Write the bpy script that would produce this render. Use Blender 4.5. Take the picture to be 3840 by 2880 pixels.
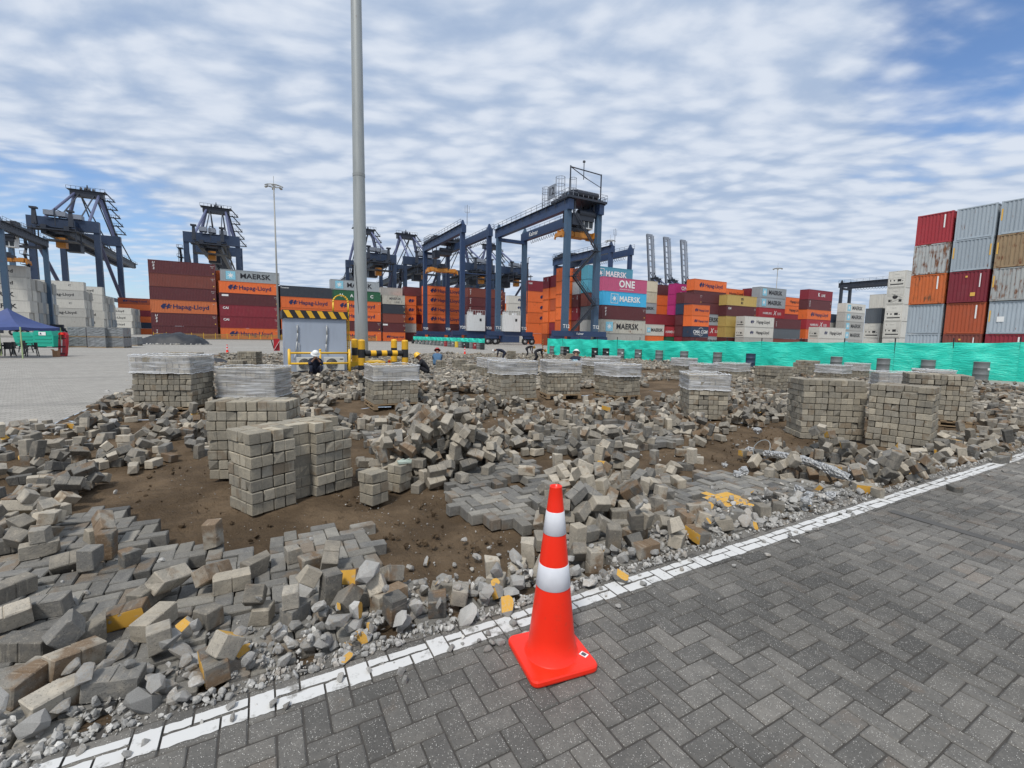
import bpy, bmesh, math, random
import numpy as np
from mathutils import Vector, Matrix, Euler, noise
R = math.radians
random.seed(7)
for o in list(bpy.data.objects): bpy.data.objects.remove(o, do_unlink=True)
scene = bpy.context.scene
col = scene.collection
# ------------------------------------------------------------------ camera
FPX, CX, CY, EYE = 1700.0, 1920.0, 1440.0, 1.62      # focal length and centre on the 3840 x 2880 photograph
pit, rol = math.atan(174 / FPX), math.atan(.018)
cF = Vector((0, math.cos(pit), -math.sin(pit)))
cU0 = Vector((0, math.sin(pit), math.cos(pit)))
cR = math.cos(rol) * Vector((1, 0, 0)) + math.sin(rol) * cU0
cU = -math.sin(rol) * Vector((1, 0, 0)) + math.cos(rol) * cU0
cam = bpy.data.objects.new('camera', bpy.data.cameras.new('camera'))
col.objects.link(cam)
m = Matrix.Identity(4)
for i in range(3):
    m[i][0], m[i][1], m[i][2] = cR[i], cU[i], -cF[i]
m.translation = Vector((0, 0, EYE))
cam.matrix_world = m
cam.data.sensor_width = 36.0
cam.data.lens = 36.0 * FPX / 3840
cam.data.clip_start = .05
cam.data.clip_end = 6000
scene.camera = cam
# ------------------------------------------------------------------ sky, sun, exposure
SUN_EL, SUN_AZ = R(58), R(200)          # azimuth clockwise from +Y
world = bpy.data.worlds.new('World'); scene.world = world; world.use_nodes = True
nt = world.node_tree; nt.nodes.clear()
class NG:
    """small node-graph helper"""
    def __init__(s, t): s.t = t
    def n(s, typ, inp=None, **kw):
        d = s.t.nodes.new(typ)
        for k, v in kw.items(): setattr(d, k, v)
        for k, v in (inp or {}).items():
            if isinstance(v, bpy.types.NodeSocket): s.t.links.new(v, d.inputs[k])
            else: d.inputs[k].default_value = v
        return d
    def math(s, op, a, b=0.0, c=0.0, clamp=False):
        return s.n('ShaderNodeMath', {0: a, 1: b, 2: c}, operation=op, use_clamp=clamp).outputs[0]
    def vmath(s, op, a, b=(0, 0, 0)):
        return s.n('ShaderNodeVectorMath', {0: a, 1: b}, operation=op)
    def mix(s, fac, a, b, blend='MIX'):
        d = s.n('ShaderNodeMix', data_type='RGBA', blend_type=blend)
        for i, v in ((0, fac), (6, a), (7, b)):
            if isinstance(v, bpy.types.NodeSocket): s.t.links.new(v, d.inputs[i])
            else: d.inputs[i].default_value = v
        return d.outputs[2]
    def ramp(s, fac, stops, interp='LINEAR'):
        d = s.n('ShaderNodeValToRGB'); d.color_ramp.interpolation = interp
        e = d.color_ramp.elements
        while len(e) < len(stops): e.new(.5)
        for q, (p, c) in zip(e, stops): q.position = p; q.color = c if len(c) == 4 else (*c, 1)
        s.t.links.new(fac, d.inputs[0]); return d.outputs[0]
    def noise(s, vec, scale, detail=3, rough=.5, dist=0.0, dim='3D'):
        return s.n('ShaderNodeTexNoise', {'Vector': vec, 'Scale': scale, 'Detail': detail, 'Roughness': rough, 'Distortion': dist}, noise_dimensions=dim)
    def smooth(s, v, lo, hi):
        return s.n('ShaderNodeMapRange', {0: v, 1: lo, 2: hi, 3: 0.0, 4: 1.0}, interpolation_type='SMOOTHSTEP', clamp=True).outputs[0]
def c4(c): return (c[0], c[1], c[2], 1.0)

g = NG(nt)
sky = g.n('ShaderNodeTexSky', sky_type='NISHITA', sun_disc=False, sun_elevation=SUN_EL, sun_rotation=SUN_AZ, altitude=0.0, air_density=1.0, dust_density=.6, ozone_density=2.0)
tc = g.n('ShaderNodeTexCoord')
sep = g.n('ShaderNodeSeparateXYZ', {0: tc.outputs['Generated']})
dz = g.math('MAXIMUM', sep.outputs[2], 0.0)
dz2 = g.math('ADD', dz, .10)
px = g.math('DIVIDE', sep.outputs[0], dz2); py = g.math('DIVIDE', sep.outputs[1], dz2)
pl = g.n('ShaderNodeCombineXYZ', {0: px, 1: py, 2: 0.0}).outputs[0]        # the flat cloud deck seen overhead
rotm = g.n('ShaderNodeMapping', {'Vector': pl, 'Rotation': (0, 0, R(-16)), 'Scale': (.95, 1.6, 1.0)}).outputs[0]
warp = g.noise(rotm, 1.1, 1, dim='2D')
wv = g.vmath('SCALE', warp.outputs['Color']); wv.inputs['Scale'].default_value = .26
rotw = g.vmath('ADD', rotm, wv.outputs[0]).outputs[0]
wf = g.vmath('SCALE', g.noise(rotm, 7.0, 2, .55, dim='2D').outputs['Color']); wf.inputs['Scale'].default_value = .11
rotv = g.vmath('ADD', rotw, wf.outputs[0]).outputs[0]
vor = g.n('ShaderNodeTexVoronoi', {'Vector': rotv, 'Scale': 5.6, 'Smoothness': .75, 'Randomness': .85}, voronoi_dimensions='2D', feature='SMOOTH_F1').outputs['Distance']
puff = g.math('SUBTRACT', 1.0, g.math('MULTIPLY', vor, 1.35), clamp=True)
cn = g.noise(rotw, 3.1, 2.5, .55, dim='2D').outputs[0]
cell = g.math('ADD', g.math('MULTIPLY', puff, .45), g.math('MULTIPLY', cn, .58))                  # cloudlets
fine = g.noise(rotw, 13.0, 3, .6, dim='2D').outputs[0]
veil = g.noise(g.n('ShaderNodeMapping', {'Vector': pl, 'Location': (3.1, 1.7, 0), 'Rotation': (0, 0, R(35)), 'Scale': (.55, 1.1, 1)}).outputs[0], .9, 3, .55, .6, dim='2D').outputs[0]
cov = g.noise(g.n('ShaderNodeMapping', {'Vector': pl, 'Location': (0.4, 7.3, 0), 'Scale': (.35, .35, 1)}).outputs[0], 1.0, 1, dim='2D').outputs[0]
def lobe(d, lo, hi):
    v = Vector(d).normalized()
    t = g.n('ShaderNodeVectorMath', {0: tc.outputs['Generated'], 1: tuple(v)}, operation='DOT_PRODUCT').outputs['Value']
    return g.smooth(t, lo, hi)
def pixdir(u, v): return cF + cR * ((u - CX) / FPX) - cU * ((v - CY) / FPX)
# gaps in the deck: low on the left, and from the upper right corner downwards
gapL = g.math('MULTIPLY', lobe(pixdir(300, 1010), .972, .9992), .58)
gapL2 = g.math('MULTIPLY', lobe(pixdir(-300, 1000), .972, .9992), .58)
gapR = g.math('MULTIPLY', lobe(pixdir(3660, 330), .985, .9995), .42)
gapR2 = g.math('MULTIPLY', lobe(pixdir(3860, 90), .972, .9995), .62)
gapR3 = g.math('MULTIPLY', lobe(pixdir(3420, 560), .990, .9998), .26)
gap = g.math('MAXIMUM', g.math('MAXIMUM', g.math('MAXIMUM', gapL, gapL2), g.math('MAXIMUM', gapR, gapR2)), gapR3)
dens = g.math('ADD', g.math('MULTIPLY', cell, .62), g.math('MULTIPLY', veil, .75))
dens = g.math('ADD', dens, g.math('MULTIPLY', fine, .14))
dens = g.math('ADD', dens, g.math('MULTIPLY', cov, .25))
dens = g.math('SUBTRACT', dens, g.math('MULTIPLY', gap, .95))
mask = g.smooth(dens, .18, .72)
shade = g.math('ADD', g.math('ADD', g.math('MULTIPLY', cell, .70), g.math('MULTIPLY', fine, .16)), g.math('MULTIPLY', veil, .30))
shade = g.smooth(shade, .36, .74)
cloud = g.mix(shade, (3.9, 4.9, 6.6, 1), (6.7, 7.3, 8.3, 1))
skyc = g.mix(1.0, sky.outputs[0], (1.15, 1.3, 1.5, 1), 'MULTIPLY')
comb = g.mix(mask, skyc, cloud)
haz = g.math('POWER', g.math('SUBTRACT', 1.0, dz), 9.0)
comb = g.mix(g.math('MULTIPLY', haz, .55), comb, (4.6, 5.7, 7.0, 1))
bg = g.n('ShaderNodeBackground', {0: comb, 1: .1})
g.t.links.new(bg.outputs[0], g.n('ShaderNodeOutputWorld').inputs[0])

world.cycles.sampling_method = 'MANUAL'; world.cycles.sample_map_resolution = 256
sl = bpy.data.lights.new('sun', 'SUN'); sl.energy = 2.7; sl.angle = R(9); sl.color = (1.0, .96, .90)
sun = bpy.data.objects.new('sun', sl); col.objects.link(sun)
sd = Vector((math.sin(SUN_AZ) * math.cos(SUN_EL), math.cos(SUN_AZ) * math.cos(SUN_EL), math.sin(SUN_EL)))
sun.rotation_euler = sd.to_track_quat('Z', 'Y').to_euler(); sun.location = (0, -20, 60)
vs = scene.view_settings
vs.view_transform = 'Standard'; vs.look = 'None'; vs.exposure = 0.08; vs.gamma = 1.0; vs.use_curve_mapping = False
scene.cycles.max_bounces = 5; scene.cycles.diffuse_bounces = 2; scene.cycles.transparent_max_bounces = 8
# ------------------------------------------------------------------ site frame and pixel helpers
TH = R(28.9)                             # the white line, the stacks and the quay all run along A; B points away from the camera
VA = Vector((math.cos(TH), math.sin(TH), 0)); VB = Vector((-math.sin(TH), math.cos(TH), 0))
def S(a, b, z=0.0): return VA * a + VB * b + Vector((0, 0, z))
def G(u, v, z=0.0):
    d = pixdir(u, v); t = (EYE - z) / -d.z
    return Vector((d.x * t, d.y * t, z))
def AB(u, v, z=0.0):
    p = G(u, v, z); return p.dot(VA), p.dot(VB)
def proj(p):
    q = Vector(p) - Vector((0, 0, EYE)); d = q.dot(cF)
    if d < .05: return (-1e5, -1e5, d)
    return (CX + FPX * q.dot(cR) / d, CY - FPX * q.dot(cU) / d, d)
def axp(px_, b):                          # the position along A whose horizon-level pixel column is px_, on row b
    lo, hi = -600.0, 900.0
    for _ in range(60):
        mid = (lo + hi) / 2; u, v, d = proj(S(mid, b, EYE))
        if d < .5 or u < px_: lo = mid
        else: hi = mid
    return lo
def at_depth(u, v, d):                    # point on the pixel's ray at camera depth d
    r_ = pixdir(u, v); return Vector((0, 0, EYE)) + r_ * d
# ------------------------------------------------------------------ mesh helpers
class MB:
    def __init__(s): s.v, s.f, s.m = [], [], []
    def add(s, vs_, fs, mi=0):
        n = len(s.v); s.v += [tuple(p) for p in vs_]
        s.f += [tuple(i + n for i in f) for f in fs]; s.m += [mi] * len(fs); return s
    def box(s, x0, x1, y0, y1, z0, z1, mi=0, M=None):
        p = [Vector(q) for q in ((x0, y0, z0), (x1, y0, z0), (x1, y1, z0), (x0, y1, z0), (x0, y0, z1), (x1, y0, z1), (x1, y1, z1), (x0, y1, z1))]
        if M is not None: p = [M @ q for q in p]
        return s.add(p, [(0, 3, 2, 1), (4, 5, 6, 7), (0, 1, 5, 4), (1, 2, 6, 5), (2, 3, 7, 6), (3, 0, 4, 7)], mi)
    def beam(s, p0, p1, w, h=None, up=(0, 0, 1), mi=0, w1=None, h1=None):
        h = h or w; w1 = w1 or w; h1 = h1 or h
        p0, p1 = Vector(p0), Vector(p1); d = (p1 - p0)
        if d.length < 1e-6: return s
        d.normalize(); u = Vector(up)
        if abs(d.dot(u)) > .98: u = Vector((0, 1, 0))
        x = d.cross(u).normalized(); y = x.cross(d).normalized()
        P = []
        for p, ww, hh in ((p0, w, h), (p1, w1, h1)):
            for sx, sy in ((-1, -1), (1, -1), (1, 1), (-1, 1)): P.append(p + x * sx * ww / 2 + y * sy * hh / 2)
        return s.add(P, [(3, 2, 1, 0), (4, 5, 6, 7), (0, 1, 5, 4), (1, 2, 6, 5), (2, 3, 7, 6), (3, 0, 4, 7)], mi)
    def cyl(s, p0, p1, r0, r1=None, n=12, mi=0, cap=True):
        r1 = r0 if r1 is None else r1
        p0, p1 = Vector(p0), Vector(p1); d = (p1 - p0).normalized()
        u = Vector((0, 0, 1)) if abs(d.z) < .95 else Vector((1, 0, 0))
        x = d.cross(u).normalized(); y = d.cross(x).normalized(); P = []
        for p, r_ in ((p0, r0), (p1, r1)):
            for i in range(n):
                t = 2 * math.pi * i / n; P.append(p + x * math.cos(t) * r_ + y * math.sin(t) * r_)
        F = [(i, i + n, (i + 1) % n + n, (i + 1) % n) for i in range(n)]
        if cap: F += [tuple(range(n)), tuple(range(2 * n - 1, n - 1, -1))]
        return s.add(P, F, mi)
    def lathe(s, prof, n=24, mi=0, c=(0, 0, 0), mis=None):
        base = len(s.v)
        for r_, z in prof:
            for i in range(n):
                t = 2 * math.pi * i / n; s.v.append((c[0] + r_ * math.cos(t), c[1] + r_ * math.sin(t), c[2] + z))
        for k in range(len(prof) - 1):
            for i in range(n):
                a_, b_ = base + k * n + i, base + k * n + (i + 1) % n
                s.f.append((a_, b_, b_ + n, a_ + n)); s.m.append(mis[k] if mis else mi)
        return s
    def tube(s, pts, r_, n=8, mi=0):
        for p, q in zip(pts[:-1], pts[1:]): s.cyl(p, q, r_, r_, n, mi)
        return s
    def prism(s, poly, z0, z1, mi=0, M=None):
        n = len(poly); P = [Vector((x, y, z0)) for x, y in poly] + [Vector((x, y, z1)) for x, y in poly]
        if M is not None: P = [M @ q for q in P]
        return s.add(P, [tuple(range(n - 1, -1, -1)), tuple(range(n, 2 * n))] + [(i, (i + 1) % n, (i + 1) % n + n, i + n) for i in range(n)], mi)
    def mesh(s, name, smooth=False):
        me = bpy.data.meshes.new(name); me.from_pydata(s.v, [], s.f)
        if any(s.m): me.polygons.foreach_set('material_index', s.m)
        if smooth: me.polygons.foreach_set('use_smooth', [True] * len(s.f))
        me.update(); return me
    def build(s, name, mats, parent=None, loc=(0, 0, 0), rz=0.0, smooth=False):
        me = s.mesh(name, smooth)
        for mm in (mats if isinstance(mats, (list, tuple)) else [mats]): me.materials.append(mm)
        return put(name, me, parent, loc, rz)
def put(name, me, parent=None, loc=(0, 0, 0), rz=0.0, rot=None, mat=None, scale=None):
    o = bpy.data.objects.new(name, me); col.objects.link(o); o.parent = parent; o.location = loc
    o.rotation_euler = rot if rot is not None else (0, 0, rz)
    if scale is not None: o.scale = scale
    if mat is not None:
        if len(me.materials) == 0: me.materials.append(mat)
        o.material_slots[0].link = 'OBJECT'; o.material_slots[0].material = mat
    return o
def tag(o, label, cat, group=None):
    o['label'] = label; o['category'] = cat
    if group: o['group'] = group
    return o
def thing(name, label, cat, loc=(0, 0, 0), rz=0.0, group=None):
    o = bpy.data.objects.new(name, None); o.empty_display_size = .2; col.objects.link(o)
    o.location = loc; o.rotation_euler = (0, 0, rz); return tag(o, label, cat, group)
def structure(o): o['kind'] = 'structure'; return o
def stuff(o, label=None, cat=None):
    o['kind'] = 'stuff'
    if label: o['label'] = label; o['category'] = cat
    return o
def inpoly(x, y, poly):
    r_ = False; j = len(poly) - 1
    for i in range(len(poly)):
        xi, yi = poly[i]; xj, yj = poly[j]
        if (yi > y) != (yj > y) and x < (xj - xi) * (y - yi) / (yj - yi) + xi: r_ = not r_
        j = i
    return r_
# ------------------------------------------------------------------ materials
def mat(name, build):
    mm = bpy.data.materials.new(name); mm.use_nodes = True; t = mm.node_tree; t.nodes.clear()
    q = NG(t); bs = q.n('ShaderNodeBsdfPrincipled'); out = q.n('ShaderNodeOutputMaterial')
    t.links.new(bs.outputs[0], out.inputs[0]); build(q, bs, out); return mm
def setin(q, bs, k, v):
    if isinstance(v, bpy.types.NodeSocket): q.t.links.new(v, bs.inputs[k])
    else: bs.inputs[k].default_value = v
def bump(q, bs, hgt, strength=.4, dist=.01):
    b = q.n('ShaderNodeBump', {'Strength': strength, 'Distance': dist, 'Height': hgt}); q.t.links.new(b.outputs[0], bs.inputs['Normal'])
def objco(q):
    tcn = q.n('ShaderNodeTexCoord'); oi = q.n('ShaderNodeObjectInfo')
    off = q.n('ShaderNodeCombineXYZ', {0: q.math('MULTIPLY', oi.outputs['Random'], 37.0), 1: q.math('MULTIPLY', oi.outputs['Random'], 91.0), 2: q.math('MULTIPLY', oi.outputs['Random'], 13.0)})
    return q.vmath('ADD', tcn.outputs['Object'], off.outputs[0]).outputs[0], oi.outputs['Random']
def painted(name, c, rough=.5, grime=.25, rust=0.0, metal=0.0, rustscale=1.3, gsc=1.2, fade=.12):
    def f(q, bs, out):
        co, rnd = objco(q)
        n1 = q.noise(co, gsc, 4, .6).outputs[0]
        st = q.n('ShaderNodeMapping', {'Vector': co, 'Scale': (2.2, 2.2, .28)}).outputs[0]
        n2 = q.noise(st, 2.0, 4, .65).outputs[0]
        dark = q.mix(q.math('MULTIPLY', q.smooth(n2, .45, .75), grime), c4(c), c4([k * .45 + .02 for k in c]))
        lite = q.mix(q.math('MULTIPLY', q.smooth(n1, .5, .75), fade), dark, c4([min(1, k * .8 + .09) for k in c]))
        v = q.math('ADD', q.math('MULTIPLY', rnd, .22), .89)
        cc = q.mix(1.0, lite, q.n('ShaderNodeCombineXYZ', {0: v, 1: v, 2: v}).outputs[0], 'MULTIPLY')
        if rust:
            n3 = q.noise(st, rustscale * 2, 5, .7, .3).outputs[0]; n4 = q.noise(co, rustscale, 3).outputs[0]
            rm = q.smooth(q.math('ADD', q.math('MULTIPLY', n3, .6), q.math('MULTIPLY', n4, .4)), .62 - rust * .22, .70 - rust * .18)
            cc = q.mix(rm, cc, q.mix(n1, (.10, .035, .015, 1), (.22, .09, .035, 1)))
        setin(q, bs, 'Base Color', cc); setin(q, bs, 'Roughness', q.math('ADD', q.math('MULTIPLY', n1, .3), rough - .15))
        setin(q, bs, 'Metallic', metal)
        bump(q, bs, n1, .08, .01)
    return mat(name, f)
def flat(name, c, rough=.6, metal=0.0, var=.12, sc=6.0, spec=.5):
    def f(q, bs, out):
        co, rnd = objco(q); n1 = q.noise(co, sc, 4, .6).outputs[0]
        setin(q, bs, 'Base Color', q.mix(n1, c4([k * (1 - var) for k in c]), c4([min(1, k * (1 + var)) for k in c])))
        setin(q, bs, 'Roughness', rough); setin(q, bs, 'Metallic', metal); bs.inputs['Specular IOR Level'].default_value = spec
        bump(q, bs, n1, .1, .005)
    return mat(name, f)
def speckle(q, co, scale, lo, hi):
    v = q.n('ShaderNodeTexVoronoi', {'Vector': co, 'Scale': scale, 'Randomness': 1.0})
    keep = q.smooth(q.n('ShaderNodeSeparateColor', {0: v.outputs['Color']}).outputs[0], lo, lo + .04)
    return q.math('MULTIPLY', keep, q.math('SUBTRACT', 1.0, q.smooth(v.outputs['Distance'], hi * .55, hi)))
def brick_mat(name, c_lo, c_hi, stain, stainc, speck=.5, var=.5, mottle=14.0, wear=.25):
    def f(q, bs, out):
        co, rnd = objco(q)
        at = q.n('ShaderNodeAttribute', attribute_name='tint'); sp = q.n('ShaderNodeSeparateColor', {0: at.outputs['Color']})
        n1 = q.noise(co, mottle, 5, .65).outputs[0]; n2 = q.noise(co, 55.0, 4, .7).outputs[0]; n3 = q.noise(co, 4.5, 3, .6).outputs[0]
        t = q.math('ADD', q.math('MULTIPLY', sp.outputs[0], .75), q.math('MULTIPLY', q.math('SUBTRACT', n1, .5), 1.1), clamp=True)
        cc = q.mix(t, c4(c_lo), c4(c_hi))
        k = q.math('ADD', q.math('MULTIPLY', sp.outputs[1], var), 1.0 - var * .55)
        k = q.math('MULTIPLY', k, q.math('ADD', .88, q.math('MULTIPLY', n2, .24)))
        cc = q.mix(1.0, cc, q.n('ShaderNodeCombineXYZ', {0: k, 1: k, 2: k}).outputs[0], 'MULTIPLY')
        s1 = q.smooth(q.math('ADD', q.math('ADD', n3, q.math('MULTIPLY', q.math('SUBTRACT', n1, .5), .25)), q.math('MULTIPLY', q.math('SUBTRACT', sp.outputs[2], .5), .5)), .62, .76)
        cc = q.mix(q.math('MULTIPLY', s1, stain), cc, c4(stainc))
        stv = q.noise(q.n('ShaderNodeMapping', {'Vector': co, 'Scale': (60.0, 60.0, 7.0)}).outputs[0], 1.0, 2, .6).outputs[0]
        cc = q.mix(q.math('MULTIPLY', q.smooth(stv, .56, .74), .22), cc, c4([min(1, k_ * 1.25) for k_ in c_hi]))
        pos = q.n('ShaderNodeNewGeometry').outputs['Position']
        big = q.noise(pos, .55, 4, .6).outputs[0]; big2 = q.noise(pos, 2.6, 4, .65).outputs[0]
        kk = q.math('ADD', q.math('MULTIPLY', q.smooth(big, .32, .68), wear), q.math('ADD', 1.0 - wear * .62, q.math('MULTIPLY', q.math('SUBTRACT', big2, .5), wear * .9)))
        cc = q.mix(1.0, cc, q.n('ShaderNodeCombineXYZ', {0: kk, 1: kk, 2: kk}).outputs[0], 'MULTIPLY')
        if speck:
            sk = speckle(q, co, 210.0, .84, .42); cc = q.mix(q.math('MULTIPLY', sk, speck), cc, (.62, .60, .55, 1))
            dk = speckle(q, co, 190.0, .86, .5); cc = q.mix(q.math('MULTIPLY', dk, .6), cc, (.04, .04, .04, 1))
        setin(q, bs, 'Base Color', cc); setin(q, bs, 'Roughness', .88); bs.inputs['Specular IOR Level'].default_value = .3
        bump(q, bs, q.math('ADD', q.math('MULTIPLY', n2, .6), q.math('MULTIPLY', n1, .7)), .8, .008)
    return mat(name, f)
M = {}
M['paver'] = brick_mat('paver concrete', (.110, .105, .096), (.212, .198, .175), .5, (.15, .12, .095), .85, .16, wear=.5)
M['paver_old'] = brick_mat('old paver concrete', (.125, .122, .115), (.275, .257, .22), .6, (.17, .12, .075), .35, .5)
M['brick'] = brick_mat('loose paver concrete', (.15, .144, .131), (.49, .43, .335), .8, (.17, .105, .055), .25, .7)
M['stackbrick'] = brick_mat('stacked paver concrete', (.25, .228, .185), (.50, .435, .32), .55, (.16, .11, .065), .15, .40)
M['rock'] = brick_mat('broken concrete', (.26, .255, .24), (.58, .56, .52), .35, (.32, .25, .17), .35, .45, 22.0)
def f_yel(q, bs, out):
    co, rnd = objco(q); n = q.noise(co, 24.0, 6, .75).outputs[0]; n2 = q.noise(co, 7.0, 4, .6).outputs[0]
    y = q.mix(n2, (.50, .26, .03, 1), (.66, .38, .06, 1))
    setin(q, bs, 'Base Color', q.mix(q.smooth(q.math('ADD', n, q.math('MULTIPLY', q.math('SUBTRACT', n2, .5), .5)), .54, .66), y, (.36, .33, .28, 1))); setin(q, bs, 'Roughness', .8); bump(q, bs, n, .5, .004)
M['yellowpaint'] = mat('worn yellow road paint', f_yel)
def f_line(q, bs, out):
    pos = q.n('ShaderNodeNewGeometry').outputs['Position']; n = q.noise(pos, 9.0, 6, .75).outputs[0]; n2 = q.noise(pos, 1.6, 3).outputs[0]
    w = q.smooth(q.math('ADD', n, q.math('MULTIPLY', q.math('SUBTRACT', n2, .5), .5)), .54, .70)
    setin(q, bs, 'Base Color', q.mix(w, (.58, .575, .555, 1), (.22, .21, .19, 1))); setin(q, bs, 'Roughness', .75)
M['linepaint'] = mat('white road paint', f_line)
M['film'] = None
def f_film(q, bs, out):
    co, rnd = objco(q)
    st = q.n('ShaderNodeMapping', {'Vector': co, 'Scale': (.6, .6, 9.0)}).outputs[0]
    n = q.noise(st, 2.4, 4, .6, .4).outputs[0]; n2 = q.noise(co, 9.0, 3, .6, 1.0).outputs[0]
    setin(q, bs, 'Base Color', (.80, .81, .82, 1)); setin(q, bs, 'Roughness', .28)
    setin(q, bs, 'Alpha', q.math('ADD', .24, q.math('MULTIPLY', q.smooth(n, .42, .76), .56)))
    bump(q, bs, q.math('ADD', n, q.math('MULTIPLY', n2, .3)), .35, .02)
M['film'] = mat('clear stretch film', f_film)
def f_fold(q, bs, out):
    co, rnd = objco(q); n = q.noise(co, 12.0, 3).outputs[0]
    setin(q, bs, 'Base Color', (.86, .87, .88, 1)); setin(q, bs, 'Roughness', .3); setin(q, bs, 'Alpha', q.math('ADD', .6, q.math('MULTIPLY', n, .4)))
M['filmfold'] = mat('bunched stretch film', f_fold)
M['filmgrey'] = painted('grey sheeting', (.20, .21, .215), .35, .8, 0, fade=.35, gsc=5.0)
M['wood'] = flat('pallet wood', (.27, .19, .11), .8, var=.3, sc=12)
def f_sand(q, bs, out):
    tcn = q.n('ShaderNodeTexCoord').outputs['Object']
    n1 = q.noise(tcn, 1.3, 4, .6).outputs[0]; n2 = q.noise(tcn, 9.0, 6, .7, .4).outputs[0]; n3 = q.noise(tcn, 60.0, 4, .7).outputs[0]
    c = q.mix(q.smooth(n1, .35, .68), (.075, .050, .029, 1), (.165, .115, .07, 1))
    c = q.mix(q.smooth(n2, .52, .72), c, (.075, .05, .03, 1))
    c = q.mix(q.math('MULTIPLY', n3, .3), c, (.22, .16, .10, 1))
    setin(q, bs, 'Base Color', c); setin(q, bs, 'Roughness', .95); bs.inputs['Specular IOR Level'].default_value = .2
    bump(q, bs, q.math('ADD', n2, q.math('MULTIPLY', n3, .35)), 1.0, .06)
M['sand'] = mat('damp bedding sand', f_sand)
def f_apron(q, bs, out):
    tcn = q.n('ShaderNodeTexCoord').outputs['Object']
    st = q.n('ShaderNodeMapping', {'Vector': tcn, 'Rotation': (0, 0, R(62)), 'Scale': (.05, .6, 1)}).outputs[0]
    n1 = q.noise(tcn, .12, 4, .6).outputs[0]; n2 = q.noise(st, 1.2, 5, .65).outputs[0]; n3 = q.noise(tcn, 2.5, 5, .7).outputs[0]
    c = q.mix(n1, (.33, .312, .28, 1), (.44, .415, .37, 1))
    c = q.mix(q.math('MULTIPLY', q.smooth(n2, .5, .78), .5), c, (.17, .165, .155, 1))
    c = q.mix(q.math('MULTIPLY', n3, .25), c, (.20, .19, .17, 1))
    br = q.n('ShaderNodeTexBrick', {'Vector': tcn, 'Color1': (1, 1, 1, 1), 'Color2': (.78, .78, .78, 1), 'Mortar': (.42, .42, .42, 1), 'Scale': 1.0, 'Mortar Size': .006, 'Brick Width': .2, 'Row Height': .1})
    c = q.mix(1.0, c, br.outputs[0], 'MULTIPLY')
    setin(q, bs, 'Base Color', c); setin(q, bs, 'Roughness', .85); bs.inputs['Specular IOR Level'].default_value = .3
    bump(q, bs, n3, .3, .01)
M['apron'] = mat('weathered yard paving', f_apron)
M['strip'] = flat('dark jointing mortar', (.085, .082, .077), .9, var=.3, sc=9)
M['joint'] = flat('joint sand', (.055, .05, .044), .95, var=.4, sc=20)
CC = dict(orange=(.74, .155, .035), orangeworn=(.60, .165, .055), maroon=(.105, .024, .027), brownred=(.19, .05, .035), crimson=(.24, .022, .035),
          red=(.36, .03, .04), grey=(.33, .36, .375), greyblue=(.36, .41, .45), navy=(.025, .045, .085), blackblue=(.035, .042, .055), green=(.02, .11, .05), white=(.60, .58, .52),
          cream=(.60, .54, .40), blue=(.05, .40, .66), teal=(.09, .34, .45), pink=(.55, .10, .21), magenta=(.50, .03, .19), yellow=(.46, .33, .10), brownorange=(.42, .085, .03), darkgrey=(.10, .115, .13), whitegrey=(.43, .42, .385))
CM = {k: painted('container ' + k, v, .5, .35, .12 if k not in ('white', 'whitegrey') else .05) for k, v in CC.items()}
CM['greyrust'] = painted('container rusting grey', (.40, .41, .40), .6, .4, .62); CM['greyrust2'] = painted('container streaked grey', (.38, .39, .38), .6, .5, .50)
CM['brownrust'] = painted('container rusting tan', (.30, .21, .12), .6, .6, .45); CM['orangerust'] = painted('container rusting orange', (.50, .12, .03), .6, .4, .42)
CM['reddark'] = painted('container dark red', (.20, .018, .03), .5, .3, .1); CM['fadedwhite'] = painted('container faded white', (.50, .48, .41), .6, .6, .28)
M['inknavy'] = flat('navy lettering', (.012, .018, .085), .5, var=.1); M['inkblack'] = flat('black lettering', (.012, .012, .016), .5, var=.1)
M['inkwhite'] = flat('white lettering', (.78, .78, .76), .5, var=.08); M['inkpale'] = flat('pale blue emblem', (.24, .55, .68), .5, var=.08)
M['inkyellow'] = flat('yellow sticker', (.72, .42, .08), .5, var=.1); M['inkgrey'] = flat('worn lettering', (.10, .10, .11), .6, var=.3)
M['steelblue'] = painted('crane blue paint', (.020, .044, .108), .45, .35, .05, fade=.12); M['steelslate'] = painted('crane slate paint', (.048, .095, .158), .45, .35, .05, fade=.15)
M['steeldark'] = painted('crane dark steel', (.022, .028, .042), .5, .4, .1, fade=.15); M['steelpale'] = painted('crane pale paint', (.23, .255, .30), .5, .4, .1)
M['stslav'] = painted('crane strut paint', (.10, .115, .21), .45, .3, 0, fade=.15); M['stsblue'] = painted('quay crane blue paint', (.022, .042, .088), .5, .35, .05, fade=.12)
M['spreader'] = painted('spreader orange paint', (.55, .22, .03), .5, .5, .2); M['housewhite'] = painted('white machine housing', (.66, .67, .66), .45, .3, .05)
M['rubber'] = flat('tyre rubber', (.018, .018, .02), .75, var=.2); M['rimwhite'] = flat('wheel rim', (.6, .6, .58), .5)
M['glass'] = flat('dark glass', (.02, .025, .03), .12, var=.05); M['galv'] = painted('galvanised steel', (.33, .345, .335), .5, .35, .03, .35, gsc=.8, fade=.4)
M['hutgrey'] = painted('grey render', (.37, .42, .50), .75, .18, 0, fade=.15); M['hzyellow'] = painted('hazard yellow', (.78, .43, .02), .45, .15, .03); M['hzblack'] = flat('hazard black', (.018, .018, .02), .5, var=.2)
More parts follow.
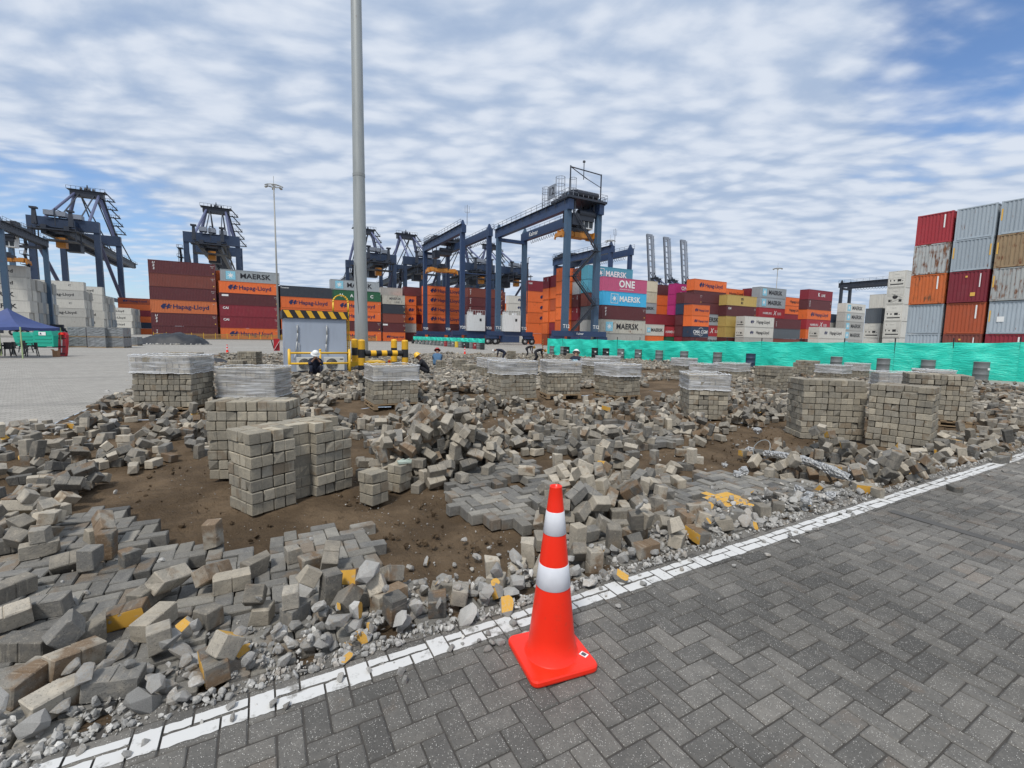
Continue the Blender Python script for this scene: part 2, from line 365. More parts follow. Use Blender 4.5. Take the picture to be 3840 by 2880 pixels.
M['railyellow'] = painted('railing yellow', (.74, .44, .025), .4, .12, .02); M['acwhite'] = flat('air conditioner casing', (.62, .62, .58), .5, var=.06); M['dark'] = flat('dark recess', (.02, .02, .02), .7)
M['tubegrey'] = flat('grey conduit', (.40, .41, .41), .4); M['drumgrey'] = painted('drum grey', (.155, .165, .165), .5, .4, .08); M['drumblack'] = flat('drum black', (.02, .022, .024), .4); M['drumyellow'] = painted('drum yellow', (.62, .42, .05), .5, .3, .1); M['drumred'] = painted('drum red', (.28, .03, .035), .5, .3, .1)
def f_net(q, bs, out):
    co, rnd = objco(q); st = q.n('ShaderNodeMapping', {'Vector': co, 'Rotation': (0, R(12), 0), 'Scale': (.9, 1, 5.0)}).outputs[0]
    n = q.noise(st, 2.2, 4, .6, .8).outputs[0]; n2 = q.noise(co, 1.2, 3).outputs[0]
    setin(q, bs, 'Base Color', q.mix(n2, (.015, .68, .50, 1), (.05, .82, .63, 1))); setin(q, bs, 'Roughness', .42)
    bump(q, bs, n, .7, .10)
    tr = q.n('ShaderNodeBsdfTranslucent', {0: (.02, .62, .44, 1)}); ad = q.n('ShaderNodeMixShader', {0: .25, 1: bs.outputs[0], 2: tr.outputs[0]})
    q.t.links.new(ad.outputs[0], out.inputs[0])
M['net'] = mat('green debris sheeting', f_net)
def f_cone(q, bs, out):
    co, rnd = objco(q); n = q.noise(co, 7, 4).outputs[0]
    nd = q.noise(co, 26, 5, .7).outputs[0]; zz = q.n('ShaderNodeSeparateXYZ', {0: q.n('ShaderNodeTexCoord').outputs['Object']}).outputs[2]
    dirt = q.math('MULTIPLY', q.smooth(nd, .56, .74), q.math('SUBTRACT', .55, q.math('MULTIPLY', zz, .45)), clamp=True)
    setin(q, bs, 'Base Color', q.mix(q.math('MULTIPLY', dirt, .55), q.mix(n, (.86, .022, .006, 1), (.94, .034, .010, 1)), (.34, .075, .04, 1))); setin(q, bs, 'Roughness', .34)
    bs.inputs['Subsurface Weight'].default_value = .12; bs.inputs['Subsurface Radius'].default_value = (.02, .006, .002); bs.inputs['Subsurface Scale'].default_value = .5
M['cone'] = mat('fluorescent orange vinyl', f_cone)
def f_refl(q, bs, out):
    co, rnd = objco(q); v = q.n('ShaderNodeTexVoronoi', {'Vector': co, 'Scale': 160.0}); n = q.noise(co, 22, 3).outputs[0]
    setin(q, bs, 'Base Color', q.mix(n, (.60, .61, .65, 1), (.74, .75, .78, 1))); setin(q, bs, 'Roughness', .35); bump(q, bs, v.outputs['Distance'], .15, .001)
M['reflective'] = mat('reflective collar', f_refl)
def f_foil(q, bs, out):
    co, rnd = objco(q); v = q.n('ShaderNodeTexVoronoi', {'Vector': co, 'Scale': 32.0}); n = q.noise(co, 30, 4, .7).outputs[0]
    setin(q, bs, 'Base Color', (.50, .50, .49, 1)); setin(q, bs, 'Metallic', .55); setin(q, bs, 'Roughness', .45)
    bump(q, bs, q.math('ADD', v.outputs['Distance'], n), 1.0, .03)
M['foil'] = mat('crumpled foil', f_foil)
M['tarp'] = flat('black tarpaulin', (.018, .021, .027), .6, var=.4, sc=3); M['tentblue'] = flat('blue canopy fabric', (.035, .06, .19), .6, var=.25, sc=3); M['plgreen'] = flat('green plastic', (.01, .36, .25), .4, var=.1)
M['plblack'] = flat('black plastic', (.02, .022, .025), .4); M['palegreen'] = flat('pale green pole', (.36, .45, .22), .5); M['plred'] = flat('red plastic', (.42, .015, .025), .35); M['cardboard'] = flat('cardboard', (.30, .16, .08), .8)
M['clothnavy'] = flat('navy workwear', (.010, .014, .032), .85, var=.35, sc=14); M['clothblack'] = flat('black workwear', (.010, .010, .014), .85, var=.35, sc=14); M['clothblue'] = flat('denim shirt', (.07, .15, .26), .85, var=.25, sc=14); M['skin'] = flat('skin', (.21, .11, .07), .55, var=.1)
M['helmetwhite'] = flat('white helmet', (.80, .80, .78), .3, var=.03); M['helmetyellow'] = flat('yellow helmet', (.80, .47, .04), .3, var=.05); M['helmetred'] = flat('red cap', (.33, .04, .04), .6); M['boots'] = flat('boots', (.03, .022, .018), .7); M['glove'] = flat('glove', (.36, .42, .36), .8, var=.2, sc=20)
M['lamp'] = flat('lamp housing', (.30, .30, .28), .5); M['meshyellow'] = painted('faded yellow barrier', (.34, .20, .06), .7, .4, .1)
# ------------------------------------------------------------------ ground
LB0, LB1 = 2.055, 2.19                   # the white line across B
RA0, RA1, RB0, RB1 = -3.2, 27.5, 2.31, 40.0   # the lifted area
NA0, NA1, NB0 = -3.2, 17.0, -2.0          # paving built brick by brick
def ground_sheet():
    aa = [-900, RA0, NA1, RA1, 1200]; bb = [-900, NB0, RB0, RB1, 1500]
    mb = MB()
    for i in range(4):
        for j in range(4):
            if i in (1,) and j in (1, 2): continue
            if i == 2 and j == 2: continue
            mb.add([S(aa[i], bb[j]), S(aa[i + 1], bb[j]), S(aa[i + 1], bb[j + 1]), S(aa[i], bb[j + 1])], [(0, 1, 2, 3)])
    return mb
me = ground_sheet().mesh('ground')
me.transform(Matrix.Rotation(-TH, 4, 'Z')); me.materials.append(M['apron'])
structure(put('ground', me, None, (0, 0, 0), TH))
# bed of sand under the lifted paving and under the joints
def bed():
    mb = MB()
    def grid(a0, a1, b0, b1, st):
        na, nb = int(round((a1 - a0) / st)), int(round((b1 - b0) / st)); base = len(mb.v)
        for j in range(nb + 1):
            for i in range(na + 1):
                a, b = a0 + (a1 - a0) * i / na, b0 + (b1 - b0) * j / nb
                e = min(1.0, min(a - RA0, RA1 - a, b - RB0, RB1 - b) / .25)
                z = -.104 + .038 * noise.noise((a * 1.1, b * 1.1, 0)) + .030 * noise.noise((a * 3.6, b * 3.6, 3)) + .018 * noise.noise((a * 9, b * 9, 5)) + .010 * noise.noise((a * 19, b * 19, 6)) - .02 * max(0, noise.noise((a * 2.2 + 5, b * .8, 7)))
                mb.v.append((a, b, z * max(0.12, e) if e < 1 else z))
        for j in range(nb):
            for i in range(na):
                p = base + j * (na + 1) + i; mb.f.append((p, p + 1, p + na + 2, p + na + 1)); mb.m.append(0)
    grid(RA0, 9.0, RB0, 11.0, .055); grid(9.0, RA1, RB0, 11.0, .22); grid(RA0, RA1, 11.0, RB1, .5)
    return mb
structure(bed().build('sand_bed', M['sand'], None, (0, 0, 0), TH, smooth=True))
mbj = MB(); mbj.box(NA0, NA1, NB0, RB0, -.10, -.007)
structure(mbj.build('joint_bed', M['joint'], None, (0, 0, 0), TH))
# ------------------------------------------------------------------ brick meshes
def set_tint(me, cols):
    at = me.color_attributes.new('tint', 'FLOAT_COLOR', 'POINT')
    at.data.foreach_set('color', np.asarray(cols, dtype=np.float32).ravel())
def rtint(rg): return (min(1, max(0, rg.gauss(.47, .33))), rg.random(), rg.random(), 1.0)
CH = .006
def brick_arr(L=.197, W=.097, H=.1, ch=CH, rg=random, jit=.0015, top_only=False):
    """chamfered block centred on the origin -> verts, faces"""
    x, y, z = L / 2, W / 2, H / 2
    V, F = [], []
    J = lambda: rg.uniform(-jit, jit)
    for sx in (-1, 1):
        for sy in (-1, 1):
            for sz in (-1, 1):
                V += [(sx * x + J(), sy * (y - ch) + J(), sz * (z - ch) + J()), (sx * (x - ch) + J(), sy * y + J(), sz * (z - ch) + J()), (sx * (x - ch) + J(), sy * (y - ch) + J(), sz * z + J())]
    I = lambda sx, sy, sz, k: ((sx * 2 + sy) * 2 + sz) * 3 + k
    F += [(I(0, 0, 0, 0), I(0, 0, 1, 0), I(0, 1, 1, 0), I(0, 1, 0, 0)), (I(1, 0, 0, 0), I(1, 1, 0, 0), I(1, 1, 1, 0), I(1, 0, 1, 0)),
          (I(0, 0, 0, 1), I(1, 0, 0, 1), I(1, 0, 1, 1), I(0, 0, 1, 1)), (I(0, 1, 0, 1), I(0, 1, 1, 1), I(1, 1, 1, 1), I(1, 1, 0, 1)),
          (I(0, 0, 0, 2), I(0, 1, 0, 2), I(1, 1, 0, 2), I(1, 0, 0, 2)), (I(0, 0, 1, 2), I(1, 0, 1, 2), I(1, 1, 1, 2), I(0, 1, 1, 2))]
    for s1 in (0, 1):
        for s2 in (0, 1):
            F += [(I(s1, s2, 0, 0), I(s1, s2, 1, 0), I(s1, s2, 1, 1), I(s1, s2, 0, 1)) if s1 == s2 else (I(s1, s2, 0, 1), I(s1, s2, 1, 1), I(s1, s2, 1, 0), I(s1, s2, 0, 0))]
            F += [(I(s1, 0, s2, 0), I(s1, 0, s2, 2), I(s1, 1, s2, 2), I(s1, 1, s2, 0)) if s1 != s2 else (I(s1, 0, s2, 0), I(s1, 1, s2, 0), I(s1, 1, s2, 2), I(s1, 0, s2, 2))]
            F += [(I(0, s1, s2, 1), I(0, s1, s2, 2), I(1, s1, s2, 2), I(1, s1, s2, 1)) if s1 == s2 else (I(0, s1, s2, 1), I(1, s1, s2, 1), I(1, s1, s2, 2), I(0, s1, s2, 2))]
    for sx in (0, 1):
        for sy in (0, 1):
            for sz in (0, 1):
                t = (I(sx, sy, sz, 0), I(sx, sy, sz, 1), I(sx, sy, sz, 2))
                F.append(t if (sx + sy + sz) % 2 == 1 else t[::-1])
    return V, F
def notch_brick(L=.198, W=.098, H=.1, ch=.005, rg=random, jit=.0012):
    """paver with a moulded groove halfway along each long side"""
    x, y, n_, d_ = L / 2, W / 2, .0045, .006; c = .004
    prof = [(-x + c, -y), (-n_, -y), (0, -y + d_), (n_, -y), (x - c, -y), (x, -y + c), (x, y - c), (x - c, y), (n_, y), (0, y - d_), (-n_, y), (-x + c, y), (-x, y - c), (-x, -y + c)]
    N = len(prof); V = []
    for z, k in ((-H / 2, ch), (-H / 2 + ch, 0), (H / 2 - ch, 0), (H / 2, ch)):
        for px_, py_ in prof: V.append((px_ * (1 - k / x) + rg.uniform(-jit, jit), py_ * (1 - k / y) + rg.uniform(-jit, jit), z + rg.uniform(-jit, jit)))
    F = [tuple(range(N - 1, -1, -1)), tuple(range(3 * N, 4 * N))]
    for r_ in range(3): F += [(r_ * N + i, r_ * N + (i + 1) % N, (r_ + 1) * N + (i + 1) % N, (r_ + 1) * N + i) for i in range(N)]
    return V, F
def hull(points, name):
    bm = bmesh.new()
    for p in points: bm.verts.new(p)
    r_ = bmesh.ops.convex_hull(bm, input=bm.verts, use_existing_faces=False)
    dead = list({e for e in r_['geom_interior'] + r_['geom_unused'] if isinstance(e, bmesh.types.BMVert) and e.is_valid})
    if dead: bmesh.ops.delete(bm, geom=dead, context='VERTS')
    bmesh.ops.recalc_face_normals(bm, faces=bm.faces)
    me = bpy.data.meshes.new(name); bm.to_mesh(me); bm.free(); return me
def rock_mesh(rg, name, flatness=1.0, yellow=False):
    n = rg.randint(20, 30); P = []
    ax = (rg.uniform(.8, 1.25), rg.uniform(.65, 1.0), rg.uniform(.45, .85) * flatness)
    for _ in range(n):
        v = Vector((rg.gauss(0, 1), rg.gauss(0, 1), rg.gauss(0, 1))).normalized() * rg.uniform(.70, 1.0)
        v = Vector((max(-.72, min(.72, v.x)), max(-.72, min(.72, v.y)), max(-.7, min(.7, v.z))))
        P.append((v.x * ax[0], v.y * ax[1], v.z * ax[2]))
    if yellow:
        k = rg.uniform(.28, .42); P = [(x, y, min(z, k * ax[2])) for x, y, z in P] + [(sx * .45 * ax[0], sy * .42 * ax[1], k * ax[2]) for sx in (-1, 1) for sy in (-1, 1)]
    me = hull(P, name)
    me.materials.append(M['rock'])
    if yellow:
        me.materials.append(M['yellowpaint'])
        for p in me.polygons:
            if p.normal.z > .93: p.material_index = 1
    set_tint(me, [rtint(rg)] * len(me.vertices)); return me
def chip_brick(rg, name, cut=True, yellow=False, mkey='brick', ch=.005):
    """a whole or broken paver, hull of a jittered chamfered block with a sloping break"""
    V, F = brick_arr(.198, .098, .1, ch, rg, .0016)
    if cut:
        nrm = Vector((1, rg.uniform(-.5, .5), rg.uniform(-.55, .55))).normalized(); d = rg.uniform(-.02, .06)
        pts = []
        for v in V:
            v = Vector(v); k = v.dot(nrm) - d
            if k > 0: v = v - Vector((1, 0, 0)) * (k / nrm.x) + Vector((rg.uniform(-.012, .004), rg.uniform(-.004, .004), rg.uniform(-.004, .004)))
            pts.append(v)
        cxm = sum(p.x for p in pts) / len(pts)
        me = hull([p - Vector((cxm, 0, 0)) for p in pts], name)
    else:
        V, F = notch_brick(.198, .098, .1, ch, rg, .0014)
        for _ in range(rg.choice((0, 0, 1, 1, 2)) if mkey == 'brick' else rg.choice((0, 0, 0, 1))):      # knocked corners
            cs = Vector((rg.choice((-1, 1)) * .099, rg.choice((-1, 1)) * .049, rg.choice((-1, 1)) * .05)); rad = rg.uniform(.02, .045) if mkey == 'brick' else .02
            V = [tuple(Vector(v_) * (1 - .22 * max(0, 1 - (Vector(v_) - cs).length / rad) ** .6)) for v_ in V]
        me = bpy.data.meshes.new(name); me.from_pydata(V, [], F); me.update()
    me.materials.append(M[mkey])
    if yellow:
        me.materials.append(M['yellowpaint'])
        for p in me.polygons:
            if p.normal.z > .9: p.material_index = 1
    set_tint(me, [rtint(rg)] * len(me.vertices)); return me
rg = random.Random(21)
BR_WHOLE = [chip_brick(rg, 'paver', False) for _ in range(22)]
BR_CUT = [chip_brick(rg, 'broken_paver', True) for _ in range(18)]
BR_YEL = [chip_brick(rg, 'painted_paver', i > 1, True) for i in range(5)]
ROCKS = [rock_mesh(rg, 'rubble_stone', rg.choice((1, 1, .7))) for _ in range(22)]
ROCKY = [rock_mesh(rg, 'painted_stone', 1, True) for _ in range(8)]
PEB = [hull([Vector((rg.gauss(0, 1), rg.gauss(0, 1), rg.gauss(0, 1))).normalized() * rg.uniform(.7, 1) for _ in range(10)], 'pebble') for _ in range(10)]
STK = [chip_brick(rg, 'brick', False, False, 'stackbrick', .005) for _ in range(14)]
class Soup:
    """many small meshes joined into one part"""
    def __init__(s, mkeys): s.v, s.f, s.t, s.m, s.n, s.mk = [], [], [], [], 0, mkeys
    def arr(s, me):
        if not hasattr(s, 'cache'): s.cache = {}
        if me.name not in s.cache:
            s.cache[me.name] = (np.array([v.co[:] for v in me.vertices]), [tuple(p.vertices) for p in me.polygons], [p.material_index for p in me.polygons])
        return s.cache[me.name]
    def put(s, V, F, Mx, tint, mi=None):
        A_ = np.asarray(V) @ np.array(Mx.to_3x3()).T + np.array(Mx.translation)
        s.v.append(A_); s.f += [tuple(i + s.n for i in f) for f in F]; s.m += mi if mi else [0] * len(F)
        s.t.append(np.tile(np.array(tint, dtype=np.float32), (len(A_), 1))); s.n += len(A_)
    def putm(s, me, Mx, tint):
        V, F, mi = s.arr(me); s.put(V, F, Mx, tint, mi)
    def build(s, name, parent=None, loc=(0, 0, 0), rz=0.0):
        me = bpy.data.meshes.new(name); me.from_pydata(np.concatenate(s.v).tolist(), [], s.f); me.polygons.foreach_set('material_index', s.m)
        for k in s.mk: me.materials.append(M[k])
        set_tint(me, np.concatenate(s.t)); me.update(); return put(name, me, parent, loc, rz)
# ------------------------------------------------------------------ paving, brick by brick in herringbone
PIT = .1015
def herring(a0, a1, b0, b1):
    i0, i1, j0, j1 = int(a0 / PIT) - 1, int(a1 / PIT) + 2, int(b0 / PIT) - 1, int(b1 / PIT) + 2
    for i in range(i0, i1):
        for j in range(j0, j1):
            k = (i - j) % 4
            if k == 0: yield (i + 1) * PIT, (j + .5) * PIT, 0          # along A
            elif k == 2: yield (i + .5) * PIT, j * PIT, 1              # along B
def inframe(p, mg=300):
    u, v, d = proj(p); return d > .1 and -mg < u < 3840 + mg and v < 2880 + mg
SAND = [[(480, 1790), (580, 1730), (770, 1690), (850, 1780), (1340, 1700), (1420, 1840), (1330, 1985), (1180, 1965), (1040, 2015), (820, 2030), (650, 2005), (600, 1960), (500, 1890)],
        [(1330, 1900), (1500, 1835), (1640, 1775), (1700, 1890), (1800, 1960), (1950, 1950), (1960, 2080), (1890, 2180), (1700, 2200), (1500, 2150), (1410, 2060)],
        [(2740, 1600), (2980, 1560), (2990, 1660), (2860, 1710), (2640, 1700)], [(3360, 1560), (3660, 1580), (3720, 1640), (3560, 1650)], [(1250, 1500), (1480, 1490), (1500, 1560), (1280, 1580)],
        [(2420, 1420), (2700, 1420), (2680, 1470), (2430, 1470)], [(1800, 1560), (1990, 1540), (2010, 1580), (1850, 1610)]]
INTACT = [[(-600, 2000), (250, 1920), (420, 1900), (560, 1960), (640, 2030), (900, 2050), (1060, 2020), (1180, 1935), (1420, 1905), (1440, 2010), (1400, 2130), (1500, 2200), (1800, 2240), (2000, 2140), (2160, 2050), (2160, 2140), (1600, 2330), (700, 2620), (300, 2760), (-600, 3000)],
          [(1680, 1800), (1740, 1730), (1850, 1690), (1990, 1730), (2060, 1800), (2040, 1900), (1960, 1960), (1800, 1950), (1690, 1880)],
          [(2080, 2050), (2250, 1980), (2340, 1850), (2480, 1770), (2750, 1770), (3000, 1800), (3200, 1830), (3300, 1850), (2900, 1990), (2400, 2120)],
          [(1960, 1590), (2250, 1560), (2500, 1590), (2560, 1650), (2350, 1680), (2080, 1680), (1960, 1640)],
          [(1330, 1560), (1560, 1560), (1640, 1590), (1560, 1680), (1400, 1680)], [(-400, 1880), (60, 1850), (160, 1900), (60, 1960), (-400, 2000)]]
YELPATCH = [[(2614, 1862), (2700, 1838), (2840, 1880), (2800, 1905), (2700, 1900)], [(-20, 1990), (110, 1935), (140, 1950), (0, 2010)], [(640, 1655), (760, 1645), (800, 1670), (660, 1690)],
            [(1640, 1525), (1740, 1515), (1740, 1525), (1650, 1535)], [(1790, 1575), (1860, 1570), (1860, 1595), (1800, 1600)]]
def pixpoly(polys): return [[AB(*p) for p in q] for q in polys]
SAND_AB, INT_AB, YEL_AB = pixpoly(SAND), pixpoly(INTACT), pixpoly(YELPATCH)
pave = structure(thing('pavement', 'dark grey herringbone block pavement beside the white line', 'pavement'))
for k in ('label', 'category'): del pave[k]
pave.rotation_euler = (0, 0, TH)
old = structure(thing('lifted_pavement', '', 'pavement'))
for k in ('label', 'category'): del old[k]
old.rotation_euler = (0, 0, TH)
rg = random.Random(3)
cells = []
for a, b, o in herring(NA0, NA1, NB0, RB0 + .05):
    if b > RB0 - .02 or b < NB0 + .1 or a < NA0 + .1 or a > NA1 - .1: continue
    p = S(a, b)
    if not inframe(p, 500): continue
    cells.append((p.length, a, b, o))
cells.sort()
PAV = []
for i in range(12):
    me = bpy.data.meshes.new('brick'); V, F = brick_arr(.1965, .0965, .06, .0055, rg, .001); me.from_pydata(V, [], F); me.update()
    me.materials.append(M['paver']); set_tint(me, [rtint(rg)] * len(me.vertices)); PAV.append(me)
sp_ = Soup(['paver'])
MARK = []                                  # paint lying on the bricks: (rect, z)
n_obj = 0
for d, a, b, o in cells:
    z = -.031 + rg.uniform(-.0025, .0025) ; rz = (math.pi / 2 if o else 0) + rg.gauss(0, .006)
    on_line = b > 2.0
    u, v, dd = proj(S(a, b))
    if n_obj < 300 and -20 < u < 3860 and v < 2890:
        ob = put('brick', rg.choice(PAV), pave, (a, b, z), rot=(rg.gauss(0, .006), rg.gauss(0, .006), rz)); n_obj += 1
    else:
        V, F = brick_arr(.1965, .0965, .06, .0055, rg, .001)
        sp_.put(V, F, Matrix.Translation((a, b, z)) @ Euler((rg.gauss(0, .006), rg.gauss(0, .006), rz)).to_matrix().to_4x4(), rtint(rg))
    hx, hy = (.0965, .0465) if not o else (.0465, .0965)
    b0, b1 = max(b - hy, LB0 + rg.uniform(-.005, .005)), min(b + hy, LB1 + rg.uniform(-.006, .006))
    if b1 - b0 > .004 and a > -1.6: MARK.append((a - hx, a + hx, b0, b1, z + .0325))
ob = sp_.build('brick', pave); stuff(ob)
mb = MB(); rg = random.Random(11)
for a0, a1, b0, b1, z in MARK:
    n = 7; top, bot = [], []
    for i in range(n + 1):
        t = i / n; a = a0 + (a1 - a0) * t
        bot.append((a, b0 + rg.uniform(0, .006), z)); top.append((a, b1 - rg.uniform(0, .006), z))
    mb.add(bot + top, [(i, i + 1, n + 2 + i, n + 1 + i) for i in range(n)])
structure(mb.build('painted_line', M['linepaint'], None, (0, 0, 0), TH))
# ------------------------------------------------------------------ lifted paving that is still in place
rg = random.Random(5)
so_ = Soup(['paver_old', 'yellowpaint']); cells = []
for a, b, o in herring(RA0, 16.0, RB0, 16.0):
    if b < RB0 + .04: continue
    w = .05 * noise.noise((a * 2.3, b * 2.3, 9)) + .05 * noise.noise((a * 7, b * 7, 2))
    if not any(inpoly(a + w, b + w, q) for q in INT_AB): continue
    if any(inpoly(a + w, b + w, q) for q in SAND_AB[:4]): continue
    if (noise.noise((a * 1.7, b * 1.7, 20)) > .42 or rg.random() < .025) and not any(inpoly(a, b, q) for q in YEL_AB): continue
    p = S(a, b)
    if inframe(p, 300): cells.append((p.length, a, b, o))
cells.sort(); n_obj = 0
PAVO = []
for i in range(12):
    me = bpy.data.meshes.new('brick'); V, F = brick_arr(.196, .096, .1, .006, rg, .002); me.from_pydata(V, [], F); me.update()
    me.materials.append(M['paver_old']); set_tint(me, [rtint(rg)] * len(me.vertices)); PAVO.append(me)
HMR = .03; HA0, HB0 = -3.6, 2.0; HNA, HNB = int(17.5 / HMR), int(15.5 / HMR)
HM = np.full((HNA, HNB), -.095)
def hm_rect(a, b, hx, hy, rz):
    r_ = math.hypot(hx, hy); i0, i1 = int((a - r_ - HA0) / HMR), int((a + r_ - HA0) / HMR) + 1; j0, j1 = int((b - r_ - HB0) / HMR), int((b + r_ - HB0) / HMR) + 1
    if i0 < 0 or j0 < 0 or i1 >= HNA or j1 >= HNB: return None
    I_, J_ = np.mgrid[i0:i1, j0:j1]; x = HA0 + (I_ + .5) * HMR - a; y = HB0 + (J_ + .5) * HMR - b
    c, s_ = math.cos(rz), math.sin(rz); lx, ly = x * c + y * s_, -x * s_ + y * c
    k = (abs(lx) <= hx) & (abs(ly) <= hy)
    return I_[k], J_[k], x[k], y[k]
PATCH_AREA = 0
for d, a, b, o in cells:
    z = -.052 + rg.gauss(0, .006) + .012 * noise.noise((a * 1.5, b * 1.5, 4)); rz = (math.pi / 2 if o else 0) + rg.gauss(0, .02)
    tilt = (rg.gauss(0, .022), rg.gauss(0, .022), rz)
    if any(inpoly(a, b, q) for q in YEL_AB):
        V, F = brick_arr(.200, .100, .1, .003, rg, .001); mi = [0] * len(F); mi[5] = 1; z = -.048; tilt = (0, 0, math.pi / 2 if o else 0)
        so_.put(V, F, Matrix.Translation((a, b, z)) @ Euler(tilt).to_matrix().to_4x4(), rtint(rg), mi)
    elif n_obj < 300: put('brick', rg.choice(PAVO), old, (a, b, z), rot=tilt); n_obj += 1
    else:
        V, F = brick_arr(.196, .096, .1, .006, rg, .002)
        so_.put(V, F, Matrix.Translation((a, b, z)) @ Euler(tilt).to_matrix().to_4x4(), rtint(rg))
    q = hm_rect(a, b, .11, .06, rz)
    if q is not None: HM[q[0], q[1]] = np.maximum(HM[q[0], q[1]], z + .05)
stuff(so_.build('brick', old))
HM[:, :int((RB0 - HB0) / HMR)] = 0.0

# a dark filled trench that crosses the paving on the right
ta, tb_ = AB(3365, 1934)
mb = MB(); mb.box(ta, ta + .10, NB0 + .2, tb_ + .2, -.05, .0035); structure(mb.build('trench_strip', M['strip'], None, (0, 0, 0), TH + R(-1.2)))
# ------------------------------------------------------------------ shipping containers
TXT = {}
def text_mesh(t, size, bold=.03, shear=0.0, spacing=1.0, wide=1.0):
    k = (t, size, bold, shear, spacing, wide)
    if k in TXT: return TXT[k]
    cu = bpy.data.curves.new('lettering', 'FONT'); cu.body = t; cu.size = size / .72; cu.offset = bold * size * .5; cu.shear = shear; cu.space_character = spacing
    cu.align_x = 'CENTER'; cu.align_y = 'CENTER'; cu.resolution_u = 2
    o = bpy.data.objects.new('lettering', cu); col.objects.link(o); bpy.context.view_layer.update()
    me = bpy.data.meshes.new_from_object(o.evaluated_get(bpy.context.evaluated_depsgraph_get())); bpy.data.objects.remove(o, do_unlink=True)
    me.transform(Matrix.Diagonal((wide, 1, 1, 1))); me.name = 'lettering'; TXT[k] = me; return me
FACE = {'front': (math.pi / 2, 0, 0), 'left': (math.pi / 2, 0, -math.pi / 2), 'right': (math.pi / 2, 0, math.pi / 2)}
def star_mesh(r_):
    mb = MB(); P = []
    for i in range(14):
        t = math.pi / 2 + math.pi * i / 7; k = r_ if i % 2 == 0 else r_ * .36; P.append((k * math.cos(t), k * math.sin(t), 0))
    return mb.add(P, [tuple(range(14))]).mesh('star')
def sq_mesh(r_, hollow=False):
    mb = MB()
    if not hollow: return mb.add([(-r_, -r_, 0), (r_, -r_, 0), (r_, r_, 0), (-r_, r_, 0)], [(0, 1, 2, 3)]).mesh('emblem')
    k = r_ * .9
    return mb.add([(-r_, -r_, 0), (r_, -r_, 0), (r_, r_, 0), (-r_, r_, 0), (-k, -k, 0), (k, -k, 0), (k, k, 0), (-k, k, 0)], [(0, 1, 5, 4), (1, 2, 6, 5), (2, 3, 7, 6), (3, 0, 4, 7)]).mesh('emblem')
def fin_mesh(s):
    """slanted twin-letter emblem with swept fins"""
    mb = MB()
    for pts in ([(-1.1, 0), (-.55, .55), (.0, .55), (-.28, .12), (.05, .12), (.32, .55), (.62, .55), (.50, .22), (1.0, .22), (.82, .02), (.45, .02), (.38, -.16), (.80, -.16), (.62, -.36), (.28, -.36), (.18, -.55), (-.10, -.55), (.06, -.14), (-.30, -.14), (-.42, -.55), (-.80, -.55)],):
        mb.add([(x * s, y * s, 0) for x, y in pts], [tuple(range(len(pts)))])
    me = mb.mesh('emblem'); bm = bmesh.new(); bm.from_mesh(me); bmesh.ops.triangulate(bm, faces=bm.faces); bm.to_mesh(me); bm.free(); return me
SH = dict(star=star_mesh(.85), sq=sq_mesh(.98), sqh=sq_mesh(1.0, True), fin=fin_mesh(.95), finS=fin_mesh(.6), bar=MB().add([(-.5, -.5, 0), (.5, -.5, 0), (.5, .5, 0), (-.5, .5, 0)], [(0, 1, 2, 3)]).mesh('marking'))
CB = {}
def corr(x0, x1, n, d, gap=.12):
    """zig-zag profile along x: list of (x, inset)"""
    out = [(x0, 0), (x0 + gap, 0)]; st = (x1 - x0 - 2 * gap) / n
    for i in range(n):
        b = x0 + gap + i * st; out += [(b + st * .18, d), (b + st * .5, d), (b + st * .68, 0), (b + st, 0)]
    return out + [(x1, 0)]
def body_mesh(L, h, smooth=False):
    k = (L, h, smooth)
    if k in CB: return CB[k]
    W = 2.438; mb = MB(); d = .004 if smooth else .036; n = int(L / (.28 if L > 7 else .27)); z0, z1 = .16, h - .11
    def wall(prof, f):
        P = [f(x, i, z0) for x, i in prof] + [f(x, i, z1) for x, i in prof]; m_ = len(prof)
        mb.add(P, [(i, i + 1, i + 1 + m_, i + m_) for i in range(m_ - 1)])
    wall(corr(.02, L - .02, n, d), lambda x, i, z: (x, .012 + i, z))
    wall(corr(.02, L - .02, n, d)[::-1], lambda x, i, z: (x, W - .012 - i, z))
    wall(corr(.02, W - .02, 9, d)[::-1], lambda y, i, z: (.012 + i, y, z))
    wall(corr(.02, W - .02, 2, .012), lambda y, i, z: (L - .012 - i, y, z))
    mb.box(.01, L - .01, .01, W - .01, h - .1, h - .025); mb.box(.03, L - .03, .03, W - .03, .10, .155)
    CB[k] = mb.mesh('body'); return CB[k]
def frame_mesh(L, h):
    k = ('f', L, h)
    if k in CB: return CB[k]
    W = 2.438; mb = MB(); p = .11
    for x in (0, L - p):
        for y in (0, W - p): mb.box(x, x + p, y, y + p, .12, h - .12)
        for z in (0.0, h - .118):
            for y in (0, W - .16): mb.box(x - .003 if x == 0 else x - .065, (x + .178) if x == 0 else L + .003, y - .003 if y == 0 else y, y + .16 if y == 0 else W + .003, z, z + .118)
    for y in (-.001, W - .069):
        mb.box(.18, L - .18, y, y + .07, .02, .16); mb.box(.18, L - .18, y, y + .07, h - .10, h - .012)
    for x in (-.001, L - .069): mb.box(x, x + .07, .17, W - .17, .02, .16); mb.box(x, x + .07, .17, W - .17, h - .10, h - .012)
    CB[k] = mb.mesh('frame'); return CB[k]
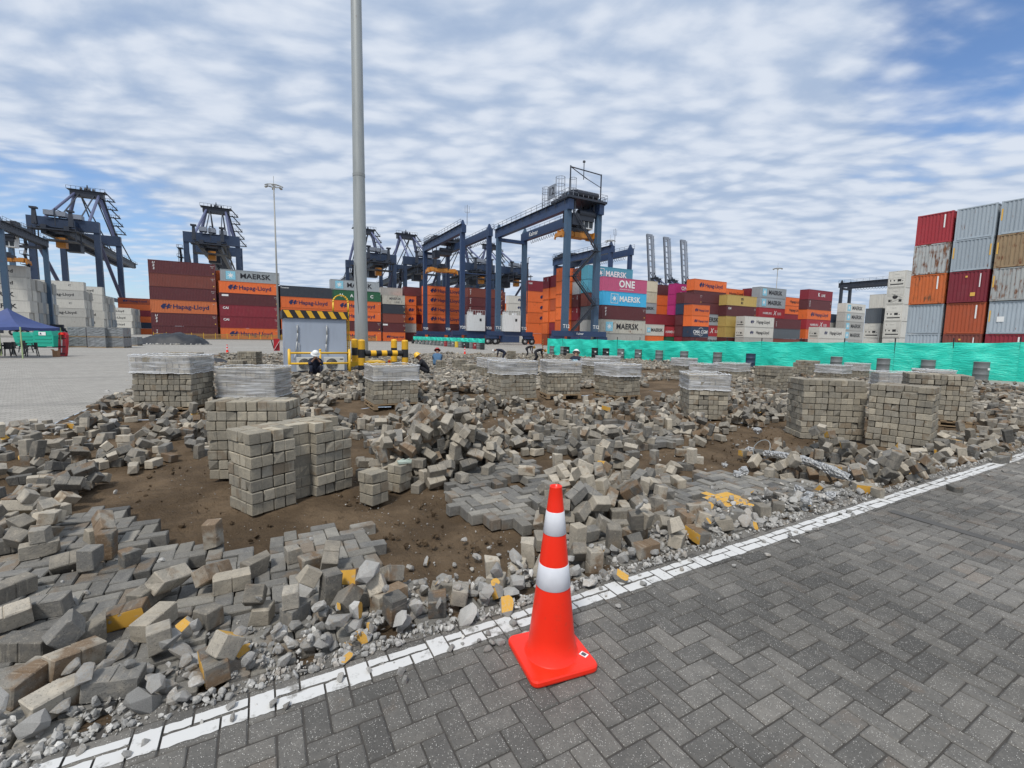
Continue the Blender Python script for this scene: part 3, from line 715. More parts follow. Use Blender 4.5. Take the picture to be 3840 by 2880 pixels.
def door_mesh(h):
    k = ('d', h)
    if k in CB: return CB[k]
    mb = MB(); W = 2.438
    for y0, y1 in ((.13, W / 2 - .01), (W / 2 + .01, W - .13)):
        mb.box(0, .03, y0, y1, .2, h - .14)
        for f in (.25, .75):
            yy = y0 + (y1 - y0) * f; mb.cyl((.05, yy, .12), (.05, yy, h - .08), .022, n=6)
            mb.box(.03, .07, yy - .07, yy + .07, h * .38, h * .38 + .06); mb.box(.03, .06, yy - .05, yy + .05, .3, .36); mb.box(.03, .06, yy - .05, yy + .05, h - .4, h - .34)
    CB[k] = mb.mesh('door'); return CB[k]
def cooler_meshes(h, kind):
    k = ('c', h, kind)
    if k in CB: return CB[k]
    W = 2.438; p, q = MB(), MB()
    p.box(-.03, 0, .14, W - .14, .18, h - .14)
    for z in (h * .52, h * .60, h * .30): p.box(-.05, -.03, .16, W - .16, z, z + .05)
    p.box(-.06, -.03, .9, 1.5, h - .55, h - .32)
    if kind == 'fan':
        for i in range(3):
            t0, t1 = 2 * math.pi * i / 3 + .5, 2 * math.pi * (i + 1) / 3 + .5
            p.beam((-.055, W / 2 + .95 * math.sin(t0), h * .42 + .85 * math.cos(t0)), (-.055, W / 2 + .95 * math.sin(t1), h * .42 + .85 * math.cos(t1)), .06)
        q.cyl((-.032, W / 2, h * .46), (-.045, W / 2, h * .46), .36, n=20); q.box(-.036, -.031, .3, .7, h * .15, h * .3); q.box(-.036, -.031, 1.6, 2.1, h * .15, h * .3)
    else:
        q.box(-.036, -.031, .62, 1.12, h * .36, h * .50); q.cyl((-.031, 1.55, h * .43), (-.038, 1.55, h * .43), .12, n=12); q.box(-.036, -.031, .3, 2.1, h * .17, h * .24); q.box(-.036, -.031, .35, .5, h * .38, h * .42); q.box(-.036, -.031, 2.0, 2.12, h * .38, h * .5)
    CB[k] = (p.mesh('cooling_unit'), q.mesh('cooling_grille')); return CB[k]
def deco(t, L, h, key):
    def tx(s, fx, fz, size, ink, face='front', bold=.05, shear=0.0, spacing=1.0, wide=1.0, name='lettering'):
        loc = {'front': (L * fx, -.012, h * fz), 'left': (-.012, 2.438 * fx, h * fz)}[face]
        put(name, text_mesh(s, size, bold, shear, spacing, wide), t, loc, rot=FACE[face], mat=M[ink])
    def sh(k, fx, fz, ink, s=1.0, face='front', off=0.0, sx=None):
        loc = {'front': (L * fx, -.012 - off, h * fz), 'left': (-.012 - off, 2.438 * fx, h * fz)}[face]
        put('emblem', SH[k], t, loc, rot=FACE[face], mat=M[ink], scale=(sx or s, s, s))
    def small(right=True):
        x = .955 if right else .05
        tx('HLXU 4', x, .80, .16, 'inkwhite', bold=.0); sh('bar', x + .012, .22, 'inkyellow', .22); tx('45G1', x, .68, .14, 'inkwhite', bold=0)
    big = L > 8; k = key
    if k == 'HL':
        if big: sh('fin', .235, .52, 'inknavy', 1.05); tx('Hapag-Lloyd', .60, .50, .95, 'inknavy', wide=1.02); tx('HL 7', .955, .8, .16, 'inkwhite', bold=0)
        else: sh('finS', .26, .52, 'inknavy'); tx('Hapag-Lloyd', .66, .50, .50, 'inknavy')
    elif k == 'HLt': tx('Hapag-Lloyd', .55 if big else .5, .5, .85 if big else .62, 'inkblack', wide=1.05)
    elif k == 'HLfin': sh('fin', .78, .5, 'inknavy', .9)
    elif k == 'HLw': sh('finS', .26, .5, 'inknavy', 1.2); tx('Hapag-Lloyd', .62, .5, .8, 'inkblack')
    elif k == 'MKblue': sh('sqh', .26, .5, 'inkwhite', .98); sh('star', .26, .5, 'inkwhite', .85, off=.003); tx('MAERSK', .61, .48, 1.15, 'inkwhite', bold=.07)
    elif k == 'MKgrey':
        if big: sh('sq', .17, .5, 'inkpale', .98); sh('star', .17, .5, 'inkwhite', .9, off=.003); tx('MAERSK', .58, .5, 1.15, 'inkblack', bold=.06, wide=1.08)
        else: sh('sq', .17, .5, 'inkpale', .55); sh('star', .17, .5, 'inkwhite', .5, off=.003); tx('MAERSK', .60, .5, .75, 'inkblack', bold=.06)
    elif k == 'MKt': tx('MAERSK', .55 if big else .5, .5, 1.1 if big else .7, 'inkblack', bold=.06, wide=1.1)
    elif k == 'MKworn': tx('MAERSK', .55, .62, .62, 'inkgrey', bold=.02, shear=.1); tx('LINE  7', .7, .25, .5, 'inkgrey', bold=.0)
    elif k == 'ONE': tx('ONE', .53 if big else .6, .55, 1.45 if big else 1.0, 'inkwhite', bold=.09, spacing=1.08); tx('OCEAN NETWORK EXPRESS', .53 if big else .6, .18, .22, 'inkwhite', bold=.02)
    elif k == 'UES':
        for i, c in enumerate('UES'): tx(c, .075 - (0 if big else -.03) + i * .0012, .78 - i * .22, .46, 'inkwhite', bold=.06, shear=.2)
        small()
    elif k == 'UES2':
        for i, c in enumerate('TEX'): tx(c, .075, .62 - i * .17, .36, 'inkwhite', bold=.04)
    elif k == 'CAI': tx('CAI', .10, .72, .52, 'inkwhite', bold=.08); small()
    elif k == 'tex': tx('Textainer', .085, .80, .34, 'inkwhite', bold=.03)
    elif k == 'box': sh('bar', .10, .8, 'inkwhite', .42, sx=1.3); small()
    elif k == 'UASC':
        for i, c in enumerate('UASC'): tx(c, .18 + i * .21, .48, .80, 'inkwhite', bold=.09)
    elif k == 'SUD': tx('HAMBURG', .32, .45, .62, 'inkwhite', bold=.02); tx('X', .60, .5, 1.25, 'inkwhite', bold=.02, shear=.3); tx('SUD', .78, .45, .70, 'inkwhite', bold=.02)
    elif k == 'KLINE': tx('K', .42, .52, 1.0, 'inkwhite', bold=.07); tx('LINE', .60, .47, .72, 'inkwhite', bold=.04)
    elif k == 'MSC': tx('m', .5, .68, .9, 'inkblack', bold=.07, wide=1.1); tx('sc', .5, .33, .8, 'inkblack', bold=.07)
    elif k == 'CMA':
        tx('CMA CGM', .52, .48, .78, 'inkwhite', bold=.06, shear=.15); sh('bar', .33, .22, 'inkwhite', .06, sx=2.0); sh('bar', .38, .28, 'inkwhite', .05, sx=2.6)
        mb = MB()
        for s_ in (1, -1):
            for i in range(6):
                t0, t1 = R(35 + i * 18), R(35 + (i + 1) * 18); mb.add([(1.0 * math.cos(t0) * s_, 1.0 * math.sin(t0) * s_, 0), (1.0 * math.cos(t1) * s_, 1.0 * math.sin(t1) * s_, 0), (.94 * math.cos(t1) * s_, .92 * math.sin(t1) * s_, 0), (.94 * math.cos(t0) * s_, .92 * math.sin(t0) * s_, 0)], [(0, 1, 2, 3)])
        put('emblem', mb.mesh('emblem'), t, (L * .55, -.012, h * .5), rot=FACE['front'], mat=M['inkwhite'])
    elif k == 'BC': tx('S', .40, .55, .55, 'inkgrey', bold=.08, wide=1.3); tx('C', .72, .55, .55, 'inkgrey', bold=.08, wide=1.3)
    elif k == 'small': small()
    elif k == 'end': tx('U 3', .82, .7, .2, 'inkwhite', 'left', bold=0); sh('bar', .82, .72, 'inkwhite', .08, 'left'); put('marking', SH['bar'], t, (-.014, 2.438 * .2, h * .75), rot=FACE['left'], mat=M['inkwhite'], scale=(.09, .9, 1))
    elif k == 'endtri': sh('bar', .35, .25, 'inkyellow', .30, 'left'); sh('bar', .55, .82, 'inkyellow', .14, 'left'); put('marking', SH['bar'], t, (-.014, 2.438 * .2, h * .68), rot=FACE['left'], mat=M['inkwhite'], scale=(.07, 1.1, 1))
    elif k == 'endyel':
        for y in (.04, .96): put('marking', SH['bar'], t, (-.012, 2.438 * y, h * .6), rot=FACE['left'], mat=M['inkyellow'], scale=(.09, .9, 1))
    elif k == 'endpatch': sh('bar', .70, .45, 'inkwhite', .42, 'left'); [put('marking', SH['bar'], t, (-.012, 2.438 * y, h * .55), rot=FACE['left'], mat=M['inkyellow'], scale=(.09, .9, 1)) for y in (.04, .96)]
    elif k == 'endlong': put('marking', SH['bar'], t, (-.014, 2.438 * .22, h * .7), rot=FACE['left'], mat=M['inkwhite'], scale=(.10, 1.1, 1))
CNAME = dict(orange='orange', orangeworn='rust-streaked orange', maroon='maroon', brownred='brown-red', crimson='crimson', red='red', grey='grey', greyblue='blue-grey', navy='navy', blackblue='blue-black', green='dark green', white='white', cream='cream', blue='bright blue', teal='teal-blue', pink='faded pink', magenta='magenta', yellow='mustard yellow', brownorange='brick orange', darkgrey='dark grey', whitegrey='off-white', greyrust='rust-blistered grey', greyrust2='rust-streaked pale grey', brownrust='tan rusting', orangerust='scorched orange', reddark='dark red', fadedwhite='stained white')
TIER = ['lowest tier', 'second tier', 'third tier', 'fourth tier', 'fifth tier', 'sixth tier']
def container(a, b, z, L, h, ckey, dk, where, tier, doors=None, cooler=None, smooth=False):
    mt = CM[ckey]; ln = {'': '', None: ''}.get(dk, ' lettered' if dk not in ('end', 'endtri', 'endyel', 'endlong', 'endpatch', 'small', 'box') else '')
    tp = ' refrigerated' if cooler else ''
    t = thing('shipping_container', f'{CNAME[ckey]}{ln}{tp} container, {TIER[tier]} {where}', 'container', S(a, b, z), TH, 'stacked shipping containers')
    put('body', body_mesh(L, h, smooth), t, mat=mt); put('frame', frame_mesh(L, h), t, mat=mt)
    if doors == 'right': put('door', door_mesh(h), t, (L - .008, 0, 0), mat=mt)
    if doors == 'left': put('door', door_mesh(h), t, (.008, 2.438, 0), rz=math.pi, mat=mt)
    if cooler:
        p, q = cooler_meshes(h, cooler); cu = put('cooling_unit', p, t, mat=mt); put('cooling_grille', q, cu, mat=M['dark'])
    if dk: deco(t, L, h, dk)
    return t
WMAX = []
def cstack(where, a, b, L, h, tiers, **kw):
    for i, e in enumerate(tiers):
        if e is None: continue
        c, d = (e + (None,))[:2] if isinstance(e, tuple) else (e, None)
        k2 = dict(kw); dx = 0
        if isinstance(e, tuple) and len(e) > 2: k2.update(e[2]); dx = k2.pop('dx', 0)
        Lc = k2.pop('L', L)
        container(a + dx + random.Random(i + int(a * 10)).uniform(-.05, .05), b, i * (h + .02), Lc, h, c, d, where, i, **k2)
F40, F20 = 12.19, 6.06
bA = 125.7
aA = lambda u: axp(u, bA)
cstack('of the stack behind the tarpaulin heap', aA(570), bA, F40, 2.83, [('maroon', 'UES2'), ('maroon', 'UES'), ('orangeworn', 'HL'), ('maroon', 'small'), ('brownred', 'small'), ('maroon', 'UES')])
cstack('of the stack left of the grey hut', aA(828), bA, F40, 2.68, [('orange', 'HL'), ('crimson', 'CAI'), ('crimson', 'CAI'), ('maroon', 'box'), ('orange', 'HL'), ('grey', 'MKgrey', dict(dx=.35))])
cstack('of the stack behind the grey hut', aA(1056), bA, F40, 2.65, [('maroon', None), ('orange', 'HL'), ('orange', 'HL'), ('orange', 'HL'), ('blackblue', 'tex')])
cstack('of the stack behind the lamp post', aA(1250), bA, F40, 2.60, [('orange', 'HL'), ('maroon', 'small'), ('orange', 'HL'), ('orange', 'HL'), ('green', 'UASC'), ('grey', 'MKgrey', dict(dx=-.4))])
for i_, (u_, tl) in enumerate(((690, ['maroon', 'orange', 'crimson', 'maroon', 'orange', 'orange']), (935, ['crimson', 'maroon', 'orange', 'navy', 'maroon']), (1150, ['orange', 'brownred', 'maroon', 'orange']))):
    cstack(f'of the hidden second row behind the {["first", "second", "third"][i_]} gap', axp(u_, bA + 2.75), bA + 2.75, F40, 2.66, tl)
cstack('of the short stack right of the lamp post', aA(1437), bA, F20, 2.5, [('orange', 'HL'), ('maroon', 'box'), ('brownred', 'small'), ('blackblue', 'small'), ('fadedwhite', 'MKworn')])
cstack('behind the short stack right of the lamp post', axp(1430, 131), 131, F20, 2.5, [None, None, None, None, None, ('whitegrey', None)])
cstack('of the half hidden stack right of the lamp post', axp(1482, 128.5), 128.5, F20, 2.55, [('maroon', 'box'), ('whitegrey', None), ('orange', 'HLfin'), ('orange', 'HLfin'), ('orange', 'HLfin')])
cstack('of the deeper stack left of the first gantry crane', axp(1518, 131.2), 131.2, F40, 2.6, [('brownred', None), ('orange', None), ('crimson', 'CAI'), ('orange', 'HL'), ('maroon', 'box'), ('maroon', None)])
cstack('of the all-orange stack behind the first gantry crane', aA(1592), bA, F40, 2.62, [('orange', None), ('maroon', None), ('orange', 'HL'), ('orange', 'HL'), ('orange', 'HL'), ('orange', 'HL')])
cstack('of the maroon stack between the two gantry cranes', axp(1752, 130), 130, F40, 2.75, [('maroon', None), ('maroon', None), ('maroon', None), ('maroon', 'UES'), ('maroon', 'UES'), ('brownred', 'UES')])
cstack('of the brown stack between the two gantry cranes', axp(1830, 133), 133, F20, 2.7, [None, None, ('brownred', None), ('maroon', None), ('maroon', None), ('brownred', 'small')])
cstack('of the white stack seen through the big gantry crane', axp(1906, 150), 150, F20, 2.85, [('white', None), ('white', None), ('white', None), ('whitegrey', None), ('white', 'HLfin'), ('white', 'HLfin')])
cstack('of the orange and green slip left of the white stack', axp(1885, 152), 152, F20, 2.85, [None, None, None, ('green', None), ('orange', None)])
cstack('of the crimson-topped stack inside the big gantry crane', axp(1978, 107.5), 107.5, F20, 2.85, [('orange', None), ('orange', None), ('orange', 'HLfin'), ('orange', 'HLfin'), ('orange', 'HLfin'), ('crimson', 'CAI')])
aE = axp(2032, 89.4)
cstack('of the farthest end-on column beside the big crane leg', aE, 87.0, F40, 2.56, ['brownorange', 'orange', 'orange', 'orange', 'orange', ('crimson', 'end')])
cstack('of the middle end-on column beside the big crane leg', aE + .3, 84.5, F40, 2.58, ['maroon', 'crimson', 'orange', 'brownorange', 'orange', 'crimson'])
cstack('of the tallest end-on column beside the big crane leg', aE, 81.7, F40, 2.78, ['brownorange', 'orange', 'orange', 'orange', 'orange', 'orange'])
cstack('of the left end-on column between the big crane legs', aE + 2.4, 79.0, F40, 2.75, [('red', 'end'), ('brownred', None), ('reddark', 'end'), ('maroon', 'end'), ('grey', None), ('brownred', 'end')])
cstack('of the right end-on column between the big crane legs', aE + 2.8, 78.6 - 2.5 + .3, F40, 2.8, [('cream', None), ('whitegrey', None), ('darkgrey', None), ('brownred', None), ('teal', None), ('teal', 'MKblue')], )
a2 = axp(2254, 73.4)
cstack('of the colourful stack right of the big crane leg', a2, 73.4, F40, 2.86, [('whitegrey', None), ('fadedwhite', 'MKgrey'), ('maroon', 'UES'), ('blue', 'MKblue'), ('pink', 'ONE')])
cstack('of the deep stack right of the pink container', axp(2456, 86) - F20, 86, F20, 2.75, [None, ('maroon', None), ('orange', 'HLfin'), ('grey', 'MKt'), ('cream', None), ('cream', None)])
cstack('of the low pair right of the colourful stack', axp(2419, 78.5), 78.5, F20, 2.65, [('orange', None), ('white', 'MKgrey')])
cstack('behind the low pair beside the colourful stack', axp(2412, 81.2), 81.2, F40, 2.65, [('brownred', None), ('maroon', None), ('crimson', None)])
cstack('of the small red pair behind the green screen', axp(2496, 78.5), 78.5, F20, 2.5, [('green', None), ('red', 'SUD')])
cstack('of the narrow stack left of the magenta one', axp(2452, 90), 90, F20, 2.75, [None, ('brownred', None), ('orange', 'HLfin'), ('orange', None), ('orange', None), ('maroon', 'end')])
cstack('of the magenta stack', axp(2523, 84.5), 84.5, F20, 2.72, ['maroon', 'crimson', 'magenta', 'magenta', 'magenta', ('magenta', 'ONE')])
cstack('of the orange-topped stack behind the navy one', axp(2593, 78.6), 78.6, F40, 2.82, [('grey', 'MKt'), ('red', 'SUD'), ('grey', 'MKt'), ('maroon', None), ('maroon', 'small'), ('orange', 'HL')])
cstack('of the short orange top behind the magenta stack', axp(2548, 88), 88, F40, 2.82, [None, None, None, None, ('maroon', None), ('orange', None)])
cstack('of the front stack with twin orange boxes over navy', axp(2589, 73.3), 73.3, F20, 2.5, [('maroon', None), ('navy', 'CMA'), ('orange', 'HL'), ('orange', 'HL')])
cstack('of the stack rising over the twin orange boxes', axp(2557, 75.9), 75.9, F20, 2.6, [('crimson', None), ('maroon', None), ('maroon', None), ('navy', None), ('maroon', 'small')])
cstack('of the mustard stack', axp(2717, 76.3), 76.3, F40, 2.7, [('maroon', None), ('yellow', None), ('yellow', None), ('maroon', 'CAI'), ('yellow', 'MSC')])
cstack('of the orange top behind the mustard stack', axp(2706, 84), 84, F20 + 3, 2.72, [None, None, None, None, ('orange', None), ('orange', 'HLt')])
cstack('of the white stack before the mustard one', axp(2788, 72), 72, F40, 2.66, [('whitegrey', None), ('white', 'HLw'), ('white', 'HLw')], cooler='std', smooth=True)
cstack('of the twin grey stack', axp(2837, 78), 78, F40, 2.78, [('maroon', None), ('brownred', None), ('crimson', None), ('red', 'SUD'), ('grey', 'MKgrey'), ('grey', 'MKgrey')])
cstack('of the maroon sliver left of the twin grey stack', axp(2800, 82), 82, F20, 2.78, [None, None, None, None, ('maroon', None), ('reddark', None)])
cstack('of the orange stack right of the twin grey stack', axp(2925, 84), 84, F40, 2.6, [None, None, ('green', None), ('crimson', None), ('orange', 'HLt'), ('orange', 'HLt')])
cstack('of the low maroon and grey stack', axp(2898, 72), 72, F40, 2.6, [('brownred', None), ('darkgrey', None), ('maroon', 'UES2')])
cstack('of the last tall stack before the gap', axp(3018, 72), 72, F40, 2.72, [('maroon', None), ('orange', 'HLfin'), ('red', 'SUD'), ('orange', 'HL'), ('maroon', 'UES'), ('crimson', 'KLINE')])
cstack('of the white stack under the far right gantry', axp(3160, 75.8), 75.8, F40, 2.85, [('whitegrey', 'MKgrey'), ('whitegrey', 'MKgrey'), ('whitegrey', 'MKgrey'), ('whitegrey', 'MKgrey'), ('white', 'MKgrey')], doors='left', smooth=True)
cstack('of the pale stack left of the white lettered one', axp(3108, 80), 80, F20, 2.75, ['white', 'white', 'whitegrey', ('navy', None)], doors='left', smooth=True)
cstack('of the white chassis box behind the green screen', axp(3068, 61), 61, F40, 2.75, [('white', None), ('white', 'HLw')], cooler='std', smooth=True)
aR = axp(3372, 35.0)
cstack('of the tall white end-on column', aR, 35.0, F40, 2.72, [('white', None), ('white', None), ('white', None), ('white', None, dict(cooler='fan')), ('white', None)], cooler='std', smooth=True)
cstack('of the shorter white end-on column', aR + 2.5, 38.9, F40, 2.62, [('white', None), ('white', None), ('darkgrey', None, dict(cooler=None, smooth=False))], cooler='std', smooth=True)
cstack('behind the shorter white end-on column', aR + 13, 43, F40, 2.8, [('white', None), ('brownred', None), ('orange', None), ('white', 'HLw')], doors='left')
a5 = axp(3520, 16.9)
cstack('of the farthest of three near end-on columns', a5, 16.9, F20, 2.6, [('greyblue', None), ('greyblue', None), ('orangerust', 'endlong'), ('greyrust', None), ('red', 'endlong')])
cstack('of the middle of three near end-on columns', a5, 14.25, F20, 2.6, [('brownred', 'endtri'), ('brownorange', 'endlong'), ('reddark', 'endtri'), ('greyblue', 'endyel'), ('greyblue', None)])
cstack('of the nearest of three near end-on columns', a5, 11.6, F20, 2.6, [('crimson', 'endlong'), ('greyblue', 'endpatch'), ('greyrust2', 'endyel'), ('brownrust', 'endyel'), ('greyblue', 'endyel')])
# white blocks far left; right-hand ends turned to us
aW = -53.6
def wblock(where, uc, b0, nrow, h, front, cut=0):
    a1 = axp(uc, b0)
    for r_ in range(nrow):
        n = len(front) - (cut if r_ else 0)
        for i in range(n):
            c, d = front[i] if r_ == 0 else (random.Random(i * 7 + r_).choice(['whitegrey', 'white', 'whitegrey', 'grey']), None)
            rw = 'front row' if r_ == 0 else ['second', 'third', 'fourth', 'fifth', 'sixth', 'seventh', 'eighth'][r_ - 1] + ' row'
            container(a1 - F40 + random.Random(r_ * 9 + i).uniform(-.3, .1), b0 + r_ * 2.65, i * (h + .02), F40, h, c, d, f'of the {where}, {rw}', i, doors='right', smooth=True)
wblock('white block at the left edge', 119, 158, 7, 2.82, [('white', None), ('white', None), ('white', 'MKt'), ('white', 'MKt'), ('white', 'HLt'), ('whitegrey', 'HLt')], 1)
wblock('second white block from the left', 327, 198, 3, 2.82, [('whitegrey', None), ('whitegrey', None), ('whitegrey', 'HLt'), ('white', 'BC'), ('whitegrey', 'HLt'), ('white', 'BC')], 1)
wblock('third white block from the left', 395, 216, 6, 2.82, [('white', None), ('white', 'HLt'), ('white', 'HLt'), ('white', None), ('white', 'MKt'), ('white', 'HLt')], 1)
wblock('smallest white block', 499, 253, 6, 2.82, [('white', None), ('white', 'HLt'), ('white', 'HLt'), ('white', 'HLt')], 0)
for i, (u, dk) in enumerate(((449, 'HL'), (520, 'HLfin'), (538, None))):
    cstack(['of the first stack behind the white blocks', 'of the second stack behind the white blocks', 'of the third stack behind the white blocks'][i], axp(u, 275 + 3 * i), 275 + 3 * i, F40, 2.8, ['orange', 'navy', 'orange', 'crimson', 'orange', ('brownorange', dk)][:6 - i])
# ------------------------------------------------------------------ rubber-tyred gantry cranes
WHEEL = MB()
WHEEL.lathe([(.40, -.22), (.62, -.26), (.78, -.20), (.80, 0), (.78, .20), (.62, .26), (.40, .22)], 22)
TYRE = WHEEL.mesh('tyre', True); TYRE.materials.append(M['rubber'])
q = MB(); q.lathe([(.0, -.16), (.20, -.17), (.24, -.10), (.41, -.20), (.41, .20), (.24, .10), (.20, .17), (.0, .16)], 22); RIM = q.mesh('rim', True); RIM.materials.append(M['rimwhite'])
def rtg(name_label, a, b0, b1, H, num=None, wb=6.5, mats=('steelslate', 'steelblue'), trolley=.2, stairs=True, spreader=True, power='far', loadz=None, antenna=True, detail=True):
    t = thing('gantry_crane', name_label, 'gantry crane', S(a, b0), TH, 'yard gantry cranes'); span = b1 - b0
    ms, mb_ = M[mats[0]], M[mats[1]]; lw = 1.05
    for y, nm in ((0, 'near'), (span, 'far')):
        sb = MB(); sb.box(-2.4, wb + 2.4, y - .45, y + .45, 2.0, 2.95)
        for x in (-1.5, wb + 1.5): sb.box(x - 1.3, x + 1.3, y - .35, y + .35, 1.35, 2.0); sb.beam((x, y, 1.4), (x - .9, y, .9), .3, .5); sb.beam((x, y, 1.4), (x + .9, y, .9), .3, .5)
        sb.build('sill_beam', mb_, t)
        bx = MB(); bx.box(1.0, wb - 1.2, y - .6, y + .6, .55, 1.98); bx.build('cable_reel_box', mb_, t)
        for x in (-2.4, -.6, wb + .6, wb + 2.4):
            w = put('wheel', TYRE, t, (x, y, .8), rot=(math.pi / 2, 0, 0)); put('rim', RIM, w)
        for x in (0, wb):
            l = MB(); l.beam((x, y, 2.95), (x, y, H), lw, .85, up=(0, 1, 0), w1=lw * .92, h1=.8); lo = l.build('leg', ms, t)
            if num: put('lettering', text_mesh(num, .62, .06), lo, (x, y - .47, 3.7), rot=FACE['front'], mat=M['inkwhite'])
            pk = MB(); pk.beam((x, y, H), (x, y, H + .9), lw * .8, .7, up=(0, 1, 0), w1=.3, h1=.3); pk.build('leg_cap', ms, t)
    for x in (0, wb):
        gd = MB(); gd.box(x - .5, x + .5, -.9, span + .9, H - 1.9, H - .25); gd.build('girder', mb_, t)
        rl = MB(); xo = x - .75 if x == 0 else x + .75
        for zz in (H + .35, H + .85): rl.cyl((xo, -.8, zz), (xo, span + .8, zz), .035, n=5)
        for k in range(15): rl.cyl((xo, -.8 + k * (span + 1.6) / 14, H - .25), (xo, -.8 + k * (span + 1.6) / 14, H + .85), .035, n=5)
        rl.box(min(x, xo) - .1, max(x, xo) + .1, -.8, span + .8, H - .24, H - .16)
        for k in range(10): rl.beam((xo, k * span / 9, H - .9), (xo, k * span / 9, H - .2), .12)
        rl.build('walkway', M['steeldark'], t)
    tb = MB(); tb.cyl((0, 0, H * .60), (wb, 0, H * .60), .12, n=6) if not stairs else None
    if tb.v: tb.build('tie_bar', mb_, t)
    tb = MB(); tb.box(-.3, wb + .3, span - .45, span + .45, H - 2.6, H - 1.95); tb.build('cross_beam', mb_, t)
    fs = MB(); fy = span * .08
    for k in range(24):               # hanging festoon cable
        y0, y1 = span * (.1 + .85 * k / 24), span * (.1 + .85 * (k + 1) / 24)
        for j in range(4):
            f0, f1 = j / 4, (j + 1) / 4; fs.cyl((wb + .8, y0 + (y1 - y0) * f0, H - 1.9 - 2.6 * f0 * (1 - f0)), (wb + .8, y0 + (y1 - y0) * f1, H - 1.9 - 2.6 * f1 * (1 - f1)), .05, n=4)
    fs.build('festoon_cable', M['rubber'], t)
    # trolley, cab and spreader
    ty = span * trolley
    tr = MB(); tr.box(-.9, wb + .9, ty - 2.6, ty + 2.6, H - .10, H + .25); tr.box(.6, wb - .6, ty - 1.8, ty + 1.4, H + .26, H + 1.5); tr.cyl((1.0, ty - 2.2, H + .9), (wb - 1.0, ty - 2.2, H + .9), .5, n=10); tr.box(.4, 1.6, ty + 1.5, ty + 2.4, H + .26, H + 1.2); tr.box(wb - 1.8, wb - .8, ty - .5, ty + 2.2, H + .26, H + 1.9)
    tr.build('trolley', M['steeldark'], t)
    rl = MB()
    for x in (-.9, wb + .9):
        for zz in (H + .8, H + 1.3): rl.cyl((x, ty - 2.6, zz), (x, ty + 2.6, zz), .035, n=5)
        for k in range(7): rl.cyl((x, ty - 2.6 + k * 5.2 / 6, H + .25), (x, ty - 2.6 + k * 5.2 / 6, H + 1.3), .035, n=5)
    for y in (ty - 2.6, ty + 2.6):
        for zz in (H + .8, H + 1.3): rl.cyl((-.9, y, zz), (wb + .9, y, zz), .035, n=5)
        for k in range(1, 8): rl.cyl((-.9 + k * (wb + 1.8) / 8, y, H + .25), (-.9 + k * (wb + 1.8) / 8, y, H + 1.3), .035, n=5)
    rl.build('railing', M['steelpale'] if stairs else M['steeldark'], t)
    if detail:
        cb = MB(); poly = [(-.95, 0), (.95, 0), (1.2, 2.7), (-1.2, 2.7)]
        cb.prism(poly, -1.1, 1.1, M=Matrix.Translation((wb - 2.0, ty - .2, H - 4.4)) @ Matrix.Rotation(math.pi / 2, 4, 'X')); co = cb.build('cab', M['housewhite'], t)
        gl_ = MB()
        for x0, x1 in ((-.85, -.12), (.12, .85)): gl_.box(wb - 2.0 + x0, wb - 2.0 + x1, ty - 1.33, ty - 1.305, H - 4.2, H - 2.6)
        gl_.build('cab_window', M['glass'], co); put('lettering', text_mesh('Kalmar', .42, .05), co, (wb - 1.95, ty - 1.31, H - 2.15), rot=FACE['front'], mat=M['inkblack'])
        cb = MB(); cb.box(wb - 3.7, wb - 1.5, ty - 1.2, ty + .9, H - 2.0, H - 1.92); [cb.cyl((x, y, H - 2.0), (x, y, H), .06, n=5) for x in (wb - 3.6, wb - 1.6) for y in (ty - 1.1, ty + .8)]; cb.build('cab_hanger', M['steeldark'], t)
    if spreader:
        sz = loadz or H - 6.0
        hb = MB(); hb.box(wb / 2 - 1.6, wb / 2 + 1.6, ty - .9, ty + .9, sz + .9, sz + 1.6); hb.box(wb / 2 - .8, wb / 2 + .8, ty - .6, ty + .6, sz + 1.6, sz + 2.3)
        for x in (wb / 2 - 1.3, wb / 2 + 1.3):
            for y in (ty - .7, ty + .7): hb.cyl((x, y, sz + 1.6), (x * .8 + wb * .1, y, H), .03, n=4)
        hb.box(wb / 2 - 2.2, wb / 2 + 2.2, ty - 1.6, ty + 1.6, H - 3.2, H - 2.2); hb.box(wb / 2 - 2.6, wb / 2 - 1.2, ty - 1.9, ty + .4, H - 4.2, H - 2.3); hb.cyl((wb / 2 - 1, ty - 1.2, H - 2.0), (wb / 2 + 2.4, ty - 1.2, H - 2.0), .6, n=12); [hb.beam((x, y, H - 3.2), (x, y, H), .18) for x in (wb / 2 - 2.1, wb / 2 + 2.1) for y in (ty - 1.5, ty + 1.5)]; hb.build('head_block', M['steeldark'], t)
        sp = MB()
        for y in (ty - .55, ty + .55): sp.box(wb / 2 - 3.9, wb / 2 + 3.9, y - .2, y + .2, sz + .2, sz + 1.05)
        for x in (wb / 2 - 3.0, wb / 2 + 3.0): sp.box(x - .45, x + .45, ty - 1.2, ty + 1.2, sz + .15, sz + 1.12)
        for x in (wb / 2 - 3.9, wb / 2 + 3.9):
            sp.box(x - .18, x + .18, ty - 1.2, ty + 1.2, sz, sz + .6)
            for y in (ty - 1.2, ty + 1.2): sp.beam((x, y, sz + .4), (x * 1.03 - wb * .015, y * 1.0, sz - .35), .3, .12)
        sp.box(wb / 2 - 1.3, wb / 2 + 1.3, ty - .9, ty + .9, sz + .1, sz + 1.2)
        sp.build('spreader', M['spreader'], t)
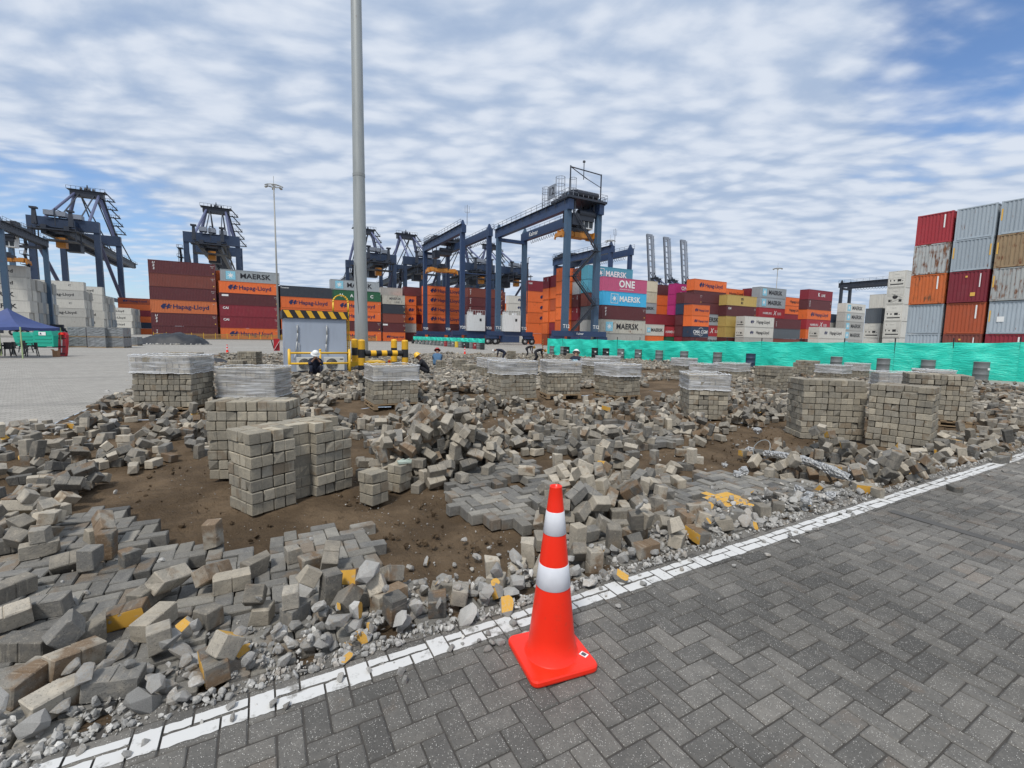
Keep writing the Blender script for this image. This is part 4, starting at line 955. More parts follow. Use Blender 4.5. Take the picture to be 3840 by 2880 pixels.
    if stairs:
        zs = [2.95, 7.6, 12.2, 16.8]; st = MB(); hr = MB(); y = -.75
        for k in range(3):
            x0, x1 = (1.0, wb - .8) if k % 2 == 0 else (wb - .8, 1.0)
            for off in (-.3, .3): st.beam((x0, y + off, zs[k]), (x1, y + off, zs[k + 1]), .06, .26, up=(0, 0, 1))
            n = 15
            for i in range(1, n): f = i / n; st.box(x0 + (x1 - x0) * f - .12, x0 + (x1 - x0) * f + .12, y - .3, y + .3, zs[k] + (zs[k + 1] - zs[k]) * f - .02, zs[k] + (zs[k + 1] - zs[k]) * f + .02)
            for dzz in (.55, 1.0): hr.cyl((x0, y - .32, zs[k] + dzz), (x1, y - .32, zs[k + 1] + dzz), .03, n=5)
            for i in range(0, 6): f = i / 5; xx, zz = x0 + (x1 - x0) * f, zs[k] + (zs[k + 1] - zs[k]) * f; hr.cyl((xx, y - .32, zz), (xx, y - .32, zz + 1.0), .03, n=5)
            st.box(x1 - .7, x1 + .7, y - .45, y + .45, zs[k + 1] - .05, zs[k + 1] + .03)
            for xx in (x1 - .7, x1 + .7): hr.cyl((xx, y - .45, zs[k + 1]), (xx, y - .45, zs[k + 1] + 1.1), .03, n=5)
            for dzz in (.55, 1.1): hr.cyl((x1 - .7, y - .45, zs[k + 1] + dzz), (x1 + .7, y - .45, zs[k + 1] + dzz), .03, n=5)
        for off in (-.25, .25): st.beam((wb - .6 if True else 0, y + off, 16.8), (.9, y + off, H - 2.2), .06, .26)
        st.build('staircase', M['steeldark'], t); hr.build('handrail', M['steeldark'], t)
    for x, y, sx, sy, z0, z1, on in ((1.0, span, 4.4, 1.6, 3.0, 6.6, power in ('far', 'both')), (1.0, 0, 4.4, 1.5, 3.0, 6.6, power in ('near', 'both'))):
        if on:
            ph = MB(); ph.box(x, x + sx, y - sy / 2, y + sy / 2, z0, z1); po = ph.build('power_house', M['housewhite'], t)
            ex = MB(); ex.box(x + .4, x + 1.4, y - .5, y + .5, z1, z1 + .7); ex.box(x + 2.8, x + 3.6, y - .4, y + .4, z1, z1 + .5); [ex.cyl((x + .2 + k * .6, y - .7, z1), (x + .2 + k * .6, y - .7, z1 + 1.0), .03, n=5) for k in range(8)]; ex.cyl((x + .2, y - .7, z1 + 1), (x + 4.4, y - .7, z1 + 1), .03, n=5); ex.build('vent', M['housewhite'], po)
            vn = MB(); vn.box(x + 3.0, x + 3.5, y - sy / 2 - .02, y - sy / 2 - .005, z0 + 2.2, z0 + 2.8); vn.build('vent_opening', M['dark'], po)
    if antenna:
        an = MB(); an.cyl((wb * .15, -.2, H), (wb * .15, -.2, H + 4.2), .07, n=6)
        for x in (-.5, .5): an.cyl((wb * .15 + x, -.2, H + 2.6), (wb * .15 + x, -.2, H + 4.0), .04, n=5)
        an.cyl((wb * .15 - .5, -.2, H + 2.6), (wb * .15 + .5, -.2, H + 2.6), .04, n=5); an.build('antenna', M['steelpale'], t)
    return t
aT = axp(2116, 64.7)
T12 = rtg('nearest big blue yard gantry crane, marked T12, with zigzag stairs', aT, 64.7, 90.2, 25.0, 'T12', trolley=.055, power='far', antenna=False)
# T12 top frame, ladder cages, number board
mb = MB(); wb = 6.5; Hh = 25.0
mb.beam((0, -.4, Hh), (0, -.4, Hh + 5.2), .16); mb.beam((wb, -.4, Hh), (wb, -.4, Hh + 4.9), .16); mb.beam((0, -.4, Hh + 5.0), (wb, -.4, Hh + 4.8), .14); mb.beam((0, -.4, Hh + 5.0), (wb * .55, -.4, Hh + 3.6), .10); mb.beam((wb * .45, -.4, Hh + 3.8), (wb, -.4, Hh + 2.7), .08); mb.cyl((wb * .42, -.4, Hh + 3.4), (wb * .42, -.4, Hh + 6.2), .07, n=6)
mb.lathe([(0, .3), (.2, .25), (.25, 0), (0, -.1)], 10, c=(wb * .42, -.4, Hh + 6.2)); mb.build('signal_frame', M['steeldark'], T12)
mb = MB()
for (x, y, r_, z0, z1) in ((-.2, 2.2, .8, Hh - .2, Hh + 4.0), (1.2, .5, .6, Hh - 2, Hh + 3.6), (-.6, 6.0, .7, Hh - .2, Hh + 3.2)):
    for k in range(10): th = 2 * math.pi * k / 10; mb.cyl((x + r_ * math.cos(th), y + r_ * math.sin(th), z0), (x + r_ * math.cos(th), y + r_ * math.sin(th), z1), .035, n=4)
    for zz in np.linspace(z0 + .5, z1, 4):
        P = [Vector((x + r_ * math.cos(2 * math.pi * k / 10), y + r_ * math.sin(2 * math.pi * k / 10), zz)) for k in range(11)]; mb.tube(P, .035, 4)
mb.build('ladder_cage', M['steelpale'], T12)
nb = MB(); nb.box(-.6, -.5, 3.2, 5.4, Hh + 1.0, Hh + 3.2); nbo = nb.build('number_board', M['steelpale'], T12); put('lettering', text_mesh('12', 1.3, .05), nbo, (-.62, 4.3, Hh + 2.1), rot=FACE['left'], mat=M['inkblack'])
put('lettering', text_mesh('Kalmar', .9, .03), T12, (wb - .52, 21.0, Hh - 1.05), rot=FACE['left'], mat=M['inkwhite'])
put('lettering', text_mesh('Kalmar', .38, .04), T12, (3.0, -.46, 2.5), rot=FACE['front'], mat=M['inkwhite'])
lp_ = MB(); lp_.cyl((wb + .8, 25.2, 7), (wb + .8, 25.2, 19.5), .10, n=6); lp_.cyl((wb + .8, 25.2, 19.5), (wb + 1.3, 25.2, 19.7), .07, n=6); lp_.build('flood_lamp_pole', M['steeldark'], T12)
rtg('blue yard gantry crane, marked Y20, left of the nearest one', axp(1732, 95.4), 95.4, 121.6, 26.2, 'Y20', mats=('steelblue', 'steelblue'), trolley=.84, stairs=False, power='near', loadz=18.5, detail=False)
rtg('dark blue gantry crane rising behind the teal-blue container', axp(2278, 92), 92, 117, 25.5, None, mats=('steelblue', 'steelblue'), trolley=.9, stairs=False, spreader=False, power=None, detail=False)
rtg('dark gantry crane far right, its beam ending at the white column', axp(3137, 95), 68, 95, 25.0, None, mats=('steeldark', 'steeldark'), trolley=.1, stairs=False, spreader=False, power=None, detail=False)
rtg('gantry crane at the left edge with an orange spreader over white boxes', axp(36, 146) - 6.5, 146, 170, 25.5, None, mats=('steelslate', 'steeldark'), trolley=.45, stairs=False, power=None, loadz=17.6, antenna=False)
# ------------------------------------------------------------------ quay cranes
def sts(label, a, b, raised=False, s=1.0, detail=True, back=11.0):
    t = thing('quay_crane', label, 'quay crane', S(a, b), TH, 'ship-to-shore quay cranes')
    w, gz, ga, ap, out = 20.5 * s, 42.0 * s, 34.0 * s, 66.0 * s, 62.0 * s
    B_, L_, D_, P_ = M['stsblue'], M['stslav'], M['steeldark'], M['steelpale']
    for y in (0, ga):
        for x in (0, w):
            MB().beam((x, y, 2), (x, y, gz + 1), 2.3 * s, 1.9 * s, up=(0, 1, 0), w1=2.0 * s, h1=1.7 * s).build('leg', B_, t)
        MB().beam((-1.5, y, 3.0), (w + 1.5, y, 3.0), 1.6 * s, 2.2 * s).build('sill_beam', B_, t)
        MB().box(-1.0, w + 1.0, y - 1.2 * s, y + 1.2 * s, gz + 1.0, gz + 5.6 * s).build('portal_beam', B_, t)
        mb = MB()
        for k in range(10): mb.cyl((-1.5 + k * (w + 3) / 9, y - .5, .7), (-1.5 + k * (w + 3) / 9, y + .5, .7), .7, n=10)
        mb.build('bogie', D_, t)
    for x in (0, w):
        MB().beam((x, 0, 16 * s), (x, ga, 16 * s), 1.3 * s, 1.6 * s).build('portal_tie', B_, t)
        MB().cyl((x, 1.5, gz - 2), (x, ga - 1, 17 * s), .75 * s, n=10).build('diagonal_brace', L_, t)
        MB().cyl((x * .9 + w * .05, ga, gz + 4), (w / 2 + (x - w / 2) * .42, ga - 1, ap), .75 * s, n=10).build('apex_strut', L_, t)
        MB().cyl((x * .7 + w * .15, 2, gz + 5), (w / 2 + (x - w / 2) * .42, ga - 1, ap), .55 * s, n=10).build('back_stay', L_, t)
    MB().box(w / 2 - 6.0 * s, w / 2 + 6.0 * s, ga - 2, ga + 1.5, ap - 1.5, ap + 1.3).build('apex_beam', D_, t)
    mb = MB(); mb.box(w / 2 - 7 * s, w / 2 + 7 * s, ga - 2.6, ga + 2.2, ap + 1.3, ap + 1.5)
    for k in range(9): mb.cyl((w / 2 - 7 * s + k * 14 * s / 8, ga - 2.6, ap + 1.5), (w / 2 - 7 * s + k * 14 * s / 8, ga - 2.6, ap + 2.8), .07, n=4)
    mb.cyl((w / 2 - 7 * s, ga - 2.6, ap + 2.8), (w / 2 + 7 * s, ga - 2.6, ap + 2.8), .07, n=4)
    for k in (-2.5, -1, .5, 2): mb.cyl((w / 2 + k * s, ga - .5, ap + 2.1), (w / 2 + (k + .7) * s, ga - .5, ap + 2.1), .9, n=10)
    mb.beam((w / 2, ga, ap + 1.5), (w / 2, ga, ap + 4.5), 1.0, 1.0, w1=.3, h1=.3); mb.build('apex_platform', D_, t)
    # the long ladder with landings down the apex
    mb = MB(); n = 5; xa, xb = w / 2 + 5.2 * s, w / 2 + 9.5 * s
    mb.beam((xa, ga, ap), (xb, ga, gz + 5), 1.1, 1.1)
    for k in range(n):
        f = (k + .5) / n; x, z = xa + (xb - xa) * f, ap + (gz + 5 - ap) * f
        mb.box(x, x + 4.4, ga - .8, ga + .8, z - .12, z + .1); mb.beam((x + 4.2, ga, z), (x + .6, ga, z + (ap - gz) / n * .9), .35, .5)
        for xx in (x + 1, x + 2.6, x + 4.2): mb.cyl((xx, ga - .8, z), (xx, ga - .8, z + 1.2), .07, n=4)
        mb.cyl((x + .4, ga - .8, z + 1.2), (x + 4.3, ga - .8, z + 1.2), .07, n=4)
    mb.build('apex_ladder', D_, t)
    # landside girder, machinery house, boom
    gx = (w / 2 - 3.4 * s, w / 2 + 3.4 * s) if not raised else (w / 2 - 3.0 * s, w / 2 + 3.0 * s)
    if raised: out = 74.0 * s
    for x in gx: MB().box(x - .8 * s, x + .8 * s, -back, ga + 3, gz - 2.6, gz + .9).build('girder', D_, t)
    mb = MB(); mb.box(gx[0] - 2.6, gx[0] - .8, -back, ga + 2, gz - .1, gz + .1); mb.box(gx[1] + .8, gx[1] + 2.6, -back, ga + 2, gz - .1, gz + .1)
    for x in (gx[0] - 2.6, gx[1] + 2.6):
        for k in range(18): mb.cyl((x, -back + k * (ga + back) / 17, gz), (x, -back + k * (ga + back) / 17, gz + 1.3), .07, n=4)
        for zz in (.7, 1.3): mb.cyl((x, -back, gz + zz), (x, ga, gz + zz), .07, n=4)
    mb.box(gx[0] - 4, gx[1] + 4, -back - 2, -back + 3, gz - 1.2, gz - .9); mb.box(gx[0] - 3, gx[1] + 3, -back - 1, -back + 5, gz - 5.0, gz - 4.7)
    for x in (gx[0] - 3, gx[1] + 3):
        for y in (-back - 1, -back + 5): mb.beam((x, y, gz - 5), (x, y, gz), .35)
    for k in range(8): mb.beam((gx[0], -back + k * (ga + back) / 7, gz - 1), (gx[1], -back + k * (ga + back) / 7, gz - 1), .6, 1.0)
    mb.build('walkway', D_, t)
    mb = MB(); mb.box(w / 2 - 4.6 * s, w / 2 + 4.6 * s, -back + 6, -back + 16, gz + .95, gz + 4.2); mb.build('machinery_house', M['stsblue'], t)
    mb = MB()
    for x, y in ((-4.6, 5), (-1.2, 6), (3.0, 9)): mb.box(w / 2 + x * s, w / 2 + (x + 3.0) * s, -back + y, -back + y + 4, gz + 5.7, gz + 7.6)
    mb.build('roof_unit', P_, t)
    mb = MB()
    for x in (w / 2 - 6.2 * s, w / 2 + 4.6 * s): mb.beam((x, -back + 1.5, gz + .9), (x, -back + 1.5, gz + 6.8), 1.6, 1.6, w1=1.0, h1=1.0); mb.box(x - 1.1, x + 1.1, -back + .6, -back + 2.4, gz + 6.8, gz + 7.5)
    mb.beam((w / 2, -back + 1, gz + .9), (w / 2, -back + 1, gz + 7.5), .3); mb.beam((w / 2, -back + 1, gz + 7.5), (w / 2 + 2, -back + 1, gz + 6.5), .3); mb.build('service_hoist', D_, t)
    if detail:
        mb = MB(); mb.box(w / 2 - 2.5, w / 2 + 2.5, 8, 13, gz - 6.5, gz - 3.0); mb.build('trolley_cab', D_, t)
        mb = MB(); mb.box(w / 2 - 1.5, w / 2 + 1.5, -6, -3, gz - 7.0, gz - 3.0); mb.build('hook_block', M['spreader'], t)
    y0 = ga + 3
    def bp(d, x, h=0.0):
        if raised: an = R(83); return Vector((x, y0 + d * math.cos(an) - h * math.sin(an), gz - .8 + d * math.sin(an) + h * math.cos(an)))
        return Vector((x, y0 + d, gz - .8 + h))
    for x in gx: MB().beam(bp(0, x), bp(out, x), (1.35 if raised else 1.5) * s, (2.4 if raised else 3.2) * s, up=(1, 0, 0) if raised else (0, 0, 1), mi=0).build('boom', P_ if raised else D_, t)
    mb = MB()
    for k in range(12): mb.beam(bp(out * (k + .5) / 12, gx[0]), bp(out * (k + .5) / 12, gx[1]), .7, 1.0)
    mb.beam(bp(out, gx[0] - 1), bp(out, gx[1] + 1), 1.6, 2.6); mb.build('boom_cross_tie', P_ if raised else D_, t)
    mb = MB()
    for x in gx:
        xo = x + (-1.8 if x == gx[0] else 1.8)
        for k in range(16): mb.cyl(bp(out * k / 15, xo, .8), bp(out * k / 15, xo, 2.0), .07, n=4)
        mb.cyl(bp(0, xo, 2.0), bp(out, xo, 2.0), .07, n=4); mb.beam(bp(0, xo, .8), bp(out, xo, .8), .9, .12)
    mb.build('boom_walkway', D_, t)
    for x in gx:
        xt = w / 2 + (x - w / 2) * .8
        if raised: MB().beam((xt, ga, ap), bp(out * .45, x, 1.5), .5).build('forestay', D_, t)
        else:
            MB().beam((xt, ga, ap), bp(out * .52, x, 1.2), .45).build('forestay', D_, t); MB().beam((xt, ga, ap), bp(out * .96, x, 1.2), .45).build('forestay', D_, t)
        MB().beam((xt, ga - 1, ap), (x, -back + 8, gz + .9), .4).build('tie_back', D_, t)
    # stair tower on the landside leg
    mb = MB(); xs = -2.4
    for k in range(9):
        z0 = 3 + k * (gz - 5) / 9; z1 = 3 + (k + 1) * (gz - 5) / 9; y_a, y_b = (-.8, 2.2) if k % 2 else (2.2, -.8)
        mb.beam((xs, y_a, z0), (xs, y_b, z1), .9, .25); mb.box(xs - 1.1, xs + 1.1, -1.8, 3.2, z1 - .1, z1 + .05)
        for x in (xs - 1.1, xs + 1.1): mb.cyl((x, -1.8, z1), (x, -1.8, z1 + 1.2), .07, n=4)
        mb.cyl((xs - 1.1, -1.8, z1 + 1.2), (xs + 1.1, -1.8, z1 + 1.2), .07, n=4)
    for x in (xs - 1.1, xs + 1.1): mb.cyl((x, 3.2, 2), (x, 3.2, gz), .12, n=4)
    mb.build('stair_tower', D_, t)
    return t
BQ = 262.0
def sts_at(label, u, b=BQ, s=1.0, **k):
    return sts(label, axp(u, b), b, s=s, **k)
sts_at('left quay crane with its long boom slanting down to the right', 150, s=1.0)
sts_at('quay crane seen end-on above the leftmost maroon stack', 716, s=1.0)
sts_at('quay crane half hidden behind the lamp post', 1345, s=.98)
sts_at('quay crane just right of the lamp post', 1520, s=.98)
sts_at('quay crane seen behind the Y20 gantry crane', 1735, s=.98)
sts_at('rightmost lowered quay crane, seen through the nearest gantry crane', 1868, s=.98)
for i, (u, lb) in enumerate(((2515, 'left of three quay cranes with raised booms'), (2580, 'middle of three quay cranes with raised booms'), (2645, 'right of three quay cranes with raised booms'))):
    sts(lb, axp(u, 300), 300, raised=True, s=.92, detail=False)
# ------------------------------------------------------------------ lamp post and light masts
pb = S(*AB(1357, 1374))
t = thing('lamp_post', 'tall galvanised lamp post behind the striped bollards', 'lamp post', (pb.x, pb.y, 0))
k = proj(pb)[2] / FPX
mb = MB(); n = 16; prof = [(24 * k, 0)] + [(24 * k + (16.5 * k - 24 * k) * i / 10, 22.0 * i / 10) for i in range(1, 11)]
mb.lathe(prof, n); mb.build('pole', M['galv'], t, smooth=True)
mb = MB(); mb.lathe([(16.6 * k * 1.30, 9.4), (16.6 * k * 1.30, 9.55)], n); mb.build('joint_ring', M['galv'], t)
pts = [Vector((-.16 + .03 * i, -24 * k * (1 - .02 * i) - .01, 5.2 - i * .5)) for i in range(9)]; mb = MB(); mb.tube(pts, .012, 5); mb.build('cable', M['dark'], t)
mb = MB(); mb.box(-.9, 1.0, -.9, .9, 0, .3); mb.build('plinth', M['railyellow'], t, (0, 0, 0), TH)
def mast(label, u, vtop, d, heads=6, hh=1.0):
    p = at_depth(u, 1268, d); p.z = 0; top = EYE + 0
    lo, hi = 5, 60
    for _ in range(40):
        mid = (lo + hi) / 2
        if proj((p.x, p.y, mid))[1] > vtop: lo = mid
        else: hi = mid
    H = lo; t = thing('light_mast', label, 'light mast', (p.x, p.y, 0), 0, 'high light masts')
    MB().cyl((0, 0, 0), (0, 0, H - .5), .22, .11, 10).build('pole', M['lamp'], t, smooth=True)
    mb = MB(); mb.lathe([(1.15, H - .75), (1.2, H - .65), (1.15, H - .55)], 16); mb.cyl((-1.15, 0, H - .65), (1.15, 0, H - .65), .06, n=5); mb.cyl((0, -1.15, H - .65), (0, 1.15, H - .65), .06, n=5); mb.cyl((0, 0, H - .5), (0, 0, H + 1.2), .04, n=5); mb.build('lamp_ring', M['lamp'], t)
    for i in range(heads):
        a = 2 * math.pi * i / heads; Mx = Matrix.Translation((1.45 * math.cos(a), 1.45 * math.sin(a), H - .75)) @ Matrix.Rotation(a, 4, 'Z') @ Matrix.Rotation(R(25), 4, 'Y')
        MB().box(-.2, .3, -.24, .24, -.12, .08, M=Mx).build('flood_lamp', M['lamp'], t)
mast('tall light mast rising behind the grey hut', 1046, 684, 92); mast('light mast far right behind the container stacks', 2897, 1000, 168); mast('light mast behind the nearest gantry crane', 2274, 895, 150)
# ------------------------------------------------------------------ grey hut with air conditioners
hp = G(1072, 1399); W_, D_, H_ = 2.40, 2.1, 2.26
hut = thing('equipment_hut', 'small grey hut with a black and yellow striped roof edge', 'hut', (hp.x, hp.y, 0), TH)
MB().box(0, W_, 0, D_, 0, H_).build('wall', M['hutgrey'], hut)
MB().box(-.07, W_ + .07, -.07, D_ + .07, H_ + .002, H_ + .33).build('roof_edge', M['hzblack'], hut)
for i in range(6):
    x = -.03 + i * .42; mb = MB(); y = -.074
    mb.add([(x + .0, y, H_ + .31), (x + .20, y, H_ + .31), (x + .36, y, H_ + .02), (x + .16, y, H_ + .02)], [(3, 2, 1, 0)]); mb.add([(x + .0, y - .002, H_ + .31), (x + .20, y - .002, H_ + .31), (x + .36, y - .002, H_ + .02), (x + .16, y - .002, H_ + .02)], [(0, 3, 2, 1)]) if False else None
    mb.build('yellow_stripe', M['hzyellow'], hut)
def conduit(pts, r_=.025): MB().tube([Vector(p) for p in pts], r_, 8).build('conduit', M['tubegrey'], hut, smooth=True)
conduit([(.50, -.03, 1.98), (.47, -.06, 1.95), (.48, -.05, 1.65), (.45, -.05, 1.3), (.38, -.06, .8), (.32, -.10, .55)]); conduit([(1.62, -.03, 1.98), (1.60, -.06, 1.95), (1.61, -.05, 1.6), (1.57, -.05, 1.2), (1.55, -.06, .9)], .03); conduit([(.52, -.04, 1.25), (.52, -.04, .6)], .015)
for x in (.40, 1.45):
    ac = MB(); ac.box(x, x + .78, -.42, -.08, .12, .66); ao = ac.build('air_conditioner', M['acwhite'], hut)
    g_ = MB(); g_.cyl((x + .28, -.425, .39), (x + .28, -.44, .39), .22, n=20); g_.build('fan_grille', M['dark'], ao)
    g_ = MB()
    for q_ in range(5): g_.lathe([(.045 * (q_ + 1) - .005, -.004), (.045 * (q_ + 1), 0), (.045 * (q_ + 1) + .005, -.004)], 20)
    me = g_.mesh('grille_ring'); me.transform(Matrix.Translation((x + .28, -.445, .39)) @ Matrix.Rotation(math.pi / 2, 4, 'X')); me.materials.append(M['tubegrey']); put('grille_ring', me, ao)
    g_ = MB(); g_.box(x + .60, x + .74, -.424, -.421, .56, .60); g_.build('badge', M['dark'], ao)
ld = thing('roof_ladder', 'yellow caged ladder standing at the right side of the hut', 'ladder', S(*[k for k in (hp.dot(VA) + W_ + .16, hp.dot(VB) + .35)]), TH)
mb = MB()
for y in (0, .45):
    for x in (0,): mb.cyl((x, y, 0), (x, y, H_ + .35), .028, n=6)
mb.build('rail', M['railyellow'], ld)
for i in range(9): MB().cyl((0, 0, .25 + i * .28), (0, .45, .25 + i * .28), .016, n=6).build('rung', M['railyellow'], ld)
for y in (0, .18):
    P = [Vector((.0 - .31 + .31 * math.cos(th), y, H_ + .75 + .31 * math.sin(th))) for th in [math.pi * i / 10 for i in range(11)]]
    mb = MB(); mb.tube([Vector((0, y, H_ + .30))] + P + [Vector((-.62, y, H_ + .30))], .026, 6); mb.build('hoop', M['railyellow'], ld, smooth=True)
rp = S(hp.dot(VA) - .02, hp.dot(VB) - .95)
rail = thing('guard_rail', 'yellow tube guard rail in front of the air conditioners', 'guard rail', rp, TH)
for x in (.12, 1.25, 2.38): mb = MB(); mb.cyl((x, 0, -.1), (x, 0, .98), .055 if x != 1.25 else .04, n=10); mb.lathe([(.056, .98), (.03, 1.02), (0, 1.03)], 10, c=(x, 0, 0)); mb.build('post', M['railyellow'], rail, smooth=True)
for z in (.44, .86): mb = MB(); mb.cyl((.12, 0, z), (2.38, 0, z), .042, n=10); mb.build('rail', M['railyellow'], rail, smooth=True)
ex = thing('fire_extinguisher_case', 'red and white extinguisher case on the left of the hut', 'extinguisher', S(hp.dot(VA) - .28, hp.dot(VB) + .5, .9), TH)
MB().box(-.12, .1, -.12, .12, .0, .5).build('case', M['plred'], ex); mb = MB(); mb.beam((-.1, -.125, .05), (.1, -.125, .42), .10, .01); mb.build('white_band', M['inkwhite'], ex); mb = MB(); mb.cyl((-.12, -.1, .1), (-.2, -.1, .45), .02, n=6); mb.build('hose', M['dark'], ex)
# ------------------------------------------------------------------ striped bollards round the lamp post
def bollard(mbd, x, y, h, r_=.155, o=0):
    segs = [(0.0, .27), (.27, .60), (.60, .98), (.98, h)]
    for i, (z0, z1) in enumerate(segs): mbd.lathe([(r_, z0), (r_, z1)], 18, mi=(i + 1 + o) % 2, c=(x, y, 0))
    mbd.lathe([(r_, h), (r_ * .8, h + .05), (0, h + .07)], 18, mi=(len(segs) + o) % 2, c=(x, y, 0))
def guard(label, p0, p1, h, bar=True):
    L = (p1 - p0).length; t = thing('bollard_barrier', label, 'barrier', p0, math.atan2((p1 - p0).y, (p1 - p0).x), 'striped bollard barriers')
    for x in (0, L):
        mb = MB(); bollard(mb, x, 0, h); mb.build('post', [M['hzyellow'], M['hzblack']], t, smooth=True)
    if bar:
        mb = MB(); n = 7
        for i in range(n): x0, x1 = .14 + (L - .28) * i / n, .14 + (L - .28) * (i + 1) / n; mb.cyl((x0, 0, .80), (x1, 0, .80), .135, n=14, mi=(i + 1) % 2, cap=False)
        mb.build('crossbar', [M['hzyellow'], M['hzblack']], t, smooth=True)
p0, p1 = G(1357, 1392), G(1519, 1388); guard('front pair of black and yellow bollards joined by a striped crossbar', p0, p1, 1.36)
q0 = p0 + VB * 2.6 + VA * .15; q1 = p1 + VB * 2.6 + VA * .15
guard('rear pair of black and yellow bollards behind the lamp post', q0, q1, 1.36, False)
hy = thing('yellow_hydrant', 'short yellow pipe stub with a red cap between the bollards', 'pipe', G(1462, 1380), 0)
MB().cyl((0, 0, 0), (0, 0, .42), .09, n=10).build('pipe', M['hzyellow'], hy); MB().cyl((0, -.12, .34), (0, .0, .34), .06, n=8).build('cap', M['plred'], hy)
bg_ = MB(); bg_.lathe([(0, 0), (.35, .02), (.38, .15), (.25, .28), (0, .3)], 12); p = G(1400, 1345); tag(bg_.build('black_bag', M['tarp'], None, (p.x, p.y, 0), smooth=True), 'black bag lying behind the striped crossbar', 'bag')
# ------------------------------------------------------------------ drums and green screens
DB = MB(); DB.lathe([(0, .005), (.27, .005), (.285, .02), (.28, .04), (.28, .28), (.292, .295), (.28, .31), (.28, .57), (.292, .585), (.28, .60), (.28, .84), (.29, .86), (.285, .88), (.27, .875), (.265, .86), (0, .86)], 20)
DRUM = DB.mesh('drum_body', True)
def drum(label, p, mk, mark=True, s=1.0, group='drums along the green screen'):
    t = thing('steel_drum', label, 'drum', (p.x, p.y, p.z), random.Random(int(p.x * 31)).uniform(-.2, .2), group)
    put('drum_body', DRUM, t, mat=M[mk], scale=(s, s, s))
    if mark: put('paper_label', MB().box(-.07, .07, -.004, 0, -.05, .05).mesh('paper_label'), t, (.02, -.288 * s, .55 * s), mat=M['inkwhite'])
def screen(label, pts, hs, npan, name='safety_screen', z0=0.0, hem=0.0, seed=1):
    """green sheeting stretched between posts that run through pts"""
    rg = random.Random(seed); t = thing(name, label, 'screen', pts[0], 0); o = Vector(pts[0]); posts = []
    L = [0]
    for a, b in zip(pts[:-1], pts[1:]): L.append(L[-1] + (b - a).length)
    def at(d):
        for i in range(len(pts) - 1):
            if d <= L[i + 1] or i == len(pts) - 2: f = (d - L[i]) / (L[i + 1] - L[i]); return pts[i].lerp(pts[i + 1], f), hs[i] + (hs[i + 1] - hs[i]) * f
    for k in range(npan + 1):
        p, h = at(L[-1] * k / npan); posts.append((p - o, h)); mb = MB(); mb.cyl((p - o) + Vector((0, 0, z0)), (p - o) + Vector((rg.uniform(-.05, .05), 0, h + .22)), .028, n=6); mb.build('post', M['dark'], t)
    for k in range(npan):
        (p, h0), (q, h1) = posts[k], posts[k + 1]; nx, nz = 20, 12; mb = MB(); d = (q - p); nrm = Vector((-d.y, d.x, 0)).normalized(); ph = rg.uniform(0, 9)
        for j in range(nz + 1):
            for i in range(nx + 1):
                f, w = i / nx, j / nz; h = h0 + (h1 - h0) * f - .05 * math.sin(math.pi * f)
                e = math.sin(math.pi * f); off = (-.10 * e * (.4 + .6 * math.sin(math.pi * w)) + .07 * math.sin(6 * f + ph + 3 * w) * e + .10 * noise.noise((f * 3 + w * 2 + ph, w * 6 - f * 2, k)) * e + .06 * noise.noise((f * 9 + w * 7, ph, k)) * e) - .04
                mb.v.append(tuple(p + d * f + nrm * off + Vector((0, 0, hem + (h - hem) * w))))
        for j in range(nz):
            for i in range(nx): a = j * (nx + 1) + i; mb.f.append((a, a + 1, a + nx + 2, a + nx + 1)); mb.m.append(0)
        mb.build('netting_panel', M['net'], t, smooth=True)
    return t
fp = [G(2053, 1330), G(2322, 1347), G(2467, 1356), G(2800, 1374), G(3286, 1403), G(3646, 1421), G(4100, 1448)]
screen('long green plastic screen across the back of the rubble', fp, [1.62, 1.60, 1.60, 1.66, 1.72, 1.80, 1.90], 15, seed=4)
dl = [(2070, 1331, 'drumgrey', 'grey drum at the left end of the long green screen'), (2110, 1334, 'drumgrey', 'grey drum next to the left end of the long screen'), (2120 + 2, 1336, 'drumblack', 'black drum left of the seated worker'), (2227, 1342, 'drumblack', 'black drum behind the seated worker'), (2268, 1345, 'drumblack', 'black drum right of the seated worker'), (2323, 1348, 'drumgrey', 'grey drum right of the black ones'), (2388, 1351, 'drumgrey', 'second grey drum right of the black ones'), (2465, 1356, 'drumgrey', 'third grey drum with streaks of tar'), (2557, 1362, 'drumgrey', 'grey drum above the left wrapped pair'), (2680, 1368, 'drumgrey', 'grey drum above the right wrapped pair'), (2802, 1376, 'navy', 'dark blue drum on the long screen'), (3116, 1394, 'drumgrey', 'grey drum with white splashes'), (3288, 1405, 'drumgrey', 'clean grey drum in front of the white end-on columns'), (3452, 1412, 'drumgrey', 'half hidden grey drum by the wrapped loads at the right'), (3646, 1424, 'drumgrey', 'grey drum nearest to the right picture edge')]
M['navy'] = flat('drum navy', (.03, .05, .09), .5)
for u, v, mk, lb in dl: drum(lb, G(u, v) - VA * .45 * 0 + Vector((0, -.35, 0)), mk, 'black' in lb or 'nearest' in lb)
A0, A1 = G(1550, 1288), G(1818, 1311)
hsx = [1.55, 1.45]; sc = screen('low green sheet hung along the row of drums', [A0, A1], hsx, 16, hem=.72, seed=9)
cols = ['drumblack'] + ['drumgrey'] * 8 + ['drumred', 'drumgrey', 'drumgrey', 'drumyellow', 'drumgrey', 'drumblack', 'drumblack', 'drumgrey', 'drumred', 'drumgrey', 'drumblack']
NTH = ['first', 'second', 'third', 'fourth', 'fifth', 'sixth', 'seventh', 'eighth', 'ninth', 'tenth', 'eleventh', 'twelfth', 'thirteenth', 'fourteenth', 'fifteenth', 'sixteenth', 'seventeenth', 'eighteenth', 'nineteenth', 'last']
u0 = 1552
